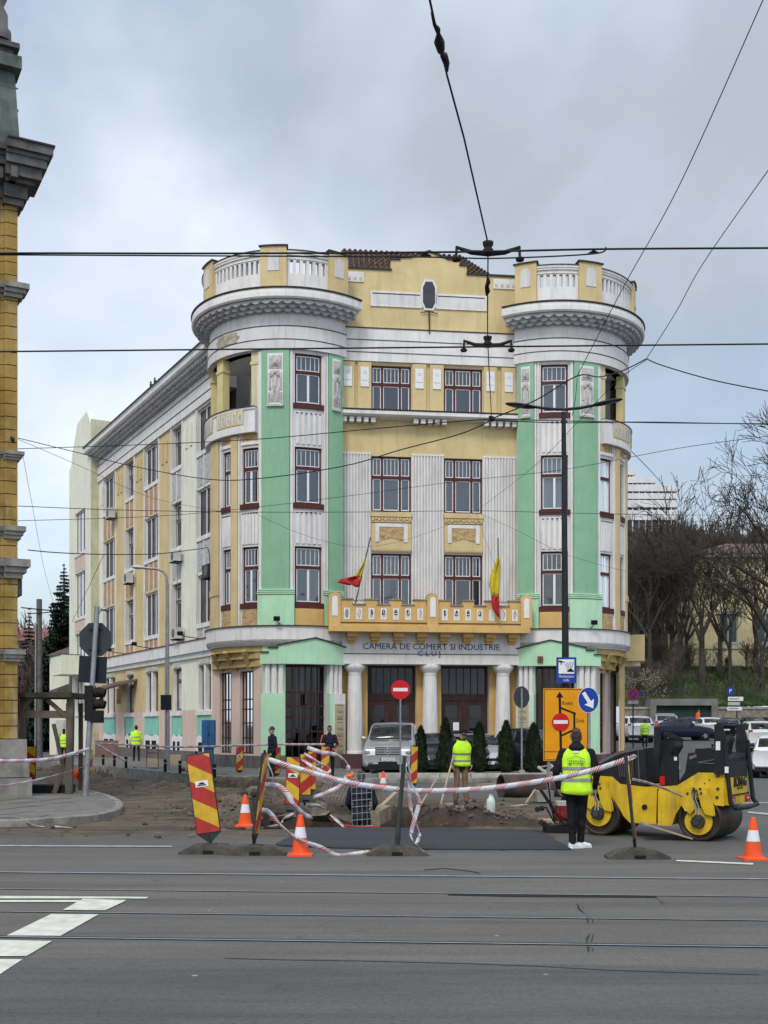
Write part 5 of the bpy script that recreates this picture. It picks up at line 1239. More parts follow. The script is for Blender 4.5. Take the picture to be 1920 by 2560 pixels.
TL_ = [
 (13, 1755, 101, .95, 'thick dark trunk tree left of the park house window'),
 (11, 1800, 103, .85, 'slimmer leaning tree just right of the thick dark trunk tree'),
 (12, 1598, 108, 1.05, 'tall bare tree nearest the right edge of the corner building'),
 (13, 1640, 112, 1.0, 'bare tree with upright limbs left of the park steps'),
 (11, 1680, 116, 1.1, 'broad bare tree below the right end of the hotel'),
 (14, 1716, 109, 1.1, 'small crooked bare tree between the garage and park house'),
 (12, 1890, 104, 1.1, 'spreading bare tree in front of the park house right part'),
 (11, 1860, 128, 1.1, 'bare tree rising behind the park house roof'),
 (13, 1790, 132, 1.1, 'tall bare tree behind the park house left corner'),
 (12, 1930, 126, 1.35, 'large bare tree at the right photo edge behind the park house'),
 (14, 1575, 118, 1.2, 'crooked bare tree partly hidden by the corner building'),
 (13, 1735, 140, 1.0, 'slender bare tree beside the small dark conifer on the skyline'),
 (11, 1655, 138, .9, 'thin bare tree reaching up in front of the hotel terraces'),
 (12, 1590, 136, .95, 'bare tree in front of the left hotel terraces'),
 (13, 1835, 146, 1.0, 'skyline bare tree above the park house ridge'),
 (12, 1825, 101.5, .9, 'bare tree whose crown covers the tall park house window'),
 (14, 1905, 100, 1.2, 'low crooked bare tree near the railing at the right edge'),
 (11, 1625, 104, .9, 'bare tree just behind the pale blossoming shrub'),
 (12, 1665, 106, .95, 'wide bare tree above the left end of the garage'),
 (13, 1700, 104, .8, 'bare tree above the middle of the garage door'),
]
for i, (sd2, px, Y, s_, lb_) in enumerate(TL_): place_tree(sd2, onhill(px, Y), lb_, s_, i * 1.7)
# the near tree whose boughs reach in from the right edge
nt_ = thing('bare_tree', 'near bare tree whose long dark boughs arch in from the right edge', 'tree', V((X(2010, 62), 62, .6)), 0, 'bare park trees')
tr, cr = bare_tree(31, 19, .3, 7, .52, .12, .016, -1.0, .2); 
rg = random.Random(5)
for (a, b_, c) in (((0, 0, 6.5), (-.8, 0, .45), 3.8), ((-.3, 0, 8), (-.9, .1, .5), 4.0), ((0, 0, 9.5), (-.75, 0, .7), 3.6)):
    grow(cr, 0, V(a), V(b_).normalized(), c, .15, 5, rg, .5, -.05, .014, .15)
tr.build('trunk', barkm, nt_, local=True); cr.build('crown', barkm, nt_, local=True)
# far bare wood as one mass
rg = random.Random(21); m = MB(); src = []
for sd2 in (1, 2, 3):
    q = MB(); grow(q, 0, V((0,0,0)), V((0,0,1)), 3.4, .16, 4, random.Random(40 + sd2), .45, .45, .035, .15); 
    for j in range(2): grow(q, 0, V((0,0,1.2 + j)), V((.4 - .8*j, .3, 1)).normalized(), 2.6, .1, 3, random.Random(50 + sd2 + j), .5, .4, .035, .15)
    src.append(q)
for i in range(420):
    Y = rg.uniform(114, 290); px = rg.uniform(1540, 2300)
    if Y < 122 and px > 1725: continue
    x_ = X(px, Y); s_ = rg.uniform(.9, 1.5); R_ = Matrix.Rotation(rg.uniform(0, 6.28), 4, 'Z'); Mx = Matrix.Translation((x_, Y, hill(x_, Y) - .2)) @ R_ @ Matrix.Scale(s_, 4)
    q = src[i % 3]; m.add([Mx @ v for v in q.v], q.f, 0)
for i in range(150):
    Y = rg.uniform(97, 113); px = rg.uniform(1572, 1728) if i < 105 else rg.uniform(1728, 2000); x_ = X(px, Y); s_ = rg.uniform(.12, .34); Mx = Matrix.Translation((x_, Y, hill(x_, Y) - .15)) @ Matrix.Rotation(rg.uniform(0, 6.28), 4, 'Z') @ Matrix.Scale(s_, 4)
    q = src[i % 3]; m.add([Mx @ v for v in q.v], q.f, 0)
tag(m.build('bare_wood', M('far_bark', (.075,.062,.052), var=.4, sc=.3, rough=.95)), 'mass of bare grey brown trees covering the hillside', 'wood', kind='stuff')
m = MB()
for i in range(60):
    Y = rg.uniform(96, 170); px = rg.uniform(-20, 185); x_ = X(px, Y); s_ = rg.uniform(.55, 1.0); Mx = Matrix.Translation((x_, Y, hillL(x_, Y) - .2)) @ Matrix.Rotation(rg.uniform(0, 6.28), 4, 'Z') @ Matrix.Scale(s_, 4)
    q = src[i % 3]; m.add([Mx @ v for v in q.v], q.f, 0)
tag(m.build('bare_thicket', M('thicket_bark', (.10,.07,.065), var=.4, sc=.3, rough=.95)), 'tangle of bare reddish grey bushes and trees behind the wooden frame', 'thicket', kind='stuff')
# conifers
needle = M('dark_needles', (.016,.030,.020), var=.45, sc=1.2, rough=.9)
def spruce(h, r, seed, layers=26):
    rg = random.Random(seed); m = MB()
    for i in range(layers):
        f = i / (layers - 1); z = h * (.08 + .9 * f); rr = r * (1 - f) ** .85 + .12
        k = max(8, int(24 * (1 - f) + 6))
        for j in range(k):
            a = rg.uniform(0, 2*pi); l_ = rr * rg.uniform(.65, 1.15); dr = V((cos(a), sin(a), 0)); sd3 = V((-sin(a), cos(a), 0))
            p0 = V((0, 0, z)); 
            for s in range(5):
                t0, t1 = s / 5, (s + 1) / 5
                def pt(t_): return p0 + dr * l_ * t_ + V((0, 0, -l_ * .38 * t_ + l_ * .22 * t_ * t_))
                wv = (.30 * l_ + .08) * (1 - t1 * .6)
                for sg in (-1, 1):
                    a0, a1 = pt(t0), pt(t1); tip = pt(min(1, t1 + .1)) + sd3 * sg * wv + V((0, 0, -.12 * l_ - rg.uniform(0, .1)))
                    m.add([a0, a1, tip], [(0,1,2)], 0); m.add([a0, pt(t0) + V((0,0,-.30 * l_ - .08)), a1], [(0,1,2)], 0)
        
    return m
sp = thing('spruce', 'tall dark spruce beside the left end of the corner building', 'tree', V((X(160, 84), 84, 0)))
MB().tube([(0,0,0), (0,0,6), (0,0,14)], [.25, .16, .03], 8).build('trunk', barkm, sp, local=True); spruce(14.2, 3.0, 3, 52).build('crown', needle, sp, local=True)
sp = thing('spruce', 'small thin spruce left of the tall one, beside the utility pole', 'tree', V((X(72, 100), 100, .5)))
MB().tube([(0,0,0), (0,0,11.5)], [.15, .02], 8).build('trunk', barkm, sp, local=True); spruce(12, 1.7, 4, 34).build('crown', needle, sp, local=True)
yy = 150; sp = thing('spruce', 'dark conifer standing on the skyline just right of the hotel', 'tree', onhill(1723, yy))
MB().tube([(0,0,0), (0,0,10)], [.2, .02], 8).build('trunk', barkm, sp, local=True); spruce(12.5, 3.0, 8, 34).build('crown', M('conifer_green', (.035,.05,.025), var=.3), sp, local=True)
# blossoming shrub near the right wing
sh = thing('blossoming_shrub', 'pale blossoming shrub over the retaining wall beside the corner building', 'shrub', V((X(1598, 94.5), 94.5, 3.2)))
m = MB(); rg = random.Random(9)
for i in range(7): grow(m, 0, V((0,0,0)), V((rg.uniform(-.8,.8), rg.uniform(-.5,.5), 1)).normalized(), 1.3, .06, 4, rg, .5, .1, .012, .2)
m.build('branches', barkl, sh, local=True); f = MB()
for v in m.v[::16]:
    if v.z > 1: f.ell(v + V((rg.uniform(-.1,.1),)*3), (.05,.05,.05), None, 0, 4, 3)
f.build('blossom', M('blossom', (.30,.265,.20), var=.15), sh, local=True)
# grass tufts on the bank
m = MB(); rg = random.Random(12)
for i in range(9000):
    x_ = rg.uniform(X(1560, 96), 40); y_ = rg.uniform(95.2, 111)
    if nz(x_, y_, .22, 3) < (.05 if x_ < X(1725, y_) else -.22): continue
    z_ = hill(x_, y_); a = rg.uniform(0, pi); hh = rg.uniform(.08, .3); d = V((cos(a)*.12, sin(a)*.12, 0))
    m.add([V((x_, y_, z_ - .05)) - d, V((x_, y_, z_ - .05)) + d, V((x_ + rg.uniform(-.1,.1), y_, z_ + hh))], [(0,1,2)])
tag(m.build('bank_grass', M('grass_blades', (.032,.066,.014), var=.6, sc=.35)), 'bright green grass covering the bank above the garage', 'grass', kind='stuff')
# ================================================================== road works furniture
def stripemat(name, slope, c0=(.58,.36,.02), c1=(.38,.022,.018), per=.46, off=0, rough=.4):
    m = bpy.data.materials.new(name); m.use_nodes = True; t = m.node_tree; b = t.nodes['Principled BSDF']; MT[name] = m
    tc = nd(t, 'ShaderNodeTexCoord'); s = nd(t, 'ShaderNodeSeparateXYZ'); t.links.new(tc.outputs['Object'], s.inputs[0])
    a = nd(t, 'ShaderNodeMath', operation='MULTIPLY_ADD', inp={1: slope}); t.links.new(s.outputs[0], a.inputs[0]); t.links.new(s.outputs[2], a.inputs[2])
    d = nd(t, 'ShaderNodeMath', operation='MULTIPLY_ADD', inp={1: 1/per, 2: 20.0 + off}); t.links.new(a.outputs[0], d.inputs[0])
    f = nd(t, 'ShaderNodeMath', operation='FRACT'); t.links.new(d.outputs[0], f.inputs[0])
    g = nd(t, 'ShaderNodeMath', operation='GREATER_THAN', inp={1: .5}); t.links.new(f.outputs[0], g.inputs[0])
    x = nd(t, 'ShaderNodeMix', data_type='RGBA'); t.links.new(g.outputs[0], x.inputs[0]); x.inputs[6].default_value = c0 + (1,); x.inputs[7].default_value = c1 + (1,)
    n = nd(t, 'ShaderNodeTexNoise', inp={'Scale': 7.0, 'Detail': 5.0}); t.links.new(tc.outputs['Object'], n.inputs[0])
    r = nd(t, 'ShaderNodeMapRange', inp={1: .3, 2: .7, 3: .75, 4: 1.1}); t.links.new(n.outputs[0], r.inputs[0])
    q = nd(t, 'ShaderNodeVectorMath', operation='SCALE'); t.links.new(x.outputs[2], q.inputs[0]); t.links.new(r.outputs[0], q.inputs['Scale'])
    t.links.new(q.outputs[0], b.inputs['Base Color']); b.inputs['Roughness'].default_value = rough
    return m
stD = stripemat('stripes_falling', .62, per=.50, off=.42); stU = stripemat('stripes_rising', -.9, per=.52, off=.1)
rubber = M('recycled_rubber', (.075,.07,.062), var=.3, sc=6, bump=.3, bs=20, rough=.9)
def foot(mb, l=.84, d=.34, h=.13):
    pts = [(-l/2, 0), (l/2, 0), (l/2, .035), (l*.26, h), (-l*.26, h), (-l/2, .035)]
    k = len(pts); vs = [(x, -d/2, z) for x, z in pts] + [(x, d/2, z) for x, z in pts]
    mb.add(vs, [tuple(range(k)), tuple(reversed(range(k, 2*k)))] + [(i, k+i, k+(i+1) % k, (i+1) % k) for i in range(k)], 0)
    mb.box((-.075, -d/2 - .004, .012), (.075, -d/2, .06), 1); mb.box((-.09, -.06, h), (.09, .06, h + .018), 0)
DG = 'red and yellow striped warning panels'
def panel(loc, label, rz=0, lean=0, leany=0, h=1.1, w=.34, mat=stD, has_foot=True, footrz=0, z0=.16, sticker=False, group=DG, name='warning_panel'):
    t = thing(name, label, 'warning panel', loc, rz, group)
    if has_foot:
        f = MB(); foot(f); f.xf(Matrix.Rotation(footrz, 4, 'Z')); f.build('rubber_foot', [rubber, dark], t, local=True)
    Mx = Matrix.Translation((0, 0, z0)) @ Matrix.Rotation(lean, 4, 'Y') @ Matrix.Rotation(leany, 4, 'X')
    m = MB(); hw = w/2; pts = [(-hw, .13), (0, -.02), (hw, .13), (hw, h + .13), (-hw, h + .13)]
    k = 5; m.add([(x, .012, z) for x, z in pts] + [(x, .045, z) for x, z in pts], [tuple(range(k)), tuple(reversed(range(k, 2*k)))] + [(i, (i+1) % k, k+(i+1) % k, k+i) for i in range(k)], 0)
    m.xf(Mx).build('plate', M('panel_backing', (.03,.035,.033), var=.2), t, local=True)
    m = MB(); e_ = .012; m.add([(-hw + e_, 0, .14), (hw - e_, 0, .14), (hw - e_, 0, h + .118), (-hw + e_, 0, h + .118), (-hw + e_, .0115, .14), (hw - e_, .0115, .14), (hw - e_, .0115, h + .118), (-hw + e_, .0115, h + .118)], [(0,1,2,3), (0,4,5,1), (1,5,6,2), (2,6,7,3), (3,7,4,0)])
    o = m.build('striped_face', mat, t, local=True); o.matrix_local = Mx
    m = MB().cyl((0, .03, -.1 if has_foot else -.1), (0, .03, .1), .022, n=8); m.xf(Mx).build('stem', dkmetal, t, local=True)
    m = MB().cyl((-.02, .03, h + .12), (-.02, .03, h + .17), .018, n=6); m.xf(Mx).build('knob', black, t, local=True)
    if sticker:
        m = MB().box((-.09, -.006, h * .70), (.09, -.001, h * .70 + .085), 0).box((-.07, -.008, h * .70 + .015), (.06, -.006, h * .70 + .03), 1)
        m.add([(-.05, -.008, h*.7+.035), (.05, -.008, h*.7+.035), (.02, -.008, h*.7+.065), (-.03, -.008, h*.7+.06)], [(0,1,2,3)], 1)
        m.xf(Mx).build('sticker', [wpaint, dkmetal], t, local=True)
    return t
def gpt(px, py, z=0):
    Y = F * (CZ - z) / (py - HZ); return V((X(px, Y), Y, z))
panel(gpt(525, 2134), 'large leaning red and yellow panel on a rubber foot, nearest of all on the left', 0, radians(-8.0), 0, 1.13, .345, stD, sticker=True)
panel(gpt(640, 2137), 'striped panel seen edge-on like a post, draped in tape, beside the large leaning panel', radians(84), radians(0), radians(7), 1.14, .3, stU, footrz=radians(-84), name='warning_panel')
panel(gpt(1593, 2146), 'striped panel seen edge-on like a post in front of the yellow roller', radians(80), 0, radians(-6), 1.12, .3, stU, footrz=radians(-80))
t = thing('barrier_post', 'plain dark barrier post on a rubber foot with tape hanging from its top', 'barrier post', gpt(993, 2138))
f = MB(); foot(f); f.build('rubber_foot', [rubber, dark], t, local=True)
MB().tube([(0, 0, .12), (.03, 0, .6), (.105, 0, 1.38)], [.042, .032, .028], 10).build('pole', M('post_dark', (.035,.042,.045), var=.3, sc=6), t, local=True)
for (px, yt, yb, Y, mt_, st_k, lab) in (
    (598, 1866, 1936, 40.0, stU, 1, 'small striped panel with white top plate in front of the pink tower wall'),
    (689, 1868, 1945, 37.5, stU, 0, 'small striped panel in front of the mint green pier, before the capped man'),
    (812, 1866, 1952, 35.6, stU, 0, 'small striped panel beside the man in orange and dark jacket'),
    (1034, 1866, 1972, 31.5, stU, 0, 'narrow striped panel standing in front of the silver van'),
    (730, 1892, 2030, 22.4, stD, 1, 'red and yellow panel with sticker, front one of the cluster by the dig'),
    (762, 1885, 2005, 24.0, stU, 0, 'middle panel of the cluster by the dig, stripes rising'),
    (778, 1878, 1990, 26.2, stU, 0, 'rearmost panel of the cluster by the dig, mostly hidden'),
    (75, 1866, 1958, 31.0, stD, 0, 'striped panel seen through the wooden frame on the left'),
    (224, 1875, 1938, 37.0, stU, 0, 'striped panel half hidden behind the traffic light pole')):
    zb = ZY(yb, Y); h_ = (yb - yt) * Y / F; hw = {598: .26, 689: .29, 812: .28, 1034: .21, 730: .29, 762: .26, 778: .22, 75: .28, 224: .22}[px]
    panel(V((X(px, Y), Y, zb)), lab, radians({730: -8, 762: 12, 778: 20, 1034: 15, 224: 45}.get(px, 3)), radians(1.5), 0, h_ - .15, hw, mt_, has_foot=px in (730, 762), z0=.02, sticker=bool(st_k))
# cones
coneo = M('cone_orange', (.72,.085,.02), var=.12, sc=5, rough=.5); conew = M('cone_white', (.62,.63,.66), var=.08, sc=6, rough=.4)
def cone(loc, label, rx=None, sc_=1):
    t = thing('traffic_cone', label, 'cone', loc, 0, 'orange traffic cones', sc_)
    def sq(r, z, rr=.3): return [(r * (1 if sx > 0 else -1) * 1, r * (1 if sy > 0 else -1), z) for sx, sy in ((-1,-1),(1,-1),(1,1),(-1,1))]
    m = MB().box((-.17, -.17, 0), (.17, .17, .025)); m.lathe((0,0,0), [(.155, .02), (.14, .04), (.125, .05)], 20)
    m.build('base', coneo, t, local=True)
    MB().lathe((0,0,0), [(.125, .04), (.088, .25)], 20).build('lower_body', coneo, t, local=True)
    MB().lathe((0,0,0), [(.09, .25), (.064, .40)], 20).build('reflective_collar', conew, t, local=True)
    MB().lathe((0,0,0), [(.065, .40), (.035, .55), (.03, .565), (.022, .57)], 20).build('tip', coneo, t, local=True)
    if rx is not None: t.rotation_euler = rx
    return t
cone(gpt(613, 2066), 'orange cone with white collar on the muddy ground between panel and post')
cone(gpt(751, 2139), 'orange cone with white collar at the near left corner of the fresh asphalt')
cone(gpt(958, 1981), 'small looking cone in front of the silver van beyond the dig')
cone(gpt(1883, 2149), 'orange cone with white collar right of the yellow roller')
cone(gpt(192, 1946, .12) + V((0,0,.12)), 'fallen orange cone lying behind the leaning signal pole', (radians(80), 0, radians(70)))
# signs
def disc(mb, c, r, y, rx=None, n=28, mi=0, th=.012):
    rx = rx or r; vs = [(c[0] + rx * cos(2*pi*i/n), y, c[1] + r * sin(2*pi*i/n)) for i in range(n)] + [(c[0] + rx * cos(2*pi*i/n), y + th, c[1] + r * sin(2*pi*i/n)) for i in range(n)]
    return mb.add(vs, [tuple(range(n)), tuple(reversed(range(n, 2*n)))] + [(i, n+i, n+(i+1) % n, (i+1) % n) for i in range(n)], mi)
redm = M('sign_red', (.50,.012,.016), var=.06, sc=6, rough=.35); sblue = M('sign_blue', (.012,.045,.26), var=.08, sc=5, rough=.35); swhite = M('sign_white', (.66,.67,.68), var=.05, sc=6, rough=.35)
sback = M('sign_back', (.035,.042,.05), var=.12, sc=4, rough=.5, metal=.1); sorange = M('sign_orange', (.66,.27,.008), var=.07, sc=3, rough=.4)
Ys = 36.75
t = thing('no_entry_sign', 'red no entry disc on a thin grey pole in front of the entrance columns', 'road sign', V((X(1001, Ys), Ys, .2)))
zc2 = ZY(1724, Ys) - .2
MB().cyl((0, .03, 0), (0, .03, zc2 + .2), .03, n=10).build('pole', metal, t, local=True)
d = MB(); disc(d, (0, zc2), .315, 0); d.build('disc', redm, t, local=True)
MB().box((-.24, -.006, zc2 - .055), (.24, -.001, zc2 + .055)).build('bar', swhite, t, local=True)
t = thing('sign_seen_from_behind', 'dark back of a round road sign on a thin grey pole among the thujas', 'road sign', V((X(1304, Ys), Ys, .2)))
zc2 = ZY(1743, Ys) - .2
MB().cyl((0, -.03, 0), (0, -.03, zc2 + .3), .032, n=10).build('pole', metal, t, local=True)
d = MB(); disc(d, (0, zc2), .36, 0, .26); d.build('disc', sback, t, local=True)
MB().ell((0, -.03, .08), (.13, .13, .1), None, 0).build('foot', stone, t, local=True)
# yellow detour board
Yd = 25.0; t = thing('detour_sign', 'big orange detour board with black route lines, no entry disc and street names', 'road sign', V((X(1415, Yd), Yd, 0)), radians(4))
def L_(px, py): return ((px - 1415) / F * Yd, ZY(py, Yd))
x0, zt = L_(1358, 1721); x1, zb = L_(1472, 1902)
m = MB().box((x0, 0, zb), (x1, .03, zt), 0); m.box((x0 + .1, .04, .0), (x0 + .16, .1, zt - .1), 1); m.box((x1 - .16, .04, 0), (x1 - .1, .1, zt - .1), 1)
m.build('board', [sorange, metal], t, local=True)
m = MB(); 
for (a, b_, c, d_) in ((x0 + .02, zt - .03, x1 - .02, zt - .018), (x0 + .02, zb + .018, x1 - .02, zb + .03), (x0 + .03, L_(0, 1880)[1], x1 - .03, L_(0, 1878.5)[1])): m.box((a, -.003, b_), (c, -.001, d_))
for a in (x0 + .018, x1 - .03): m.box((a, -.003, zb + .03), (a + .012, -.001, zt - .03))
def ln(p, q, w_=.045, y=-.004):
    p = V((p[0], 0, p[1])); q = V((q[0], 0, q[1])); dd = (q - p).normalized(); n_ = V((-dd.z, 0, dd.x)) * w_ / 2; o_ = V((0, y, 0))
    m.add([p - n_ + o_, q - n_ + o_, q + n_ + o_, p + n_ + o_], [(0,1,2,3)])
ln(L_(1402, 1876), L_(1399, 1740), .055); ln(L_(1402, 1770), L_(1436, 1783), .04, -.005); ln(L_(1436, 1783), L_(1436, 1824), .045, -.0055); ln(L_(1436, 1824), L_(1403, 1839), .04, -.006)
a = L_(1399, 1729); m.add([(a[0], -.005, a[1]), (a[0] - .085, -.005, a[1] - .13), (a[0] + .085, -.005, a[1] - .13)], [(0,1,2)])
disc(m, L_(1436, 1784), .035, -.0065, n=14, th=.001); disc(m, L_(1436, 1822), .035, -.0067, n=14, th=.001)
m.build('route_lines', black, t, local=True)
d = MB(); disc(d, L_(1401, 1805), .197, -.02, th=.012); no = d.build('no_entry_disc', redm, t, local=True)
a = L_(1401, 1805); MB().box((a[0] - .16, -.026, a[1] - .04), (a[0] + .16, -.021, a[1] + .04)).build('bar', swhite, no, local=True)
for s_, (px, py) in (('Rosetti', (1405, 1762)), ('Gruia', (1440, 1806)), ('P.', (1425, 1846))):
    a = L_(px, py); text(s_, .125, black, (a[0], -.004, a[1]), (1,0,0), t, extr=.001, align='LEFT', sx=.66, local=True)
# blue arrow disc
Ya = 24.0; t = thing('keep_right_sign', 'blue disc with white arrow pointing down right, overlapping the orange board', 'road sign', V((X(1474, Ya), Ya, 0)))
zc2 = ZY(1750, Ya); xc = X(1471, Ya) - X(1474, Ya)
MB().cyl((0, .035, 0), (0, .035, zc2 + .2), .028, n=10).build('pole', metal, t, local=True)
d = MB(); disc(d, (xc, zc2), .265, 0, .215); d.build('disc', sblue, t, local=True)
d = MB(); disc(d, (xc, zc2), .275, .004, .225, th=.006); d.build('rim', swhite, t, local=True)
m = MB(); q0 = V((xc - .105, 0, zc2 + .16)); q1 = V((xc + .105, 0, zc2 - .18)); dd = (q1 - q0).normalized(); n_ = V((-dd.z, 0, dd.x)); e0 = q0 + dd * .24; o_ = V((0, -.003, 0))
m.add([q0 + n_*.04 + o_, q0 - n_*.04 + o_, e0 - n_*.04 + o_, e0 - n_*.12 + o_ + dd*-.01, q1 + o_, e0 + n_*.12 + o_ - dd*.01, e0 + n_*.04 + o_], [(0,1,2,3,4,5,6)]); m.build('arrow', swhite, t, local=True)
# double street lamp with the blue traffic monitoring sign
Yp = 26.0; t = thing('double_street_lamp', 'tall black street lamp with two flat heads in front of the right tower', 'street lamp', V((X(1414, Yp), Yp, 0)))
def LP(px, py, dy=0): return ((px - 1414) / F * Yp, dy, ZY(py, Yp))
MB().tube([(0,0,0), LP(1414, 1700), LP(1409, 1030)], [.10, .085, .052], 12).build('pole', dkmetal, t, local=True)
MB().tube([LP(1335, 1017), LP(1370, 1022), LP(1409, 1024), LP(1450, 1020), LP(1482, 1014)], .035, 8).build('arm', dkmetal, t, local=True)
for (a, b_) in (((1264, 1009), (1340, 1019)), ((1556, 998), (1478, 1014))):
    p, q = V(LP(*a)), V(LP(*b_)); m = MB(); c = (p + q)/2; r_ = (q - p).to_track_quat('X', 'Z').to_matrix()
    m.ell(c, ((q - p).length/2 + .02, .14, .05), r_, 0, 16, 8); ho = m.build('lamp_head', dkmetal, t, local=True)
    MB().ell(c + V((0, 0, -.025)) + (p - c) * .2, ((q - p).length * .3, .1, .035), r_, 0, 14, 6).build('lens', M('lamp_lens', (.10,.11,.12), var=0, rough=.2), ho, local=True)
t = thing('traffic_monitoring_sign', 'blue sign with camera and car symbols fixed to the double lamp post', 'road sign', V((X(1416, 25.85), 25.85, ZY(1708, 25.85))))
w_, h_ = .46, .60
MB().box((-w_/2, 0, 0), (w_/2, .02, h_)).build('plate', sblue, t, local=True)
MB().box((-w_/2 + .05, -.004, .22), (w_/2 - .05, -.001, h_ - .05)).build('picture_field', swhite, t, local=True)
m = MB(); m.bx((-.13, -.007, .5), (.09, .002, .04), Matrix.Rotation(radians(15), 3, 'Y')); m.bx((-.125, -.007, .455), (.02, .002, .06)); m.bx((-.055, -.007, .485), (.03, .002, .03))
for q in range(4):
    r_ = .06 + q * .045; pts = [V((-.04 + r_ * cos(radians(-a)), -.007, .48 + r_ * sin(radians(-a)))) for a in (-5, 15, 35, 55, 75)]
    for a, b_ in zip(pts, pts[1:]): m.beam(a, b_, .002, .012)
m.box((.02, -.008, .26), (.17, -.006, .30)); m.add([(.045, -.008, .30), (.145, -.008, .30), (.125, -.008, .335), (.065, -.008, .335)], [(0,1,2,3)]); m.build('symbols', black, t, local=True)
text('Monitorizare', .085, swhite, (0, -.003, .13), (1,0,0), t, extr=.001, sx=.78, local=True); text('trafic', .085, swhite, (0, -.003, .045), (1,0,0), t, extr=.001, sx=.78, local=True)
# no stopping sign and parking signs further back
Yq = 58.0; t = thing('no_stopping_sign', 'round red and blue no stopping sign on a black pole near the right wing', 'road sign', V((X(1583, Yq), Yq, .15)))
zc2 = ZY(1735, Yq) - .15
MB().cyl((0, .03, 0), (0, .03, zc2 + .2), .035, n=8).build('pole', dkmetal, t, local=True)
d = MB(); disc(d, (0, zc2), .29, 0); d.build('disc', redm, t, local=True); d = MB(); disc(d, (0, zc2), .225, -.005, th=.004); d.build('field', sblue, t, local=True)
m = MB(); m.beam((-.16, -.008, zc2 - .16), (.16, -.008, zc2 + .16), .003, .05); m.beam((-.16, -.010, zc2 + .16), (.16, -.010, zc2 - .16), .003, .05); m.build('cross', redm, t, local=True)
m = MB().box((-.27, 0, zc2 - .52), (.27, .02, zc2 - .34)); m.build('lower_plate', M('grey_plate', (.4,.4,.4), var=.1), t, local=True)
m = MB().box((.3, .2, zc2 - .1), (.55, .22, zc2 + .12)); m.build('side_plate', sblue, t, local=True)
Yr = 88.0; t = thing('parking_signpost', 'signpost with blue parking sign over white direction boards by the retaining wall', 'road sign', V((X(1842, Yr), Yr, 1.0)))
def L3(px, py): return ((px - 1842) / F * Yr, ZY(py, Yr) - 1.0)
MB().cyl((0, .03, 0), (0, .03, L3(0, 1718)[1]), .04, n=8).build('pole', dkmetal, t, local=True)
a = L3(1818, 1738); b_ = L3(1834, 1718); MB().box((a[0], -.01, a[1]), (b_[0], .02, b_[1])).build('parking_plate', sblue, t, local=True)
text('P', .42, swhite, ((a[0] + b_[0])/2, -.015, a[1] + .2), (1,0,0), t, extr=.001, local=True)
for i, (ya, yb, xa, xb) in enumerate(((1752, 1742, 1820, 1858), (1763, 1755, 1820, 1850), (1776, 1767, 1818, 1855))):
    a = L3(xa, ya); b_ = L3(xb, yb); MB().box((a[0], -.02, a[1]), (b_[0], .0, b_[1])).build('direction_board', swhite if i != 1 else MT['grey_plate'], t, local=True)
    if i != 1:
        m = MB(); 
        for q in range(6): m.box((a[0] + .12 + q * .13, -.024, a[1] + .1), (a[0] + .2 + q * .13, -.021, a[1] + .2))
        m.build('lettering', black, t, local=True)
# traffic light pole on the left
Yt = 27.0; t = thing('signal_pole', 'leaning grey pole with traffic light and backs of an octagonal and a square sign', 'traffic light', V((X(213, Yt), Yt, .12)))
def LT(px, py, dy=0): return V(((px - 213) / F * Yt, dy, ZY(py, Yt) - .12))
MB().tube([(0,0,0), LT(222, 1850), LT(243, 1516)], [.075, .068, .06], 12).build('pole', metal, t, local=True)
c = LT(236, 1598); m = MB(); n = 8
vs = [(c.x + .435 * cos(pi/8 + pi*i/4), .1, c.z + .435 * sin(pi/8 + pi*i/4)) for i in range(8)]; vs += [(a, .115, b_) for a, _, b_ in vs]
m.add(vs, [tuple(range(8)), tuple(reversed(range(8, 16)))] + [(i, 8+i, 8+(i+1) % 8, (i+1) % 8) for i in range(8)])
m.xf(Matrix.Translation(V((c.x, 0, 0))) @ Matrix.Scale(.97, 4, (1,0,0)) @ Matrix.Translation(V((-c.x, 0, 0)))).build('stop_sign_back', sback, t, local=True)
m = MB().box((c.x - .15, .07, c.z + .23), (c.x + .17, .1, c.z + .26)); m.build('bracket', dkmetal, t, local=True); MB().box((c.x - .17, .07, c.z - .26), (c.x + .15, .1, c.z - .23)).build('bracket', dkmetal, t, local=True)
a = LT(194, 1707); b_ = LT(264, 1640); m = MB().bx(((a.x + b_.x)/2, .1, (a.z + b_.z)/2), (b_.x - a.x, .015, b_.z - a.z), Matrix.Rotation(radians(3), 3, 'Y')); m.build('square_sign_back', M('sign_back_dark', (.012,.018,.025), var=.2), t, local=True)
m = MB(); a = LT(214, 1802); m.box((a.x, -.1, a.z), (a.x + .2, .18, a.z + .85)); hs = m.build('signal_housing', black, t, local=True)
for q, zz in enumerate((.68, .40)):
    v = MB(); p = V((a.x + .2, .04, a.z + zz)); v.tube([p, p + V((.14, .0, .01)), p + V((.26, 0, -.02))], [.125, .12, .10], 14, cap=False); v.ell(p + V((.05, 0, 0)), (.04, .11, .11)); v.build('visor', black, hs, local=True)
m = MB().box((a.x + .17, -.12, a.z - .05), (a.x + .42, .1, a.z + .25)); m.build('second_housing', black, t, local=True)
m = MB().tube([LT(243, 1540, 0), LT(254, 1523, 0)], .02, 6).ell(LT(260, 1523), (.09, .06, .045)); m.build('camera_bracket', metal, t, local=True)
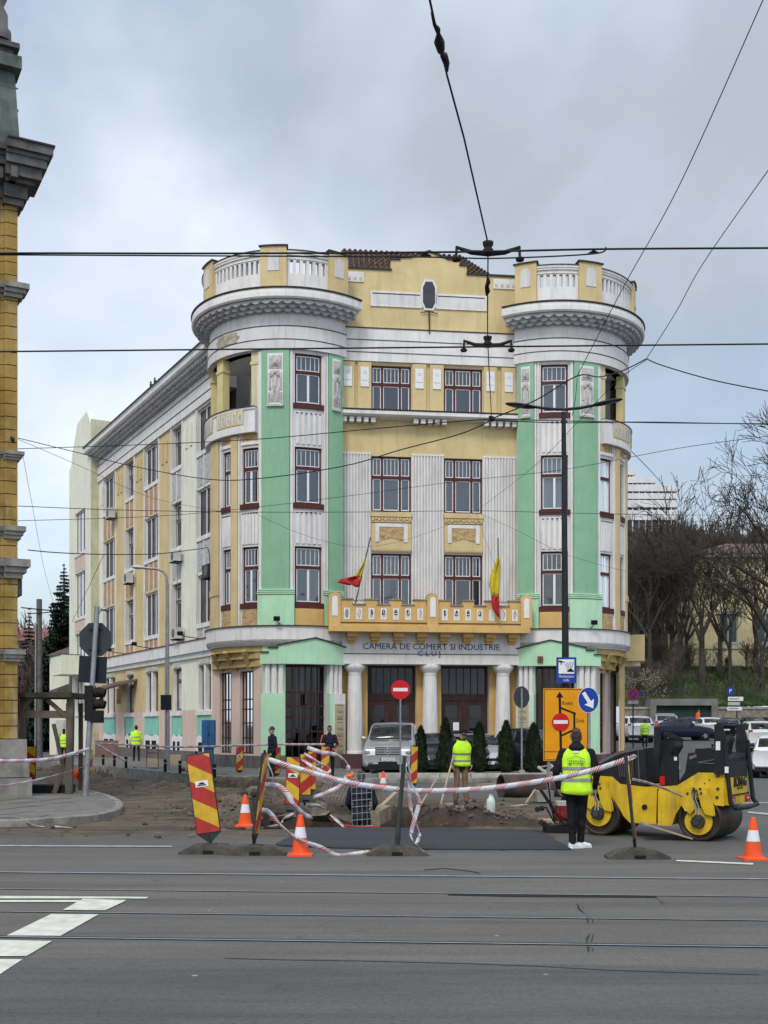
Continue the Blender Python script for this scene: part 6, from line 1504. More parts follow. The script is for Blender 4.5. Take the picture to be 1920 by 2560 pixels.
# single curved lamp by the left wing
Yc = 42.5; t = thing('curved_street_lamp', 'grey curved street lamp with one white head before the left wing', 'street lamp', V((X(418, Yc), Yc, .13)))
def L4(px, py): return V(((px - 418) / F * Yc, 0, ZY(py, Yc) - .13))
MB().tube([(0,0,0), L4(418, 1750), L4(418, 1460)], [.10, .085, .06], 10).build('pole', metal, t, local=True)
MB().tube([L4(418, 1462), L4(416, 1440), L4(408, 1428), L4(392, 1422), L4(358, 1420)], .05, 8).build('arm', metal, t, local=True)
MB().ell(L4(345, 1418), (.27, .14, .075), Matrix.Rotation(radians(4), 3, 'Y')).build('lamp_head', M('lamp_white', (.5,.53,.55), var=.05, rough=.4), t, local=True)
a = L4(403, 1775); MB().box((a.x, -.12, a.z), (a.x + .41, -.1, a.z + .57)).build('sign_back', MT['sign_back_dark'], t, local=True)
# utility pole at the far left
Yu = 60.0; t = thing('utility_pole', 'weathered concrete utility pole beyond the wooden frame at far left', 'pole', V((X(98, Yu), Yu, 0)))
MB().tube([(0,0,0), (0,0,ZY(1498, Yu))], [.2, .15], 8).build('post', M('old_concrete', (.12,.115,.11), var=.3, sc=3), t, local=True)
MB().tube([(-.15, -.2, 0), (-.12, -.2, ZY(1560, Yu))], .05, 6).build('conduit', metal, t, local=True)
MB().beam((-.9, -.2, ZY(1520, Yu)), (.8, -.2, ZY(1528, Yu)), .06, .06).beam((-.5, -.2, ZY(1535, Yu)), (.6, -.2, ZY(1532, Yu)), .05, .05).build('crossarm', dkmetal, t, local=True)
# wooden protective frame
Yf = 27.6; woodm = M('weathered_timber', (.10,.082,.068), var=.35, sc=4, stretch=(1,1,.3), bump=.3, rough=.9); t = thing('timber_canopy_frame', 'weathered timber canopy frame over the pavement beside the yellow corner house', 'wooden frame', V((X(120, Yf), Yf, .12)))
def L5(px, py, dy=0): return V(((px - 120) / F * Yf, dy, ZY(py, Yf) - .12))
for (a, b_, w_) in (((57, 1990), (58, 1735), .13), ((173, 1998), (177, 1735), .16), ((126, 1960), (126, 1755), .11), ((158, 1945), (158, 1755), .1)):
    dy = 0 if a[0] in (57, 173) else 1.6
    MB().beam(L5(a[0], 1815 + (a[1]-1815) , dy) if dy == 0 else V((L5(a[0], 1800).x, dy, 0)), L5(*b_, dy), w_, w_).build('post', woodm, t, local=True)
for (a, b_, w_, h_, dy) in (((60, 1786), (172, 1786), .1, .18, 0), ((120, 1750), (172, 1795), .08, .1, -.05), ((60, 1772), (85, 1742), .08, .1, -.05), ((131, 1810), (170, 1985), .05, .09, .1), ((163, 1885), (127, 1985), .08, .12, .3)):
    MB().beam(L5(*a, dy), L5(*b_, dy), w_, h_).build('brace', woodm, t, local=True)
m = MB().beam(L5(50, 1738, .8), L5(186, 1738, .8), 2.2, .12); m.build('deck', M('mossy_planks', (.035,.033,.024), var=.5, sc=5, bump=.5), t, local=True)
m = MB(); m.add([L5(128, 1728, -.2), L5(183, 1708, -.2), L5(183, 1735, -.2), L5(128, 1735, -.2), L5(128, 1728, -.15), L5(183, 1708, -.15), L5(183, 1735, -.15), L5(128, 1735, -.15)], [(0,1,2,3), (7,6,5,4), (0,4,5,1), (1,5,6,2)]); m.beam(L5(182, 1692, -.2), L5(182, 1735, -.2), .08, .05); m.build('side_board', woodm, t, local=True)
tag(MB().bx((X(105, 28.3), 28.3, .22), (1.5, .7, .2)).build('dark_tarp_pile', black), 'dark low bundle lying at the foot of the timber frame', 'bundle')
# bollards
bpr = None
for i, (px, py) in enumerate(((258, 1914), (286, 1917), (315, 1920), (413, 1930), (450, 1934), (536, 1946))):
    p = gpt(px, py, .13)
    lb_ = ['first small black bollard from the left on the pavement edge', 'second small black bollard from the left on the pavement edge', 'third black bollard, nearest the walking man in lime vest', 'black bollard just left of the curved lamp', 'black bollard just right of the curved lamp', 'black bollard alone in front of the pink tower wall'][i]
    if bpr is None:
        t = thing('bollard', lb_, 'bollard', p, 0, 'black pavement bollards'); MB().lathe((0,0,0), [(.055, 0), (.055, .38), (.065, .39), (.065, .43), (.04, .46)], 10).build('post', black, t, local=True); MB().lathe((0,0,0), [(.058, .30), (.058, .34)], 10).build('band', metal, t, local=True); bpr = t
    else: c = copy_tree(bpr); c.location = p; c['label'] = lb_
# blue cabinet by the wall
Yb2 = 44.6; t = thing('blue_cabinet', 'worn blue metal cabinet against the cream wall left of the round tower', 'cabinet', V((X(520, Yb2), Yb2, .13)))
cb = M('blue_cabinet_paint', (.035,.11,.26), var=.2, sc=4, streak=.4); a = ZY(1800, Yb2) - .13
MB().box((-.25, 0, .8), (.25, .4, a)).build('upper_door', cb, t, local=True); MB().box((-.18, .05, 0), (.18, .35, .8)).build('lower_box', cb, t, local=True); MB().box((-.005, -.02, .85), (.005, 0, a - .05)).box((.02, -.03, 1.3), (.04, 0, 1.4)).build('handle', dkmetal, t, local=True)
# plywood boards and trestle before the wing
ply = M('plywood', (.38,.30,.20), var=.15, sc=3)
for (px, py, w_, h_, lb_) in ((381, 1918, 27, 22, 'plywood board leaning on the wing wall left of the curved lamp'), (437, 1912, 30, 26, 'plywood board leaning behind the curved lamp, right side')):
    Y = 44.8; m = MB().bx(P(px, py - h_/2, Y), (w_ * Y / F, .03, h_ * Y / F), Matrix.Rotation(radians(-14), 3, 'X')); tag(m.build('plywood_board', ply), lb_, 'board', 'plywood boards')
Y = 45.2; m = MB()
for px in (367, 395): m.tube([P(px, 1922, Y), P(px, 1862, Y)], .03, 6)
m.tube([P(367, 1863, Y), P(395, 1863, Y)], .03, 6).tube([P(367, 1882, Y), P(395, 1882, Y)], .025, 6); tag(m.build('tube_barrier', M('rusty_tube', (.12,.09,.075), var=.3)), 'thin rusty tube barrier behind the left plywood board', 'barrier')
# brown board fence in front of a yellow machine, far left of the wing
Y = 47.5; m = MB().beam(P(238, 1872, Y), P(296, 1872, Y), .06, 42 * Y / F); tag(m.build('brown_hoarding', M('brown_hoarding', (.22,.13,.11), var=.25, sc=2, streak=.4)), 'low reddish brown hoarding behind the first bollards', 'hoarding')
# thujas
thm = M('thuja_green', (.020,.034,.014), var=.55, sc=5, rough=.9)
def thuja(seed, h, r):
    rg = random.Random(seed); m = MB()
    for i in range(4200):
        f = rg.random() ** .8; a = rg.uniform(0, 2*pi); lump = 1 + .22 * sin(3*a + 7*f + seed) + .12 * sin(9*f + 2*a)
        prof = (min(1, (f + .06) * 5) * (1 - f) ** .62 * 1.15)
        rr = r * prof * lump * rg.uniform(.72, 1.05); z = f * h
        p = V((cos(a)*rr, sin(a)*rr, z)); s_ = rg.uniform(.03, .075); o = V((cos(a)*.5 + rg.uniform(-.6,.6), sin(a)*.5 + rg.uniform(-.6,.6), 1)).normalized(); sd3 = o.cross(V((cos(a), sin(a), rg.uniform(-.4,.4)))).normalized()
        m.add([p - sd3*s_*.4, p + sd3*s_*.4, p + o*s_*1.6], [(0,1,2)])
    m.lathe((0,0,0), [(r*.45, .05), (r*.72, h*.2), (r*.55, h*.5), (r*.2, h*.8), (.02, h*.92)], 10)
    return m
for i, (px, yt, w_, Y, lb_) in enumerate(((1052, 1819, 38, 37.3, 'clipped thuja right of the silver van'), (1114, 1798, 46, 37.4, 'tallest clipped thuja, left of the man in vest'), (1199, 1807, 46, 37.5, 'clipped thuja just right of the man in vest'), (1266, 1805, 50, 37.2, 'clipped thuja left of the round sign back'), (1334, 1811, 50, 37.4, 'clipped thuja between round sign back and orange board'))):
    t = thing('thuja', lb_, 'shrub', V((X(px, Y), Y, .2)), 0, 'clipped thujas in the island'); h_ = ZY(yt, Y) - .2
    MB().cyl((0,0,0), (0,0,h_*.5), .04, n=6).build('trunk', barkm, t, local=True); thuja(i + 3, h_, w_ * Y / F / 2).build('foliage', thm, t, local=True)
# ------------------------------------------------------------------ things around the dig
rust = M('rusty_steel_pipe', (.075,.05,.045), var=.4, sc=2, rough=.8, bump=.3)
Y = 28.3; p0, p1 = P(1252, 1966, Y), P(1400, 1964, Y + .5); r_ = .30; m = MB()
d = (p1 - p0); n = 28; a0 = m.ring(p0, d, r_, n); a1 = m.ring(p1, d, r_, n); b0 = m.ring(p0, d, r_*.9, n); b1 = m.ring(p1, d, r_*.9, n)
m.add(a0 + a1, [(i, (i+1) % n, n+(i+1) % n, n+i) for i in range(n)], 0, True); m.add(b0 + b1, [(i, (i+1) % n, n+(i+1) % n, n+i) for i in range(n)], 0, True)
m.add(a0 + b0, [(i, (i+1) % n, n+(i+1) % n, n+i) for i in range(n)]); m.add(a1 + b1, [(i, (i+1) % n, n+(i+1) % n, n+i) for i in range(n)])
m.beam(p0.lerp(p1, .45) + V((0, -.31, .06)), p0.lerp(p1, .6) + V((0, -.31, .06)), .03, .05); tag(m.build('steel_pipe', rust), 'large rusty steel pipe lying beyond the dig in front of the thujas', 'pipe')
Y = 23.4; t = thing('water_jug', 'translucent white plastic water jug standing beside the dig', 'jug', gpt(1227, 2034))
MB().lathe((0,0,0), [(.075, 0), (.09, .02), (.092, .24), (.075, .30), (.03, .335)], 18).build('body', M('jug_plastic', (.50,.58,.54), var=.08, rough=.3), t, local=True); MB().lathe((0,0,0), [(.03, .335), (.032, .36), (.015, .365)], 10).tube([(-.04, 0, .33), (-.02, 0, .39), (.04, 0, .38), (.06, 0, .32)], .008, 5).build('cap', wpaint, t, local=True)
pale = M('pale_timber', (.34,.26,.18), var=.2, sc=5, stretch=(1,1,1), rough=.85)
def plank(a, b_, w_, h_, label, mat=pale, cat='plank', name='plank', group=None):
    return tag(MB().beam(a, b_, w_, h_).build(name, mat), label, cat, group)
plank(P(992, 1979, 25.2), P(924, 2044, 21.8), .09, .04, 'pale plank leaning down into the dig right of the worker')
plank(P(960, 2030, 22.6), P(930, 2046, 21.6), .3, .28, 'light brown block of earth and concrete under the leaning plank', M('earth_block', (.24,.19,.13), var=.3, sc=4, bump=.6), 'block', 'concrete_block')
plank(P(1091, 1949, 26.2), P(1047, 2020, 23.0), .035, .035, 'thin wooden handle leaning on the soil left of the man in vest', cat='tool handle', name='tool_handle')
plank(P(1140, 2004, 26.5), P(1185, 2028, 24.8), .1, .05, 'brown timber lying at the feet of the man in vest', woodm)
plank(gpt(1180, 2008), gpt(1215, 2020), .25, .02, 'thin brown wooden sheet beside the water jug', M('ochre_board', (.22,.14,.08), var=.2))
plank(gpt(1195, 1962, .1), gpt(1250, 1958, .1), .1, .05, 'broken lath lying behind the pipe end', pale)
plank(gpt(375, 1965, .0), gpt(452, 1971, .0), .12, .05, 'pale lath lying on the trench edge at left', pale)
plank(gpt(1285, 2016, .02), gpt(1313, 2012, .02), .16, .03, 'pointed flat board lying between jug and plate compactor', pale)
plank(gpt(1315, 2009, .02), P(1338, 1975, 26.5), .05, .04, 'short stake leaning by the pipe end', pale)
m = MB().box((X(1116, 25.3) - .0, 24.6, -.25), (X(1190, 25.3), 26.3, -.0)); tag(m.build('concrete_slab', M('slab_concrete', (.22,.20,.17), var=.25, sc=3, bump=.4)), 'flat concrete slab edge under the man in vest', 'slab')
m = MB().bx(P(1358, 1990, 26.4), (.42, .3, .26), Matrix.Rotation(.3, 3, 'Z')); tag(m.build('concrete_block', M('block_concrete', (.30,.28,.25), var=.2, sc=3, bump=.4)), 'pale concrete block at the right end of the pipe', 'block')
m = MB().bx(P(1360, 2056, 20.8), (.38, .3, .12), Matrix.Rotation(-.2, 3, 'Z')); tag(m.build('wooden_block', pale), 'pale wedge of timber in front of the plate compactor', 'block')
# rubble heap pieces
rg = random.Random(4); rbm = M('rubble', (.095,.075,.058), var=.6, sc=.9, bump=.5)
def stone_(c, s, rg):
    m = MB(); m.ell(c, (s*rg.uniform(.7,1.2), s*rg.uniform(.7,1.2), s*rg.uniform(.5,.9)), Matrix.Rotation(rg.uniform(0,3), 3, 'Z'), 0, 7, 5)
    m.v = [v + V((rg.uniform(-1,1), rg.uniform(-1,1), rg.uniform(-1,1))) * s * .16 for v in m.v]; m.s = [False]*len(m.s); return m
m = MB()
for i in range(1500):
    z_ = rg.choice([0, 1, 2, 3, 3, 4])
    if z_ == 0: x_, y_ = rg.gauss(-3.0, .8), rg.gauss(23.8, 1.0)
    elif z_ == 1: x_, y_ = rg.gauss(1.9, .9), rg.gauss(20.8, .5)
    elif z_ == 2: x_, y_ = rg.uniform(-8, 3), rg.uniform(18, 30)
    elif z_ == 3:
        k = rg.randrange(4); a, b_ = V(TR[k] + (0,)), V(TR[k+1] + (0,)); q = a.lerp(b_, rg.random()); x_, y_ = q.x + rg.gauss(0, 1.4), q.y + rg.gauss(0, 1.2)
    else: x_, y_ = rg.uniform(-3.5, 3.2), rg.uniform(19.4, 25.5)
    if y_ < 19.6 and -2 < x_ < 3: continue
    if math.hypot(x_ + 13, 0) < 4 and y_ < 32: continue
    s_ = rg.uniform(.012, .05) if rg.random() < .93 else rg.uniform(.06, .11)
    q = stone_(V((x_, y_, hz_(x_, y_) + s_ * .3)), s_, rg); m.add(q.v, q.f, 0)
tag(m.build('rubble', rbm), 'scattered stones and clods over the muddy dig', 'rubble', kind='stuff')
for i, (px, py, Y, s_, lb_) in enumerate(((830, 2030, 22.5, .26, 'broken slab of old road surface leaning at the left rim of the dig'), (800, 2042, 21.0, .2, 'angular chunk of old road surface beside the cone'), (640+75, 2045, 21.4, .16, 'small angular chunk beside the striped panel foot'))):
    m = MB().bx(P(px, py, Y), (s_*2.4, s_*1.8, s_*.7), Matrix.Rotation(.5 + i, 3, 'Z') @ Matrix.Rotation(.35, 3, 'Y')); m.v = [v + V((rg.uniform(-.06,.06), rg.uniform(-.06,.06), rg.uniform(-.05,.05))) for v in m.v]
    tag(m.build('road_chunk', M('old_road_chunk', (.13,.11,.085), var=.3, sc=5, bump=.6)), lb_, 'chunk', 'chunks of old road surface')
# steel mesh
def meshgrid(c0, ux, uz, nx_, nz_, r_=.006, name='steel_mesh', label='', bend=0):
    m = MB(); ux = V(ux); uz = V(uz)
    f = lambda i, j: V(c0) + ux * i / nx_ + uz * j / nz_ + V((0, bend * sin(pi * j / nz_), 0))
    for i in range(nx_ + 1): m.tube([f(i, j) for j in range(nz_ + 1)], r_, 4, cap=False)
    for j in range(nz_ + 1): m.tube([f(i, j) for i in range(nx_ + 1)], r_, 4, cap=False)
    return tag(m.build(name, metal), label, 'steel mesh')
a = P(882, 2070, 20.7); meshgrid((a.x, a.y, -.55), P(930, 2066, 20.7) - P(880, 2070, 20.7), (-.03, .1, 1.45), 4, 12, label='welded steel mesh standing in the dig in front of the worker')
a = P(800, 2006, 23.5); meshgrid(P(790, 2004, 24.5), P(870, 2006, 24.0) - P(790, 2004, 24.5), (.15, 1.6, .35), 9, 9, .005, label='rusty bent mesh lying on the heap left of the worker', bend=.1)
for i, q in enumerate((((1075, 2062, 20.1), (1130, 2058, 20.6), (1185, 2066, 20.0)), ((860, 2064, 20.2), (905, 2067, 20.0), (950, 2066, 20.0)))):
    tag(MB().tube([P(*a) for a in q], .02, 6).build('red_conduit', M('red_conduit', (.30,.05,.035), var=.3)), ['short red conduit end lying on the dark soil right of the dark post', 'red conduit lying at the foot of the steel mesh'][i], 'conduit')
# ladder-like frame
m = MB(); a, b_ = P(1345, 1917, 26), P(1382, 1945, 25.6); c, d = P(1376, 1912, 26.4), P(1392, 1926, 26.2)
m.beam(a, b_, .04, .05).beam(c, d, .04, .05)
for q in (.05, .4, .75): m.beam(a.lerp(b_, q), c.lerp(d, q), .03, .03)
tag(m.build('small_ladder', M('pale_metal_ladder', (.42,.40,.36), var=.15)), 'small pale ladder leaning between the pipe and the man in lime vest', 'ladder')
# plate compactor
t = thing('plate_compactor', 'black and red plate compactor left of the man in lime vest', 'compactor', gpt(1392, 2080))
def L6(px, py, dy=0): Y = t.location.y; return V(((px - 1392) / F * Y, dy, ZY(py, Y)))
MB().bx((0.05, 0, .06), (.52, .4, .1)).bx((-.22, 0, .13), (.12, .36, .08), Matrix.Rotation(.6, 3, 'Y')).build('base_plate', black, t, local=True)
m = MB().bx((.12, 0, .32), (.28, .3, .26), None).cyl((.12, -.16, .34), (.12, -.22, .34), .09, n=14); m.build('engine', M('engine_red', (.16,.02,.02), var=.4, sc=6, rough=.5), t, local=True)
MB().bx((.14, 0, .49), (.3, .28, .07)).build('fuel_tank', M('tank_white', (.42,.40,.36), var=.2), t, local=True)
m = MB()
for dy in (-.16, .16): m.tube([L6(1352, 1975, dy), L6(1375, 2010, dy), L6(1405, 2060, dy)], .014, 6)
m.tube([L6(1352, 1975, -.16), L6(1352, 1975, .16)], .014, 6).tube([L6(1370, 1955, 0), L6(1377, 2010, 0), L6(1388, 2060, 0)], .014, 6); m.build('handle', black, t, local=True)
m = MB()
for x_, dy in ((1341, -.12), (1356, .1)): c = L6(x_, 2022, dy); m.cyl(c - V((0, .03, 0)), c + V((0, .03, 0)), .045, n=12)
m.tube([L6(1341, 2022, -.1), L6(1365, 2018, 0), L6(1385, 2055, 0)], .016, 6).tube([L6(1356, 2022, .1), L6(1365, 2018, 0)], .012, 6); m.build('transport_wheel', dkmetal, t, local=True)
# ------------------------------------------------------------------ barrier tape
def tapemat():
    m = bpy.data.materials.new('barrier_tape'); m.use_nodes = True; t = m.node_tree; b = t.nodes['Principled BSDF']; MT['tape'] = m
    uv = nd(t, 'ShaderNodeUVMap'); s = nd(t, 'ShaderNodeSeparateXYZ'); t.links.new(uv.outputs[0], s.inputs[0])
    def mth(op, a, b_=None, **k):
        n = nd(t, 'ShaderNodeMath', operation=op)
        for i, q in enumerate((a, b_)):
            if q is None: continue
            if isinstance(q, (int, float)): n.inputs[i].default_value = q
            else: t.links.new(q, n.inputs[i])
        return n.outputs[0]
    u, v = s.outputs[0], s.outputs[1]
    d = mth('ADD', u, mth('MULTIPLY', v, -.07)); st = mth('GREATER_THAN', mth('FRACT', mth('MULTIPLY', d, 25)), .52)
    zone = mth('GREATER_THAN', mth('FRACT', mth('MULTIPLY', d, 2.9)), .52); red = mth('MULTIPLY', st, zone)
    n = nd(t, 'ShaderNodeTexNoise', inp={'Scale': 14.0, 'Detail': 3.0}); mp = nd(t, 'ShaderNodeMapping'); mp.inputs['Scale'].default_value = (3, .25, 1); t.links.new(uv.outputs[0], mp.inputs[0]); t.links.new(mp.outputs[0], n.inputs[0])
    logo = mth('MULTIPLY', mth('GREATER_THAN', n.outputs[0], .58), mth('LESS_THAN', mth('FRACT', mth('MULTIPLY', d, 2.9)), .42))
    logo = mth('MULTIPLY', logo, mth('MULTIPLY', mth('GREATER_THAN', v, .25), mth('LESS_THAN', v, .75)))
    x = nd(t, 'ShaderNodeMix', data_type='RGBA'); t.links.new(red, x.inputs[0]); x.inputs[6].default_value = (.66,.67,.72,1); x.inputs[7].default_value = (.48,.025,.025,1)
    y = nd(t, 'ShaderNodeMix', data_type='RGBA'); t.links.new(mth('MULTIPLY', logo, .6), y.inputs[0]); t.links.new(x.outputs[2], y.inputs[6]); y.inputs[7].default_value = (.12,.13,.22,1)
    t.links.new(y.outputs[2], b.inputs['Base Color']); b.inputs['Roughness'].default_value = .35
    tl = nd(t, 'ShaderNodeBsdfTranslucent'); tl.inputs[0].default_value = (.5,.5,.52,1); mx = nd(t, 'ShaderNodeMixShader', inp={0: .25}); o = t.nodes['Material Output']
    t.links.new(b.outputs[0], mx.inputs[1]); t.links.new(tl.outputs[0], mx.inputs[2]); t.links.new(mx.outputs[0], o.inputs[0])
    return m
tape = tapemat()
def ribbon(pts, w_=.075, label='', tw=(0, 0), seg=8, seed=0, n0=None):
    rg = random.Random(seed); P_ = catm([tuple(P(*p)) if not isinstance(p, V) else tuple(p) for p in pts], seg); k = len(P_); m = MB(); vs = []; L0 = 0; us = []
    for i, p in enumerate(P_):
        tg = (P_[min(i+1, k-1)] - P_[max(i-1, 0)]).normalized(); f = i / (k - 1)
        a = radians(tw[0] + (tw[1] - tw[0]) * f) + .22 * sin(f * 9 + seed) * (1 if seed else 0)
        up = V((0,0,1)) - tg * tg.z
        if up.length < .3: up = V((1, 0, .0)) - tg * tg.x
        up.normalize(); sd3 = tg.cross(up); d = up * cos(a) + sd3 * sin(a); ww = w_ * (1 - .12 * abs(sin(i * 1.3 + seed)))
        vs += [p - d * ww / 2, p + d * ww / 2]
        if i: L0 += (p - P_[i-1]).length
        us.append(L0)
    m.add(vs, [(2*i, 2*i+2, 2*i+3, 2*i+1) for i in range(k-1)], 0, True, uv=[[(us[i], 0), (us[i+1], 0), (us[i+1], 1), (us[i], 1)] for i in range(k-1)])
    o = m.build('barrier_tape', tape); sm2 = o.modifiers.new('thickness', 'SOLIDIFY'); sm2.thickness = .0015
    return tag(o, label, 'barrier tape', 'red and white barrier tape')
Y0 = 16.0
ribbon([(663, 1896, Y0), (760, 1926, 15.9), (880, 1958, 15.8), (1000, 1974, 15.8), (1060, 1977, 15.8), (1160, 1975, 15.8), (1260, 1966, 15.8), (1380, 1948, 15.8), (1480, 1926, 15.8), (1574, 1896, 15.6)], .082, 'longest tape, sagging across the dig from the taped post to the post before the roller')
ribbon([(664, 1896, 15.95), (650, 1930, 15.9), (655, 1955, 15.9), (672, 1966, 15.9), (683, 1945, 15.9), (672, 1912, 15.9), (664, 1896, 15.9)], .05, 'tape loop hanging round the top of the edge-on post', (20, 80), seed=2)
ribbon([(660, 1962, 15.95), (690, 1964, 15.9), (712, 1976, 15.9), (735, 2010, 15.9), (762, 2036, 16.3), (780, 2042, 16.6)], .085, 'wide tape strip falling from the edge-on post past the striped panels', (10, -30), seed=1)
ribbon([(662, 1966, 15.95), (645, 2000, 15.9), (652, 2022, 15.9), (672, 2030, 15.85), (700, 2062, 15.8), (745, 2098, 15.4), (800, 2118, 15.35), (842, 2139, 15.5), (880, 2136, 15.6), (925, 2131, 15.6)], .075, 'tape running from the edge-on post over the cone to the ground', (0, 20), seed=3)
ribbon([(768, 1868, 24), (800, 1880, 24), (842, 1888, 23.5), (868, 1910, 23), (868, 1938, 23), (850, 1965, 23), (815, 1982, 23), (783, 1993, 23.2)], .10, 'wide tape loop curling right of the cluster of panels', (0, 30), seed=4)
ribbon([(760, 1884, 24), (800, 1908, 23.8), (826, 1922, 23.6), (815, 1932, 23.5), (775, 1912, 23.8), (755, 1898, 24)], .07, 'folded tape tail hanging from the cluster of panels', (10, 60), seed=5)
ribbon([(1010, 1895, 15.9), (1016, 1930, 15.85), (1030, 1965, 15.8), (1047, 2000, 15.8), (1046, 2015, 15.8), (1036, 2050, 15.8), (1028, 2085, 15.8), (1035, 2105, 15.7), (1060, 2128, 15.6), (1075, 2134, 15.5)], .075, 'tape hanging from the plain dark post down to its foot', (20, 60), seed=6)
ribbon([(1014, 1893, 15.9), (1024, 1930, 15.9), (1023, 1990, 15.9), (1032, 2040, 15.85), (1048, 2085, 15.8), (1040, 2112, 15.75)], .06, 'second narrower tape hanging beside the first on the dark post', (60, 10), seed=7)
ribbon([(1574, 1897, 15.6), (1583, 1890, 15.6), (1590, 1893, 15.6), (1575, 1900, 15.62)], .07, 'bunched tape knot on top of the post before the roller', (30, 90), seed=2)
ribbon([(1580, 1948, 15.9), (1620, 1957, 16.8), (1670, 1975, 17.4), (1706, 1992, 17.5)], .045, 'narrow tape stretched across the side of the yellow roller', (20, 60), seed=0)
ribbon([(245, 1858, 40), (420, 1867, 39), (520, 1866, 38.5), (600, 1863, 38), (700, 1861, 37), (812, 1861, 35.5)], .07, 'long thin tape stretched in front of the pink and mint tower walls')
ribbon([(238, 1858, 42), (275, 1880, 42), (316, 1903, 42)], .08, 'short slanting tape behind the bollards', seed=0)
ribbon([(-60, 1902, 25.5), (40, 1902, 26), (130, 1897, 26.4), (224, 1872, 26.8)], .10, 'upper tape from the left photo edge to the signal pole', (0, 20))
ribbon([(-60, 1972, 25), (60, 1956, 25.8), (150, 1935, 26.2), (222, 1912, 26.8)], .05, 'lower narrow tape from the left photo edge to the signal pole', (10, 70), seed=1)
ribbon([G(-30, 2064) + V((0,0,.14)), G(40, 2064) + V((0,0,.14)), G(90, 2068) + V((0,0,.03)), G(140, 2070) + V((0,0,.03)), G(180, 2074) + V((0,0,.03))], .08, 'crumpled tape lying on the road by the left kerb', (70, 95), seed=8)
ribbon([(770, 2014, 21.5), (800, 2016, 21.5), (830, 2040, 21.3), (850, 2058, 21), (862, 2068, 20.6)], .1, 'crumpled tape trailing over the left rim of the dig', (40, 100), seed=9)
ribbon([(667, 2068, 19.8), (700, 2062, 19.8), (708, 2048, 19.9), (735, 2036, 20)], .07, 'loose tape end on the ground left of the striped panels', (60, 20), seed=9)
# ------------------------------------------------------------------ building equipment
def aircon(px0, px1, y0, y1, label, dk=False):
    s1, s0 = wt(px0, .5), wt(px1, .5); c = WM((s0+s1)/2, 0, .1); Y = c.y; z0 = ZY(y1, Y); z1 = ZY(y0, Y); w_ = .85; hh = min(.75, z1 - z0)
    t = thing('air_conditioner', label, 'air conditioner', c + V((0, 0, z0)), atan2(WD.y, WD.x), 'air conditioners on the left wing')
    m = MB().box((-.42, .05, 0), (.42, .4, hh)); m.build('casing', M('ac_white', (.5,.5,.48), var=.1) if not dk else dkmetal, t, local=True)
    m = MB().cyl((-.08, .4, hh/2), (-.08, .42, hh/2), hh*.4, n=20); m.build('fan_grille', M('ac_grille', (.12,.12,.12), var=.1), t, local=True)
    m = MB().box((-.3, -.05, -.06), (-.26, .4, 0)).box((.26, -.05, -.06), (.3, .4, 0)); m.build('bracket', dkmetal, t, local=True)
aircon(258, 278, 1272, 1297, 'highest air conditioner, far up near the end block'); aircon(302, 322, 1434, 1459, 'air conditioner under the curved lamp head')
aircon(417, 441, 1380, 1405, 'air conditioner on the yellow pier above the curved lamp'); aircon(422, 441, 1570, 1598, 'lowest air conditioner, right above the white floor band')
aircon(503, 523, 1413, 1446, 'dark brown boxed unit beside the left tower', True)
def flood(p, dr, label, lng=.35):
    t = thing('floodlight', label, 'floodlight', p, 0, 'small floodlights on the floor band'); d = V(dr).normalized()
    MB().tube([(0,0,0), d * lng * .6 + V((0,0,.05)), d * lng + V((0,0,.12))], .02, 6).build('arm', dkmetal, t, local=True); MB().bx(d * lng + V((0,0,.2)), (.24, .16, .16), Matrix.Rotation(.3, 3, 'X')).build('lamp_head', black, t, local=True)
flood(TM[-1](-8, 5.76, .1), (-.3, -.8, 0), 'floodlight on the band of the left tower'); flood(TM[1](-14, 5.76, .1), (.3, -.8, 0), 'floodlight on the band of the right tower')
for px, lb_ in ((272, 'floodlight on the wing band nearest the end block'), (322, 'second floodlight on the wing band'), (388, 'third floodlight on the wing band'), (508, 'floodlight on the wing band next to the tower')): flood(WM(wt(px), 5.8, .2), tuple(WO), lb_, .9)
# birds on the wing roof
for i, (px, py) in enumerate(((373, 966), (383, 954))):
    s_ = wt(px, .8); p = WM(s_, 18.68, .7); t = tag(MB().ell((0,0,.13), (.08, .15, .09), Matrix.Rotation(-.5, 3, 'X')).ell((0, -.1, .27), (.05,.06,.05)).bx((0, .17, .06), (.06, .18, .03), Matrix.Rotation(-.5, 3, 'X')).tube([(0,0,0), (0,0,.1)], .01, 5).build('pigeon', M('pigeon_grey', (.05,.055,.065), var=.2), local=True), ['lower pigeon of the two on the wing roof edge', 'upper pigeon of the two on the wing roof edge'][i], 'bird', 'pigeons on the roof edge'); t.location = p
# flags
fy = M('flag_yellow', (.50,.40,.03), var=.2, sc=6, rough=.8); fr2 = M('flag_red', (.42,.03,.03), var=.2, sc=6, rough=.8)
def flag(base, top, cloth, label, Yd):
    b_ = P(*base, Yd); t = thing('flag', label, 'flag', b_); q = lambda px, py, dy=0: P(px, py, Yd) + V((0, dy, 0)) - b_
    MB().tube([q(*base), q(*top)], .022, 8).build('pole', dkmetal, t, local=True)
    for nm, mt_, rows in cloth:      # rows: (y, xleft, xright)
        m = MB(); vs = []; k = 9
        for j, (y, a, c) in enumerate(rows):
            for i in range(k): f = i / (k - 1); vs.append(q(a + (c - a) * f, y + 3 * sin(f * 5 + j), -.05 + .07 * sin(f * 11 + j * .6)))
        m.add(vs, [(j*k+i, j*k+i+1, (j+1)*k+i+1, (j+1)*k+i) for j in range(len(rows)-1) for i in range(k-1)], 0, True)
        o = m.build(nm, mt_, t, local=True); s3 = o.modifiers.new('thickness', 'SOLIDIFY'); s3.thickness = .004
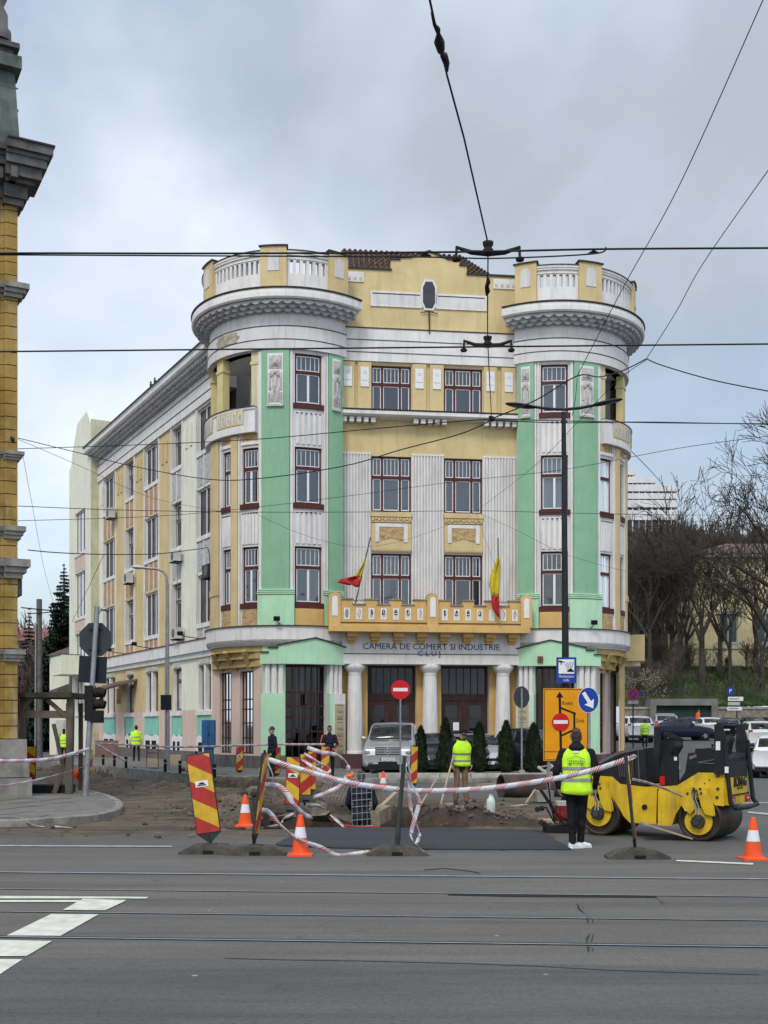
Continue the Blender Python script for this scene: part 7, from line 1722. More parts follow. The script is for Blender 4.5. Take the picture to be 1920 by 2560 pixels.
flag((887, 1516), (926, 1343), [('yellow_cloth', fy, [(1395, 912, 916), (1412, 905, 912), (1428, 893, 908), (1440, 889, 903), (1447, 890, 902)]), ('red_cloth', fr2, [(1438, 895, 905), (1446, 850, 903), (1453, 843, 901), (1460, 860, 899), (1466, 875, 897)])], 'furled flag on the left of the balcony, its red end blown left', 44.0)
flag((1247, 1520), (1245, 1345), [('yellow_cloth', fy, [(1392, 1243, 1247), (1410, 1236, 1250), (1435, 1226, 1250), (1462, 1223, 1249), (1478, 1226, 1248), (1492, 1228, 1247)]), ('red_cloth', fr2, [(1488, 1228, 1247), (1505, 1228, 1246), (1522, 1232, 1247), (1540, 1243, 1249), (1545, 1247, 1249)])], 'yellow and red flag hanging limp on the right of the balcony', 44.15)
# ================================================================== overhead wires
def wire(pts, r, label, group='overhead wires', seg=8, name='overhead_wire', straight=False):
    q = [P(*p) if not isinstance(p, V) else p for p in pts]; q = q if straight or len(q) < 3 else catm([tuple(a) for a in q], seg)
    px = [(960 + F * p.x / p.y, HZ - F * (p.z - CZ) / p.y) for p in (q[0], q[-1])]; off = lambda a: a[0] < -5 or a[0] > 1925 or a[1] < -5
    if off(px[0]): q = [q[0] + (q[0] - q[1]).normalized() * 22] + list(q)
    if off(px[1]): q = list(q) + [q[-1] + (q[-1] - q[-2]).normalized() * 22]
    return tag(MB().tube(q, r * .8, 6).build(name, wirem), label, 'wire', group)
def cw2(px, py0, py1, Yc, z): pass
for (y0, z0, a, b_, rr_, lb_) in ((10.0, 6.02, (0, 633), (1920, 620), .011, 'upper black contact wire crossing the whole photo over the rooftop'), (12.75, 6.07, (0, 879), (1920, 860), .0115, 'lower black contact wire crossing the whole photo at the tower cornices')):
    pts = []
    for px in (-700, 0, 500, 960, 1220, 1500, 1920, 2600):
        Y = y0 / (1 + .069 * (px - 960) / F) ; f = px / 1920; py = a[1] + (b_[1] - a[1]) * max(-.3, min(1.3, f)); py += {0: 0, 500: 4, 960: 5, 1220: 4, 1500: 0}.get(px, 0) if y0 < 11 else 0
        pts.append(P(px, py, Y))
    wire(pts, rr_, lb_)
wire([(-200, 636, 10.3), (600, 640, 10.1), (1000, 642, 10), (1130, 644, 9.95), (1230, 646, 9.93), (1400, 640, 9.9), (1500, 632, 9.85), (1515, 618, 9.85)], .008, 'second strand just below the upper contact wire, hooked up at its right end')
wire([(1068, -30, 6.3), (1083, 40, 6.7), (1118, 190, 7.6), (1160, 345, 8.4), (1218, 600, 10)], .010, 'span wire rising from the upper hanger out of the top of the photo', straight=True)
wire([(1220, 640, 10.0), (1219, 740, 11.2), (1219, 840, 12.7)], .008, 'short span wire between the two hangers', straight=True)
wire([(1220, 868, 12.8), (1224, 950, 14), (1229, 1047, 16.5)], .008, 'span wire from the lower hanger down to the bright knot', straight=True)
hm = M('hanger_iron', (.02,.014,.013), var=.3, rough=.7)
def hanger(c, w_, label, s=1.0):
    t = thing('wire_hanger', label, 'wire hanger', c, 0, 'contact wire hangers')
    MB().lathe((0,0,0), [(.02, -.03), (.045, -.01), (.05, .02), (.03, .04), (.045, .06), (.05, .09), (.02, .1)], 12).build('insulator', hm, t, local=True)
    for sg in (-1, 1):
        MB().tube([(0, 0, -.01), (sg * w_ * .5, 0, .0), (sg * w_ * .93, 0, .045)], [.028, .022, .014], 8).build('arm', hm, t, local=True)
        MB().tube([(sg * w_ * .93, 0, .055), (sg * w_ * .95, 0, -.05)], .012, 6).lathe((sg * w_ * .95, 0, -.075), [(.035, 0), (.04, .02), (.02, .035)], 10).build('clamp', hm, t, local=True)
hanger(P(1220, 631, 10.0), .30, 'upper double armed hanger silhouetted above the gable'); hanger(P(1219, 862, 12.72), .285, 'lower double armed hanger in front of the white bands')
def insul(pts, label, rs):
    q = [P(*p) for p in pts]; m = MB().tube(q, rs, 8); return tag(m.build('wire_insulator', hm), label, 'insulator')
insul([(1080, 32, 6.7), (1086, 62, 6.8), (1094, 74, 6.85), (1096, 84, 6.9), (1098, 105, 7.0), (1102, 125, 7.1), (1104, 134, 7.2), (1110, 140, 7.25), (1116, 158, 7.35), (1118, 178, 7.5)], 'chain of black insulators on the span wire at the top of the photo', [.009, .010, .018, .012, .034, .026, .010, .026, .022, .008])
insul([(1219, 690, 10.6), (1221, 705, 10.8), (1217, 715, 10.9), (1219, 728, 11.0), (1216, 738, 11.1)], 'small ragged black insulator hanging between the two hangers', [.008, .022, .02, .026, .008])
insul([(1050, 640, 10.0), (1064, 637, 10.0), (1078, 640, 10.0)], 'small clamp on the upper contact wire left of the hanger', [.006, .02, .006]); insul([(1470, 634, 9.9), (1484, 629, 9.9), (1497, 632, 9.9)], 'small clamp on the upper contact wire right of the hanger', [.006, .016, .006])
insul([(1223, 1040, 16.5), (1229, 1047, 16.5), (1236, 1052, 16.5)], 'knot where several span wires meet before the facade ledge', [.012, .05, .012])
W2 = [
 ([(1912, -10, 11), (1700, 460, 13), (1560, 715, 15), (1443, 940, 17)], .007, 'long straight stay wire from the top right corner down to the right tower'),
 ([(1960, 370, 12), (1760, 655, 15), (1690, 780, 16.5), (1616, 897, 18)], .007, 'second stay wire at right, ending in the knot beside the right tower'),
 ([(1616, 897, 18), (1660, 915, 18), (1790, 952, 17), (1960, 985, 16)], .011, 'thick wire from the right knot to the right photo edge'),
 ([(1616, 897, 18), (1560, 925, 18), (1500, 942, 17.6), (1443, 940, 17), (1340, 1000, 16.8), (1229, 1047, 16.5)], .012, 'thick wire between the right knot and the bright knot'),
 ([(1616, 900, 18), (1540, 955, 20), (1440, 1060, 24), (1330, 1170, 30), (1190, 1278, 44)], .007, 'thin diagonal wire from the right knot down to the second floor window'),
 ([(1443, 945, 17), (1438, 1000, 17), (1430, 1040, 17)], .006, 'short dangling wire end before the right tower relief'),
 ([(1229, 1047, 16.5), (1100, 1057, 17.5), (900, 1075, 19.5), (640, 1098, 22), (350, 1112, 24.5), (45, 1122, 27)], .010, 'upper long wire from the bright knot across the left tower to the yellow house'),
 ([(1229, 1050, 16.5), (1150, 1085, 17), (1000, 1125, 18), (860, 1165, 19.5), (660, 1195, 21), (520, 1198, 23), (330, 1165, 25), (180, 1128, 26), (45, 1095, 26.9)], .011, 'long sagging wire sweeping from the bright knot over the left wing'),
 ([(1229, 1047, 16.5), (1400, 1052, 16.5), (1650, 1057, 16.5), (1990, 1060, 16.5)], .009, 'upper of two near parallel wires right of the bright knot'),
 ([(1229, 1050, 16.5), (1400, 1057, 16.6), (1600, 1055, 16.6), (1780, 1058, 16.6), (1990, 1062, 16.6)], .009, 'lower of two near parallel wires right of the bright knot'),
 ([(1990, 1082, 28), (1700, 1120, 32), (1400, 1175, 38), (1130, 1205, 43), (900, 1236, 43), (640, 1268, 40), (400, 1290, 36), (45, 1302, 30)], .010, 'thin wire slanting across all towers from the right photo edge'),
 ([(45, 1265, 30), (300, 1275, 34), (600, 1280, 38), (900, 1280, 42), (1190, 1277, 44), (1400, 1282, 42), (1600, 1286, 40), (1780, 1288, 60)], .013, 'nearly level dark wire at the second floor sills'),
 ([(1190, 1278, 44), (1300, 1330, 42), (1400, 1380, 40), (1500, 1412, 39), (1565, 1428, 38)], .007, 'faint wire sagging right from the middle of the facade'),
 ([(640, 1285, 40), (740, 1330, 40), (850, 1362, 42), (930, 1366, 43), (1030, 1345, 43.5), (1180, 1290, 44)], .007, 'faint wire sagging across the facade above the flags'),
 ([(1190, 1280, 44), (1210, 1340, 44), (1240, 1420, 44)], .006, 'faint wire dropping to the right flag'),
 ([(55, 1128, 27), (80, 1260, 30), (110, 1420, 36), (133, 1505, 45)], .007, 'thin wire hanging down in front of the sky beside the yellow house'),
 ([(70, 1375, 32), (150, 1382, 34), (270, 1386, 38), (400, 1384, 42), (500, 1372, 46), (520, 1372, 46), (525, 1412, 47)], .020, 'thick cable from the yellow house to the dark unit beside the tower'),
 ([(259, 1388, 38), (230, 1450, 45), (180, 1555, 60)], .012, 'thin cable branching down towards the end balcony'),
 ([(45, 1098, 27), (200, 1165, 29), (300, 1212, 31), (400, 1250, 36), (560, 1280, 40)], .007, 'fine wire slanting down across the left wing windows'),
 ([(1570, 1120, 50), (1620, 1170, 60), (1660, 1215, 75), (1700, 1265, 90)], .02, 'wire dropping from the right tower in front of the hotel'),
]
for pts, r_, lb_ in W2: wire(pts, r_, lb_)
insul([(27, 1092, 26.8), (31, 1098, 26.8), (35, 1106, 26.8)], 'round insulator on the yellow house corner', [.02, .06, .02])
# ================================================================== vehicles (local: front towards -Y, width along X, ground z=0)
tyre = M('tyre', (.012,.012,.013), var=.2, rough=.8); rimm = M('alloy_rim', (.42,.43,.45), var=.05, rough=.3, metal=.8); lampc = M('lamp_clear', (.22,.23,.25), var=.5, sc=18, rough=.25); lampr = M('lamp_red', (.45,.02,.03), var=.15, sc=15, rough=.2)
carglass = M('car_glass', (.012,.015,.018), var=.2, rough=.05, spec=.5); trim = M('car_trim', (.015,.015,.017), var=.1, rough=.5); platem = M('number_plate', (.62,.63,.64), var=.02, rough=.5)
def paintm(name, c, metal_=0.0): return M(name, c, rough=.33, var=.05, sc=1, metal=metal_, coat=.25)
KINDS = {   # fraction along the length: (bottom, belt, roof, half width factor)
 'van':   dict(L=4.75, W=1.90, H=1.90, wb=(.17, .80), st=[(0,.42,.70,.70,.86),(.010,.30,.93,.93,.93),(.045,.28,1.04,1.04,.98),(.17,.28,1.14,1.15,1.0),(.225,.28,1.20,1.24,1.0),(.40,.28,1.26,1.84,1.0),(.46,.28,1.27,1.88,1.0),(.65,.28,1.28,1.90,1.0),(.93,.28,1.28,1.86,1.0),(.985,.3,1.27,1.72,.98),(1,.42,1.2,1.5,.95)]),
 'sedan': dict(L=4.3, W=1.74, H=1.5, wb=(.18, .79), st=[(0,.40,.55,.55,.78),(.02,.26,.72,.72,.90),(.07,.22,.84,.84,.97),(.27,.22,.98,.99,1.0),(.33,.22,1.0,1.08,1.0),(.45,.22,1.0,1.46,1.0),(.50,.22,1.0,1.50,1.0),(.63,.22,1.0,1.49,1.0),(.70,.22,1.02,1.40,1.0),(.84,.22,1.05,1.10,1.0),(.97,.24,1.04,1.05,.95),(1,.42,.92,.92,.88)]),
 'hatch': dict(L=4.0, W=1.72, H=1.48, wb=(.18, .82), st=[(0,.40,.55,.55,.78),(.02,.26,.74,.74,.90),(.07,.22,.86,.86,.97),(.24,.22,.99,1.0,1.0),(.29,.22,1.0,1.08,1.0),(.42,.22,1.0,1.44,1.0),(.48,.22,1.0,1.48,1.0),(.72,.22,1.02,1.46,1.0),(.88,.22,1.03,1.38,1.0),(.975,.24,1.0,1.05,.96),(1,.42,.92,.92,.92)]),
 'suv':   dict(L=4.5, W=1.85, H=1.7, wb=(.18, .80), st=[(0,.45,.62,.62,.80),(.02,.32,.86,.86,.92),(.06,.28,1.0,1.0,.98),(.24,.28,1.12,1.13,1.0),(.29,.28,1.14,1.2,1.0),(.40,.28,1.14,1.64,1.0),(.46,.28,1.14,1.69,1.0),(.72,.28,1.16,1.69,1.0),(.90,.28,1.17,1.60,1.0),(.975,.30,1.14,1.22,.97),(1,.46,1.02,1.02,.93)]),
}
def car(kind, loc, rz, paint_, label, plate_txt=None, rear_lit=False, roofbars=False, name='parked_car', cat='car', grp='cars parked around the building', detail=False, dim=None):
    K = KINDS[kind]; L_, W_ = K['L'], K['W']; t = thing(name, label, cat, loc, rz, grp)
    st = K['st']; rings = []
    for (f, zb, zl, zr, wf) in st:
        y = -L_/2 + L_ * f; w_ = W_/2 * wf; cab = zr - zl > .15
        wr = w_ * (.80 if cab else .86); zt = zr if cab else zl + .02
        pts = [(0, zb), (w_*.86, zb), (w_*.98, zb + .10), (w_, (zb + zl)/2), (w_*.985, zl - .10), (w_*.93, zl), (wr, zt - (.05 if cab else .0)), (wr*.9, zt), (0, zt + .025)]
        rings.append([V((x, y, z)) for x, z in pts])
    # resample along the length for a rounder body
    def cr(a, b, c, d, u): return .5*((2*b)+(-a+c)*u+(2*a-5*b+4*c-d)*u*u+(-a+3*b-3*c+d)*u**3)
    m = MB(); R2 = rings; k = 9; vs = []
    for r_ in R2: vs += r_ + [V((-q.x, q.y, q.z)) for q in r_[1:-1][::-1]]
    kk = 2*k - 2
    fs = [(j*kk+i, j*kk+(i+1) % kk, (j+1)*kk+(i+1) % kk, (j+1)*kk+i) for j in range(len(R2)-1) for i in range(kk)]
    m.add(vs, fs + [tuple(range(kk)), tuple(reversed(range((len(R2)-1)*kk, len(R2)*kk)))], 0, True)
    body = m.build('body', paint_, t, local=True)
    bv = body.modifiers.new('bevel', 'BEVEL'); bv.width = .035; bv.segments = 2; bv.limit_method = 'ANGLE'; bv.angle_limit = radians(22)
    def quad(mb, a, b, c, d, o, ins=.0, mi=0):
        a, b, c, d = map(V, (a, b, c, d)); ctr = (a+b+c+d)/4; n = (b - a).cross(d - a).normalized()
        if n.dot(ctr - V((0, ctr.y*.6, .7))) < 0: n = -n
        q = [p.lerp(ctr, ins) + n * o for p in (a, b, c, d)]; mb.add(q + [p - n * .02 for p in q], [(0,1,2,3), (0,4,5,1), (1,5,6,2), (2,6,7,3), (3,7,4,0)], mi)
    cab = [i for i, s in enumerate(st) if s[3] - s[2] > .3]; i0, i1 = cab[0] - 1, cab[-1] + 1
    i1 = min(i1, len(st) - 1)
    mir = lambda p: V((-p.x, p.y, p.z))
    g = MB(); A, B = R2[i0], R2[cab[0]]
    def screen(A, B, u0, u1, nm, ins):
        def row(u):
            q = [A[i].lerp(B[i], u) for i in (6, 7, 8)]; q[0] = q[0].lerp(q[2], ins); o = V((0, 0, .014)); q = [p + o for p in q]; return q + [mir(q[1]), mir(q[0])]
        rows = [row(u0 + (u1 - u0) * i / 3) for i in range(4)]; off = (B[8] - A[8]).cross(V((1,0,0))).normalized(); off = off if off.z > 0 else -off
        g = MB(); g.add([p + off * .012 for r_ in rows for p in r_], [(j*5+i, j*5+i+1, (j+1)*5+i+1, (j+1)*5+i) for j in range(3) for i in range(4)], 0, True)
        o_ = g.build(nm, carglass, t, local=True); sf = o_.modifiers.new('s', 'SOLIDIFY'); sf.thickness = .006
    screen(A, B, .08, .93, 'windscreen', .06)
    g = MB(); A, B = R2[i1], R2[cab[-1]]
    if kind == 'sedan': A = R2[i1]
    screen(A, B, .12, .92, 'rear_window', .1)
    for sg in (1, -1):
        f_ = (lambda p: p) if sg > 0 else mir
        ye0, ye1 = R2[i0][5], R2[i1][5]; spans = 3 if kind in ('van', 'suv', 'hatch') else 2
        zb_ = st[cab[1]][2] + .03; 
        ya = R2[cab[0]][6]; yb = R2[cab[-1]][6]
        segs = [(.03, .40), (.44, .76), (.80, .98)][:3]
        lo0, lo1 = R2[i0][5].lerp(R2[cab[0]][5], .45), R2[cab[-1]][5].lerp(R2[i1][5], .35)
        for (u, v_) in segs:
            b0, b1 = lo0.lerp(lo1, u), lo0.lerp(lo1, v_); t0, t1 = ya.lerp(yb, u), ya.lerp(yb, v_)
            zt0 = min(t0.z, t1.z)
            def at(y):   # roof side point at this y
                for i in range(len(R2)-1):
                    if R2[i][6].y <= y <= R2[i+1][6].y: q = (y - R2[i][6].y)/max(1e-6, R2[i+1][6].y - R2[i][6].y); return R2[i][6].lerp(R2[i+1][6], q), R2[i][5].lerp(R2[i+1][5], q)
                return R2[-1][6], R2[-1][5]
            T0, Bq0 = at(t0.y); T1, Bq1 = at(t1.y); Q0 = at(b0.y)[1]; Q1 = at(b1.y)[1]
            g = MB(); quad(g, f_(Q0.lerp(T0, .06)), f_(Q1.lerp(T1, .06)), f_(Q1.lerp(T1, .90) if abs(b1.y-t1.y) < .3 else T1.lerp(Q1, .1)), f_(T0.lerp(Q0, .1)), .012); g.build('side_window', carglass, t, local=True)
        # mirror
        mp_ = f_(R2[cab[0]][5].lerp(R2[i0][5], .5)); MB().ell(mp_ + V((sg*.13, 0, .10)), (.11, .07, .085)).build('mirror', paint_ if not detail else paint_, t, local=True)
        for wf in K['wb']:
            y = -L_/2 + L_*wf; r_ = .315 if kind != 'van' else .33; xo = sg * (W_/2 + .012)
            MB().cyl((xo - sg*.22, y, r_), (xo - sg*.012, y, r_), r_ + .055, n=24).build('wheel_arch', trim, t, local=True)
            wo3 = MB().lathe((xo - sg*.19, y, r_), [(r_*.9, 0), (r_, .03), (r_, .17), (r_*.9, .205), (r_*.66, .205)], 24, ax=(sg,0,0)).build('wheel', tyre, t, local=True)
            mm_ = MB(); mm_.cyl((xo - sg*.06, y, r_), (xo + sg*.004, y, r_), r_*.62, n=20)
            for q in range(5): 
                a = q*2*pi/5; mm_.beam(V((xo + sg*.008, y, r_)), V((xo + sg*.008, y + cos(a)*r_*.58, r_ + sin(a)*r_*.58)), .02, .05)
            mm_.build('rim', rimm, wo3, local=True)
    fr, rr_ = R2[1], R2[-2]
    zf = st[1][2]; zh_ = st[2][2]
    for sg in (1, -1):
        x0, x1 = sg*W_*.29, sg*W_*.45; m = MB()
        m.add([(x0, R2[0][0].y - .01 if 0 else R2[1][0].y - .045, zf - .20), (x1, R2[1][0].y + .06, zf - .17), (x1, R2[2][0].y - .04, zh_ - .13), (sg*W_*.33, R2[1][0].y + .0, zf - .02)], [(0,1,2,3)]); 
        m.ell((sg*W_*.38, R2[1][0].y + .035, zf - .10), (.14, .09, .10)); m.build('headlight', lampc, t, local=True)
        zt_ = st[-2][2]
        m = MB().box((sg*W_*.46 if sg < 0 else W_*.34, L_/2 - .10, zt_ - .30), (-W_*.34 if sg < 0 else W_*.46, L_/2 - .02, zt_ - .03 if kind != 'suv' else zt_ + .05)); m.build('tail_light', lampr, t, local=True)
    m = MB().box((-W_*.26, R2[0][0].y - .015, .50 if kind != 'van' else .62), (W_*.26, R2[0][0].y + .05, .60 if kind != 'van' else .78)); 
    if not detail: m.build('grille', trim, t, local=True)
    m = MB().box((-W_*.43, R2[0][0].y - .0, .24), (W_*.43, R2[0][0].y + .2, .34)); m.build('bumper_trim', trim, t, local=True); MB().box((-W_*.43, L_/2 - .2, .24), (W_*.43, L_/2 + .005, .38)).build('bumper_trim', trim, t, local=True)
    MB().box((-.26, L_/2 - .02, .60 if kind != 'suv' else .74), (.26, L_/2 + .012, .71 if kind != 'suv' else .85)).build('number_plate', platem, t, local=True)
    if not detail: MB().box((-.26, R2[0][0].y - .03, .38), (.26, R2[0][0].y, .49)).build('number_plate', platem, t, local=True)
    if roofbars:
        for y in (-.1, .8): MB().box((-.62, y, K['H'] + .03), (.62, y + .05, K['H'] + .07)).build('roof_bar', rimm, t, local=True)
    return t
silver = paintm('silver_paint', (.40,.41,.43), .5); dkblue = paintm('dark_blue_paint', (.007,.009,.032), .1); darkg = paintm('dark_grey_paint', (.03,.035,.045), .3); whitec = paintm('white_car_paint', (.62,.64,.65)); blackc = paintm('black_car_paint', (.008,.009,.011)); greyc = paintm('grey_car_paint', (.16,.175,.19), .4)
# silver van in front of the entrance
VY = 39.4; vx = X(984, VY); vt = car('van', (vx, VY + 2.37, .02), radians(-5), silver, 'silver van parked in front of the entrance, nose towards the street, between column and thuja', name='silver_van', cat='van', detail=True)
def vl(mb, nm, mt_): return mb.build(nm, mt_, vt, local=True)
yf = -4.75/2
gr = MB()
for q in range(4): gr.box((-.42, yf - .03, .80 + q*.055), (.42, yf + .05, .83 + q*.055))
gq = vl(MB().box((-.44, yf - .01, .77), (.44, yf + .05, 1.03)), 'grille', trim); gr.build('grille_bar', rimm, gq, local=True)
st_ = MB(); n = 26; ro, ri = .12, .100; vs = [(ro*cos(2*pi*i/n), yf - .05, .90 + ro*sin(2*pi*i/n)) for i in range(n)] + [(ri*cos(2*pi*i/n), yf - .05, .90 + ri*sin(2*pi*i/n)) for i in range(n)]
st_.add(vs, [(i, (i+1) % n, n+(i+1) % n, n+i) for i in range(n)])
for a in (90, 210, 330): st_.beam((0, yf - .05, .90), (ri*cos(radians(a)), yf - .05, .90 + ri*sin(radians(a))), .008, .028)
st_.build('emblem', rimm, gq, local=True)
vl(MB().box((-.7, yf - .02, .36), (.7, yf + .03, .44)).box((-.34, yf - .03, .44), (.34, yf, .52)), 'air_intake', trim)
pl_ = vl(MB().box((-.26, yf - .06, .55), (.26, yf - .03, .66)).box((-.262, yf - .062, .55), (-.22, yf - .058, .66)), 'number_plate', platem)
MB().box((-.26, yf - .064, .55), (-.22, yf - .061, .66)).build('blue_band', sblue, pl_, local=True)
text('CJ 19 CCI', .105, black, (.02, yf - .064, .568), (1,0,0), pl_, extr=.001, sx=.85, local=True)
for sg in (-1, 1): vl(MB().box((sg*.62 - .09, yf - .0, .42), (sg*.62 + .09, yf + .05, .50)), 'fog_lamp', lampc)
vl(MB().beam((-.7, yf + 1.02, 1.24), (-.05, yf + 1.05, 1.26), .02, .02).beam((.1, yf + 1.02, 1.25), (.7, yf + 1.05, 1.26), .02, .02), 'wiper', trim)
car('sedan', (X(1092, 41.0), 42.2, .02), radians(8), darkg, 'dark grey car behind the first thuja, right of the silver van')
car('hatch', (X(1192, 42) , 42.9, .02), radians(16), silver, 'silver hatchback showing between the two middle thujas')
car('suv', (X(1352, 41), 41.8, .02), radians(20), blackc, 'black car at the foot of the right tower, between thuja and orange board')
g0z = lambda x, y: hz_(x, y)
def bgcar(kind, px, Y, rz, pt, lb_, **k): x_ = X(px, Y); return car(kind, (x_, Y, g0z(x_, Y) + .0), radians(rz), pt, lb_, **k)
bgcar('suv', 1584, 76, 180, whitec, 'white car seen from behind, left of the man in lime jacket by the garage')
bgcar('suv', 1662, 84, 170, silver, 'silver car with roof bars in front of the garage door, left', roofbars=True)
bgcar('sedan', 1703, 77.5, 97, dkblue, 'dark blue sedan seen from the side, nose to the right')
bgcar('sedan', 1722, 88, 90, darkg, 'dark car roof just visible behind the blue sedan')
bgcar('hatch', 1770, 83, 176, whitec, 'white hatchback seen from behind, right of the garage door')
bgcar('hatch', 1832, 80, 150, blackc, 'black hatchback parked right of the white hatchback')
bgcar('sedan', 1876, 87, 185, darkg, 'dark grey saloon in the back row by the rubble wall')
bgcar('sedan', 1925, 90, 190, dkblue, 'dark blue car at the far right in the back row')
bgcar('suv', 1892, 66, 172, whitec, 'white off-road car seen from behind at right, above the nearest white car')
bgcar('hatch', 1740, 89.5, 90, blackc, 'black car roof seen through the roller console', )
pr = car('hatch', (X(1957, 40), 40.0, 0), radians(155), whitec, 'nearest white hatchback cut by the right photo edge behind the roller')
# ================================================================== tandem roller
RY = radians(-34); rt = thing('tandem_roller', 'yellow and black tandem road roller with two steel drums', 'road roller', V((4.27, 17.92, 0)), RY, None, .97)
yel = M('roller_yellow', (.56,.375,.018), var=.18, sc=3, streak=.6, dark=(.3,.2,.05), rough=.42); blk = M('roller_black', (.014,.015,.018), var=.3, sc=4, rough=.55); drumm = M('drum_steel', (.045,.036,.028), var=.45, sc=3, rough=.5, metal=.5, streak=.3, dark=(.09,.06,.04)); hubm = M('hub_metal', (.06,.06,.06), var=.3, sc=8, rough=.5, metal=.5)
def Z(zx, zy): return ((zx - 835) / 396 , (1300 - zy) / 438)
RW = 1.15
RMap = Map(lambda s, z, d: V((s, -d, z)))      # d>0 towards the viewer's side
def side(pts, d0, d1, name, mt_, par=rt, bev=.012):
    o = MB().poly(RMap, [Z(*p) for p in pts], d0, d1).build(name, mt_, par, local=True)
    if bev: b = o.modifiers.new('bevel', 'BEVEL'); b.width = bev; b.segments = 2
    return o
DC = [(-.91, .36), (.81, .36)]
for (x, z), lb_ in zip(DC, ('', '')):
    m = MB(); n = 44
    m.lathe((x, 0, z), [(.30, .02), (.30, .0), (.345, .0), (.36, .015), (.36, RW - .015), (.345, RW), (.30, RW), (.30, RW - .02)], n, ax=(0,1,0)); dro = m.build('drum', drumm, rt, local=True)
    MB().cyl((x, .10, z), (x, .12, z), .30, n=30).build('drum_plate', blk, dro, local=True)
for i, zx in enumerate((475, 1155)):    # yellow yoke plates over each drum
    zc_ = 1135 if i == 0 else 1160; ph = []
    for a in range(200, 345, 12): ph.append((zx + 100*cos(radians(a)), zc_ - 100*sin(radians(a))))
    o1 = side([(zx - 95, 870 + 60*i), (zx - 50, 900 + 50*i), (zx - 40, 935 + 20*i), (zx - 38, 985), (zx - 20, 1035), (zx - 48, 1085), (zx - 100, 1060), (zx - 105, 1000)] if 0 else [(zx - 100, 930), (zx - 42, 930), (zx - 40, 1000), (zx - 15, 1060), (zx - 45, 1100), (zx - 80, 1075), (zx - 102, 1040)], .02, .10, 'drum_yoke', yel)
    o2 = side([(zx - 42, 880 + 30*i), (zx + 60, 890 + 30*i), (zx + 62, 960), (zx + 95, 1060), (zx + 100, 1110), (zx + 55, 1100), (zx + 30, 1050), (zx + 5, 930), (zx - 42, 930)], .02, .10, 'drum_yoke', yel)
    m = MB(); cx2, cz2 = Z(zx, zc_); m.poly(RMap, [(cx2 + .225*cos(radians(a)), cz2 + .215*sin(radians(a))) for a in range(0, 360, 15)], .0, .045); hb = m.build('hub_plate', yel, rt, local=True)
    m = MB(); m.cyl((cx2, -.05, cz2), (cx2, -.13, cz2), .115, .10, 18).cyl((cx2, -.13, cz2), (cx2, -.16, cz2), .055, n=6)
    for a in range(0, 360, 45): m.cyl((cx2 + .09*cos(radians(a)), -.12, cz2 + .09*sin(radians(a))), (cx2 + .09*cos(radians(a)), -.145, cz2 + .09*sin(radians(a))), .014, n=6)
    m.build('hub_motor', hubm, rt, local=True)
    m = MB()
    for dx_ in (-18, 2): m.tube([RMap(*Z(zx + dx_ - 12, 940), .06), RMap(*Z(zx + dx_ - 14, 1000), .09), RMap(*Z(zx + dx_ + 10, 1060), .10), RMap(*Z(zx + dx_ + 14, 1110), .15)], .011, 6)
    m.build('hydraulic_hose', M('hose', (.25,.25,.25), var=.2), rt, local=True)
    m = MB().tube([RMap(*Z(zx - 90, 1068), .07), RMap(*Z(zx - 78, 1086), .10), RMap(*Z(zx - 62, 1078), .07)], .012, 6); m.build('lashing_eye', rimm, rt, local=True)
    m = MB()
    for bx_, by in ((zx - 62, 950), (zx - 20, 915) , (zx + 20, 915), (zx + 26, 945)): p = RMap(*Z(bx_, by + 12*i), .10); m.cyl(p, p + V((0, -.02, 0)), .02, n=6)
    m.build('bolts', hubm, rt, local=True)
side([(372, 880), (440, 862), (565, 866), (590, 890), (620, 918), (870, 940), (862, 1190), (690, 1190), (650, 1150), (610, 1075), (560, 1010), (500, 985), (430, 985), (385, 1020), (372, 1000)], -RW + .05, -.02, 'front_frame', yel)
side([(895, 925), (1000, 925), (1150, 820), (1310, 820), (1310, 1040), (1250, 1035), (1200, 1005), (1110, 1000), (1040, 1040), (1000, 1110), (975, 1195), (892, 1195)], -RW + .05, .0, 'rear_frame', yel)
side([(892, 1195), (975, 1195), (1000, 1110), (990, 1000), (892, 960)], .0, .03, 'step_plate', yel)
side([(862, 930), (900, 930), (900, 1170), (862, 1170)], -RW*.8, -.2, 'articulation', M('joint_redbrown', (.12,.03,.02), var=.4))
side([(425, 862), (445, 775), (600, 690), (735, 655), (772, 652), (792, 905), (650, 915), (590, 862)], -.82, -.04, 'front_hood', blk, bev=.03)
side([(440, 782), (600, 694), (735, 658), (775, 655), (775, 644), (735, 646), (598, 682), (436, 772)], -.83, -.03, 'hood_rim', M('hood_rim_grey', (.11,.105,.10), var=.2, rough=.5))  # highlight along the hood's top edge, painted as a lighter grey strip
side([(600, 745), (715, 685), (722, 880), (612, 862)], -.04, -.034, 'hood_side_grille', M('grille_black', (.006,.006,.007), var=.1, rough=.3), bev=0)
m = MB()
for q in range(9): a, b_ = RMap(*Z(608 + q*12, 752 - q*6), -.03), RMap(*Z(614 + q*12, 862), -.03); m.beam(a, b_, .008, .008)
m.beam(RMap(*Z(742, 660), -.032), RMap(*Z(752, 900), -.032), .006, .012); m.build('grille_bar', MT['hood_rim_grey'], rt, local=True)
m = MB().beam(RMap(*Z(1140, 745), -.02), RMap(*Z(1250, 722), -.02), .01, .012).beam(RMap(*Z(1140, 745), -.02), RMap(*Z(1255, 752), -.02), .01, .012).bx(RMap(*Z(1112, 706), -.02), (.12, .01, .05), Matrix.Rotation(-.4, 3, 'Y')); m.build('hood_moulding', MT['hood_rim_grey'], rt, local=True)
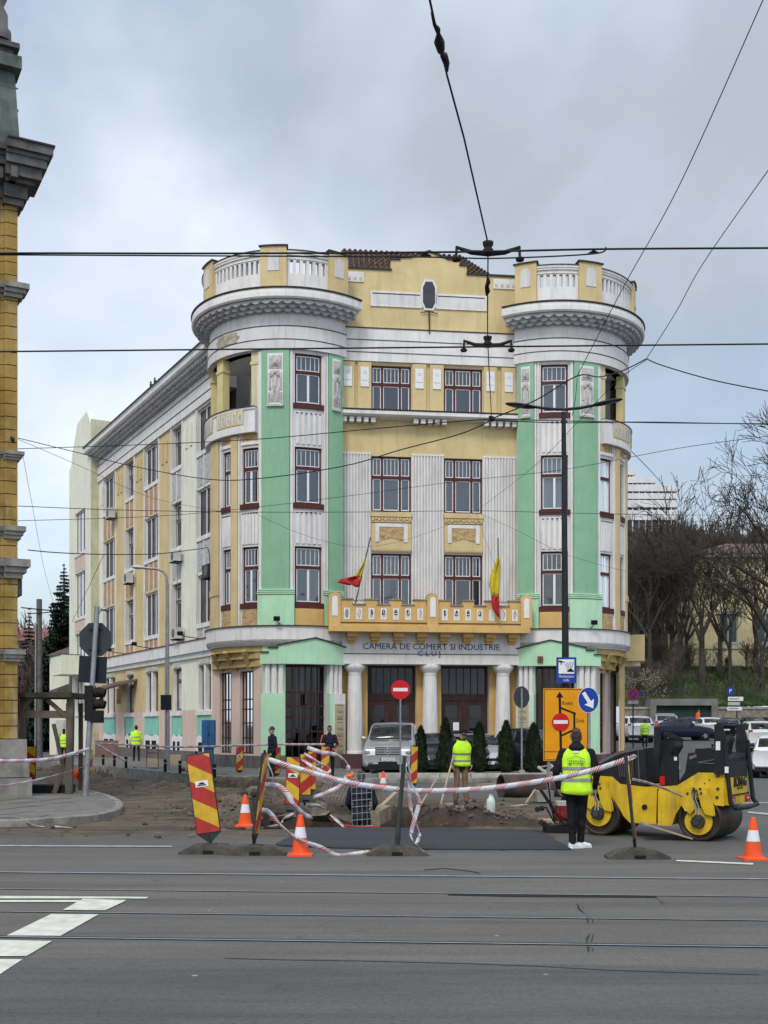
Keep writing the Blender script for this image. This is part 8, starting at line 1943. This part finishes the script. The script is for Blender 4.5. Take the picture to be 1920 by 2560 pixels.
side([(1010, 920), (1070, 820), (1088, 692), (1160, 682), (1250, 690), (1312, 700), (1312, 820), (1150, 820)], -RW + .06, -.03, 'rear_hood', blk, bev=.03)
side([(846, 925), (842, 660), (850, 600), (930, 595), (938, 640), (905, 700), (912, 925)], -.8, -.35, 'steering_column', blk)
side([(840, 690), (840, 500), (864, 495), (874, 600), (866, 700)], -.2, -.14, 'front_post', blk)
MB().bx(RMap(*Z(852, 500), -.17), (.05, .05, .09)).build('red_beacon', lampr, rt, local=True)
c = V((Z(915, 585)[0], .55, Z(915, 570)[1])); m = MB(); n = 22
rg_ = [c + Matrix.Rotation(.35, 3, 'Y') @ V((.17*cos(2*pi*i/n), .17*sin(2*pi*i/n), 0)) for i in range(n + 1)]; m.tube(rg_, .016, 6); m.tube([c, c + V((-.03, 0, -.15))], .03, 6)
for a in (0, 7, 14): m.tube([c, rg_[a]], .012, 5)
m.build('steering_wheel', black, rt, local=True)
side([(1090, 690), (1095, 655), (1190, 650), (1215, 700)], -.85, -.3, 'seat_base', blk); side([(1215, 690), (1236, 570), (1262, 562), (1272, 590), (1248, 700)], -.8, -.35, 'seat_back', blk, bev=.04)
m = MB().tube([RMap(*Z(1222, 640), -.15), RMap(*Z(1218, 620), -.15), RMap(*Z(1245, 625), -.15), RMap(*Z(1255, 655), -.15)], .02, 6); m.build('grab_handle', blk, rt, local=True)
for d0, dx_ in ((.03, 0), (-RW - .02, 55)):
    side([(1262 , 480), (1295, 478), (1330, 600), (1312, 820), (1262, 820)], d0 - .06, d0 + .02, 'roll_bar', blk) if d0 > 0 else side([(1262, 482), (1295, 480), (1325, 600), (1312, 820), (1262, 820)], d0 - .02, d0 + .06, 'roll_bar', blk)
m = MB(); 
for d0 in (.05, -RW - .03): m.tube([RMap(*Z(1325, 590), d0), RMap(*Z(1342, 820), d0), RMap(*Z(1362, 1020), d0), RMap(*Z(1390, 1056), d0)], .038, 8)
m.tube([RMap(*Z(1390, 1056), .05), RMap(*Z(1400, 1062), -RW*.5), RMap(*Z(1390, 1056), -RW - .03)], .038, 8); m.build('guard_frame', blk, rt, local=True)
a0, a1 = Z(1312, 0)[0], Z(1335, 0)[0]
# rear face (towards +x)
MB().box((a0 - .06, .04, Z(0, 1040)[1]), (a1 + .02, RW - .16, Z(0, 850)[1])).build('rear_plate', yel, rt, local=True)
m = MB().box((a1, .04, Z(0, 980)[1]), (a1 + .025, RW - .04, Z(0, 968)[1])); m.build('rear_groove', blk, rt, local=True)
text('BOMAG', .235, black, (a1 + .03, RW*.52, Z(0, 915)[1]), (0,1,0), rt, extr=.001, sx=.84, bold=.008, local=True)
text('BW 120 AD', .06, black, (a1 + .03, RW*.52, Z(0, 938)[1]), (0,1,0), rt, extr=.001, local=True)
for y in (.16, RW - .18):
    lo = MB().box((a1 + .02, y - .10, Z(0, 1030)[1]), (a1 + .05, y + .10, Z(0, 985)[1])); lo.build('rear_light', lampr, rt, local=True); MB().cyl((a1 + .04, y - .02, Z(0, 1012)[1]), (a1 + .065, y - .02, Z(0, 1012)[1]), .035, n=14).build('lamp', lampc, rt, local=True)
MB().box((a0 - .05, .06, Z(0, 850)[1]), (a1, RW - .06, Z(0, 740)[1])).build('rear_cover', blk, rt, local=True)
m = MB()
for zx, zy in ((1275, 835), (1275, 925), (1270, 985)): p = RMap(*Z(zx, zy), .0); m.cyl(p, p + V((0, -.02, 0)), .024, n=8)
for zx, zy in ((1220, 865), (1190, 890)): p = RMap(*Z(zx, zy), .0); m.cyl(p, p + V((0, -.01, 0)), .012, n=8)
m.build('bolts', hubm, rt, local=True)
m = MB()
for zx, zy, w_, h_ in ((1283, 625, .07, .14), (1342, 790, .06, .10)): p = RMap(*Z(zx, zy), .06 if zx < 1300 else .10); m.bx(p, (w_, .006, h_))
m.bx(RMap(*Z(953, 725), -.34), (.05, .006, .06)); m.build('warning_sticker', wpaint, rt, local=True)
m = MB().bx(RMap(*Z(905, 880), -.05), (.07, .04, .14)); m.build('red_extinguisher', redm, rt, local=True)
m = MB().cyl(RMap(*Z(790, 1075), -.0), RMap(*Z(790, 1075), -.03), .045, n=16); m.build('tank_hole', dark, rt, local=True)
side([(905, 1015), (945, 1015), (945, 1100), (905, 1100)], .0, .035, 'side_hatch', yel)
wt2 = tag(MB().bx((2.9 + 1.6, 18.0, .06), (.8, .35, .025), Matrix.Rotation(.3, 3, 'Y')).build('wooden_board', pale), 'thin bent board lying under the middle of the roller', 'board')
wt2.location = (4.45, 17.7, .02)
bag = thing('red_canister', 'small red and white canister standing behind the front hood of the roller', 'canister', V((3.35, 19.6, 0)))
MB().box((-.15, -.12, 0), (.15, .12, .95)).build('stand', dkmetal, bag, local=True); MB().box((-.16, -.13, .95), (.16, .13, 1.28)).build('body', redm, bag, local=True); MB().box((-.1, -.1, 1.28), (.14, .1, 1.36)).build('lid', wpaint, bag, local=True)
# ================================================================== people (local: facing -Y when rz=0; z up; metres)
skin = M('skin', (.42,.25,.18), var=.1, sc=12, rough=.55); skind = M('skin_dark', (.22,.12,.08), var=.1, sc=12, rough=.55)
lime = M('vest_lime', (.50,.85,.035), var=.16, sc=6, rough=.6, bump=.9, bs=5); reflect = M('reflective_tape', (.28,.28,.30), var=.15, sc=15, rough=.3, metal=.3)
clack = M('black_cloth', (.010,.010,.012), var=.5, sc=6, rough=.8, bump=1, bs=7); navy = M('navy_cloth', (.016,.018,.030), var=.3, sc=8, rough=.9); khaki = M('khaki_cloth', (.17,.11,.065), var=.25, sc=7, rough=.9, bump=.3); orang = M('orange_cloth', (.75,.14,.03), var=.15, sc=7, rough=.8)
hair_d = M('dark_hair', (.018,.014,.012), var=.3, sc=30, rough=.7); hair_b = M('brown_hair', (.06,.042,.03), var=.3, sc=30, rough=.7); eyem = M('eye_dark', (.01,.01,.01), var=0, rough=.3); lipm = M('lip', (.28,.12,.10), var=0)
def remesh(o, vox, it=3):
    r = o.modifiers.new('skin', 'REMESH'); r.mode = 'VOXEL'; r.voxel_size = vox; r.use_smooth_shade = True
    s = o.modifiers.new('smooth', 'SMOOTH'); s.factor = .5; s.iterations = it
def person(loc, rz, label, H=1.78, lean=0.0, twist=0, arms=None, legs=None, top=clack, trousers=clack, shoes=black, vest=None, sk=skin, hair=hair_d, cap=None, headtilt=0.0, hood=None, sleeve=None, fine=False, vestlen=.82, headturn=0, orange_side=None, footdir=0):
    s = H / 1.78; t = thing('person', label, 'person', loc, rz, None, s)
    J = dict(aL=(.10,.0,.08), kL=(.10,-.015,.49), hL=(.09,0,.92), aR=(-.10,0,.08), kR=(-.10,-.015,.49), hR=(-.09,0,.92),
             sL=(.185,.01,1.43), eL=(.245,.03,1.15), wL=(.25,-.03,.90), sR=(-.185,.01,1.43), eR=(-.245,.03,1.15), wR=(-.25,-.03,.90))
    for dct in (arms or {}, legs or {}): J.update(dct)
    J = {k: V(v) for k, v in J.items()}
    def bend(v):
        v = V(v)
        if lean and v.z > .92:
            q = Matrix.Rotation(lean * min(1, (v.z - .92) / .35), 3, 'X'); v = V((0, 0, .92)) + q @ (v - V((0, 0, .92)))
        return v
    up = {'sL', 'eL', 'sR', 'eR', 'wL', 'wR'}
    for k in ('sL', 'sR'): J[k] = bend(J[k])
    if lean and not (arms and 'wL' in arms): J['eL'], J['wL'] = bend(J['eL']), bend(J['wL'])
    if lean and not (arms and 'wR' in arms): J['eR'], J['wR'] = bend(J['eR']), bend(J['wR'])
    HR = Matrix.Translation(bend((0, .0, 1.50))) @ Matrix.Rotation(headturn, 4, 'Z') @ Matrix.Rotation(headtilt + lean * .6, 4, 'X')
    hd = lambda v: HR @ V(v)
    Q = HR.to_3x3()
    # body: head, neck, forearms and hands in one surface
    b = MB(); b.ell(hd((0, -.005, .175)), (.074, .092, .112), Q, 0, 18, 14); b.ell(hd((0, -.035, .105)), (.055, .062, .06), Q, 0, 14, 10)
    b.cap(hd((0, .01, .08)), bend((0, .015, 1.42)), .052, .06); b.ell(hd((0, -.103, .145)), (.013, .017, .025), Q, 0, 8, 6)
    for sg in (-1, 1): b.ell(hd((sg*.075, .0, .155)), (.012, .02, .032), Q, 0, 8, 6)
    b.ell(bend((0, 0, 1.2)), (.13, .09, .25), None, 0, 14, 10)
    for k in 'LR':
        S_, E_, W_ = J['s'+k], J['e'+k], J['w'+k]; sg = 1 if k == 'L' else -1
        b.cap(bend((0, 0, 1.36)) if 0 else S_.lerp(bend((0,0,1.36)), .5), S_, .06, .05); b.cap(S_, E_, .042, .036); b.cap(E_, W_, .036, .025)
        d = (W_ - E_).normalized(); fw = V((0, -1, 0)) - d * V((0,-1,0)).dot(d); fw = fw.normalized() if fw.length > .1 else V((sg, 0, 0)); sd3 = d.cross(fw).normalized()
        # palm faces the thigh: width axis = fw, thickness axis = sd3
        pc = W_ + d * .045; rot = Matrix((fw, sd3, d)).transposed(); b.ell(pc, (.040, .016, .052), rot, 0, 12, 8)
        inn = sd3 if sd3.x * sg < 0 else -sd3
        for i, (o_, l_) in enumerate(((.028, .068), (.010, .078), (-.008, .072), (-.025, .056))):
            r0 = W_ + d * .082 + fw * o_; r1 = r0 + d * l_ * .5 + inn * .012; r2 = r1 + d * l_ * .38 + inn * .028
            b.cap(r0 - d*.02, r1, .0095, .0085, 8); b.cap(r1, r2, .0085, .0072, 8)
        t0 = W_ + d * .028 + fw * .03; t1 = t0 + d * .035 + fw * .028 + inn * .008; t2 = t1 + d * .03 + fw * .006 + inn * .012
        b.cap(t0, t1, .0125, .0105, 8); b.cap(t1, t2, .0105, .0085, 8)
    bo = b.build('body', sk, t, local=True); remesh(bo, .0065 if fine else .011, 2)
    f = MB()
    for sg in (-1, 1): f.ell(hd((sg*.031, -.088, .172)), (.012, .008, .007), Q, 0, 8, 6)
    f.build('eyes', eyem, t, local=True)
    MB().ell(hd((0, -.094, .105)), (.024, .008, .006), Q, 0, 8, 6).build('mouth', lipm, t, local=True)
    # hair / cap
    if cap is None:
        h = MB(); h.ell(hd((0, .012, .20)), (.081, .092, .096), Q, 0, 18, 12); h.ell(hd((0, .045, .15)), (.072, .058, .085), Q, 0, 14, 10)
        rg = random.Random(3)
        for i in range(26): a = rg.uniform(0, 2*pi); h.ell(hd((cos(a)*.055*rg.random(), .01 + sin(a)*.07, .275 + rg.uniform(-.02, .012))), (.02,.02,.016), Q, 0, 6, 4)
        h.v = [v if (HR.inverted() @ v).y > -.062 or (HR.inverted() @ v).z > .235 else hd(V(((HR.inverted() @ v).x, -.062, max((HR.inverted() @ v).z, .17)))) for v in h.v]
        ho = h.build('hair', hair, t, local=True); remesh(ho, .009, 1)
    else:
        h = MB(); h.lathe(hd((0, .005, .20)), [(.088, -.01), (.091, .03), (.08, .075), (.05, .105), (.01, .115)], 16, ax=Q @ V((0,0,1))); h.ell(hd((0, -.10, .205)), (.06, .055, .01), Q, 0, 12, 6); h.build('cap', cap, t, local=True)
    # trousers
    m = MB(); m.ell((0, .01, .94), (.165, .115, .12), None, 0, 16, 10); m.ell((0, .05, .90), (.15, .09, .09), None, 0, 14, 8)
    for k in 'LR':
        m.cap(J['h'+k] + V((0,0,-.02)), J['k'+k], .092, .064, 12); m.cap(J['k'+k], J['a'+k] + V((0, .01, .03)), .064, .05 if trousers is not khaki else .062, 12); m.ell(J['k'+k].lerp(J['a'+k], .3) + V((0,.025,0)), (.055,.055,.11), None, 0, 10, 8)
        m.cap(J['a'+k] + V((0,.01,.10)), J['a'+k] + V((0,.0,.04)), .055, .057, 10)
    to = m.build('trousers', trousers, t, local=True); remesh(to, .012, 2)
    # jacket
    m = MB()
    for z, rx, ry, dy in ((.88, .17, .12, .01), (1.0, .168, .118, .0), (1.12, .165, .115, .0), (1.24, .178, .118, .0), (1.35, .188, .112, .01)): m.ell(bend((0, dy, z)), (rx, ry, .11), None, 0, 18, 10)
    m.ell(bend((0, .02, 1.45)), (.13, .085, .06), None, 0, 14, 8)
    for k in 'LR':
        S_, E_, W_ = J['s'+k], J['e'+k], J['w'+k]; m.cap(bend((0,.01,1.41)), S_, .075, .072, 12); m.cap(S_, E_, .074, .062, 12)
        m.cap(E_, W_ + (E_ - W_) * .04, .055, .042, 12); m.ell(E_, (.062,.062,.062), None, 0, 10, 8)
    if hood: m.ell(bend((0, .07, 1.50)), (.12, .085, .075), None, 0, 14, 8); m.ell(bend((0, -.02, 1.50)), (.095, .085, .06), None, 0, 14, 8); m.ell(hd((0, .06, .07)), (.085, .05, .06), Q, 0, 12, 8)
    else: m.cap(bend((0, .01, 1.46)), bend((0, .012, 1.52)), .075, .07, 12)
    jo = m.build('jacket', top, t, local=True); remesh(jo, .012, 2)
    if orange_side:
        for k in 'LR': q = MB(); q.cap(J['s'+k] + V((.02 if k == 'L' else -.02,0,0)), J['e'+k] + V((.02 if k == 'L' else -.02, 0, 0)), .062, .048).cap(J['e'+k] + V((.012 if k == 'L' else -.012, 0, 0)), J['w'+k], .05, .04); q.build('orange_sleeve', orang, t, local=True)
    if vest:
        zb = vestlen; R_ = [(zb, .235, .17, .005), (zb + .06, .232, .168, .0), (1.0, .222, .160, 0), (1.12, .215, .155, 0), (1.24, .222, .155, .0), (1.34, .230, .145, .005), (1.42, .205, .125, .01), (1.475, .15, .105, .012), (1.50, .105, .097, .012)]
        n = 40; m = MB(); vs = []
        for z, rx, ry, dy in R_:
            for i in range(n):
                a = 2*pi*i/n; fold = 1 + .02 * sin(a*7 + z*9) * (1 if z < 1.3 else .3) + (.02 * sin(3*a) if z < zb + .05 else 0); px_ = rx * abs(cos(a))**.8 * (1 if cos(a) > 0 else -1); py_ = ry * abs(sin(a))**.8 * (1 if sin(a) > 0 else -1)
                vs.append(bend((px_ * fold, dy + py_ * fold, z + (.015 * sin(2*a + 1) if z < zb + .01 else 0))))
        m.add(vs, [(j*n+i, j*n+(i+1) % n, (j+1)*n+(i+1) % n, (j+1)*n+i) for j in range(len(R_)-1) for i in range(n)], 0, True)
        vo = m.build('vest', vest, t, local=True); sf = vo.modifiers.new('s', 'SOLIDIFY'); sf.thickness = .008
        def band(z0, z1, name='reflective_band'):
            def at(z):
                for (a, b_) in zip(R_, R_[1:]):
                    if a[0] <= z <= b_[0]: q = (z - a[0]) / (b_[0] - a[0]); return tuple(a[i] + (b_[i] - a[i]) * q for i in range(4))
                return R_[-1]
            m = MB(); vs = []
            for z in (z0, (z0+z1)/2, z1):
                _, rx, ry, dy = at(z)
                for i in range(n):
                    a = 2*pi*i/n; fold = 1 + .02 * sin(a*7 + z*9) * (1 if z < 1.3 else .3); vs.append(bend(((rx * abs(cos(a))**.8 * (1 if cos(a) > 0 else -1)) * fold * 1.012 + .004*cos(a), dy + (ry * abs(sin(a))**.8 * (1 if sin(a) > 0 else -1)) * fold * 1.012 + .004*sin(a), z)))
            m.add(vs, [(j*n+i, j*n+(i+1) % n, (j+1)*n+(i+1) % n, (j+1)*n+i) for j in range(2) for i in range(n)], 0, True); m.build(name, reflect, vo, local=True)
        band(1.17, 1.22); band(1.0, 1.05)
    # shoes
    for k in 'LR':
        a = J['a'+k]; sg = 1 if k == 'L' else -1; m = MB(); m.ell(a + V((sg*.008, .0, -.015)), (.045, .06, .062), None, 0, 12, 8); m.ell(a + V((sg*.012, -.085, -.040)), (.046, .10, .038), None, 0, 14, 8); m.ell(a + V((sg*.01, -.03, -.03)), (.046, .1, .045), None, 0, 12, 8)
        m.box(tuple(a + V((sg*.01 - .042, -.17, -.08))), tuple(a + V((sg*.01 + .042, .055, -.055)))); m.xf(Matrix.Translation(a) @ Matrix.Rotation(footdir, 4, 'Z') @ Matrix.Translation(-a)) if footdir else None; so2 = m.build('shoe', shoes, t, local=True); remesh(so2, .01, 2)
        if shoes is wpaint:
            q = MB(); xx = a.x + sg*.058; q.add([(xx, a.y + .0, a.z - .03), (xx, a.y - .05, a.z - .05), (xx, a.y - .13, a.z - .01), (xx, a.y - .06, a.z - .035)], [(0,1,2,3)]); q.build('shoe_mark', black, so2, local=True)
    return t, bend
# foreground man, seen from behind
g = gpt(1442, 2122); t, bd_ = person(g, radians(180 - 14), 'man from behind in lime vest, black clothes and white trainers beside the roller', 1.76, 0.0, vest=lime, top=clack, trousers=clack, shoes=wpaint, hair=hair_b, hood=True, fine=True, headtilt=-.38,
    arms=dict(sL=(.20,.01,1.42), sR=(-.20,.01,1.42), eL=(.30,.05,1.15), wL=(.27,-.03,.90), eR=(-.30,.05,1.14), wR=(-.26,-.08,.90)), legs=dict(aL=(.06,.03,.08), aR=(-.05,-.10,.08), kR=(-.075,-.06,.49), kL=(.075,.0,.49)), footdir=radians(-52))
sk_ = [c for c in bpy.data.objects if c.parent == t and c.name.startswith('shoe')]
vobj = [c for c in bpy.data.objects if c.parent == t and c.name.startswith('vest')][0]
m = MB()
for a, b_ in (((-.12, 1.335), (0, 1.385)), ((0, 1.385), (.12, 1.335)), ((-.12, 1.335), (-.125, 1.315)), ((.12, 1.335), (.125, 1.315)), ((-.125, 1.275), (.125, 1.275))): m.beam((a[0], .174, a[1]), (b_[0], .174, b_[1]), .004, .008)
m.add([(-.115, .176, 1.27), (-.06, .176, 1.27), (-.087, .176, 1.245)], [(0,1,2)]).add([(.06, .176, 1.27), (.115, .176, 1.27), (.087, .176, 1.245)], [(0,1,2)])
for q in range(8): m.box((-.10 + q*.026, .174, 1.292), (-.085 + q*.026, .178, 1.318))
m.build('back_print', M('print_green', (.10,.22,.03), var=0), vobj, local=True)
MB().box((-.035, .125, 1.425), (.035, .15, 1.455)).build('label_tab', wpaint, vobj, local=True)
# man with cap and vest beyond the dig, leaning over a tool
g = gpt(1152, 2012); t, _ = person(g, radians(12), 'man in black cap, lime vest and khaki trousers looking down beyond the dig', 1.76, .16, vest=lime, top=clack, trousers=khaki, shoes=M('boot_brown', (.05,.03,.022), var=.3), cap=clack, headtilt=.35, fine=True,
    arms=dict(eR=(-.26,.0,1.16), wR=(-.25,-.12,.93), eL=(.27,.04,1.15), wL=(.24,-.05,.93)), legs=dict(aL=(.13,-.02,.08), aR=(-.10,.06,.08)), vestlen=.9)
w_ = t.matrix_world if False else None
hand = Matrix.Translation(g) @ Matrix.Rotation(radians(12), 4, 'Z') @ V((-.25*.989, -.14, .87*.989))
plank(hand + V((.04, 0, .28)) , P(1096, 2034, 24.2), .032, .032, 'long wooden tool handle held by the man in the black cap', cat='tool handle', name='tool_handle')
# worker in the dig, back to us, dark overalls
t, _ = person(V((X(903, 21.6), 21.6, -.86)), radians(175), 'worker in dark overalls standing in the dig behind the steel mesh', 1.78, .05, top=navy, trousers=navy, vest=None, hair=M('grey_cap', (.05,.05,.045), var=.3), arms=dict(eL=(.27,-.06,1.17), wL=(.2,-.22,1.02), eR=(-.27,-.05,1.17), wR=(-.2,-.2,1.03)))
hl = MB().ell((0,0,0), (.07,.04,.04)).ell((.05,0,.03), (.04,.03,.05)).build('orange_rag', orang, local=True); hl.location = P(874, 1940, 21.0); tag(hl, 'orange rag on the mesh behind the sagging tape', 'rag')
# man in dark jacket with orange sleeves
g = gpt(824, 1949); person(V((g.x, g.y, hz_(g.x, g.y) + .02)), radians(8), 'bearded man in dark jacket with orange sleeves by the plaques', 1.78, 0, top=navy, trousers=clack, orange_side=True, sk=skind, hair=hair_d, arms=dict(eL=(.27,-.02,1.15), wL=(.12,-.16,1.0), eR=(-.27,-.02,1.15), wR=(-.12,-.16,1.0)), headtilt=.1)
g = gpt(680, 1952); person(V((g.x, g.y, .0)), radians(-60), 'man in dark jacket and knit hat behind the small striped panel', 1.76, 0, top=navy, trousers=clack, cap=hair_b, orange_side=False, arms=dict(wL=(.2,-.1,.92)))
g = V((X(341, 53.5), 53.5, .1)); person(g, radians(200), 'man in lime vest walking away beside the left wing', 1.72, .12, vest=lime, top=lime, trousers=navy, hair=hair_d, legs=dict(aL=(.10,-.16,.08), kL=(.10,-.12,.49), aR=(-.10,.16,.10), kR=(-.10,.03,.49)))
g = V((X(160, 58), 58, -.1)); person(g, radians(170), 'man in lime vest half hidden behind the timber frame post', 1.74, .0, vest=lime, top=clack, trousers=navy, hair=hair_d)
Y = 68; g = V((X(1612, Y), Y, hz_(X(1612, Y), Y))); person(g, radians(180), 'man in lime jacket and black trousers near the garage', 1.74, .0, vest=lime, top=lime, trousers=clack, hair=hair_b)
Y = 86; g = V((X(1744, Y), Y, hz_(X(1744, Y), Y) + .35)); person(g, radians(100), 'person in orange top in front of the garage door behind the blue sedan', 1.74, .1, vest=None, top=orang, trousers=clack, hair=hair_d)
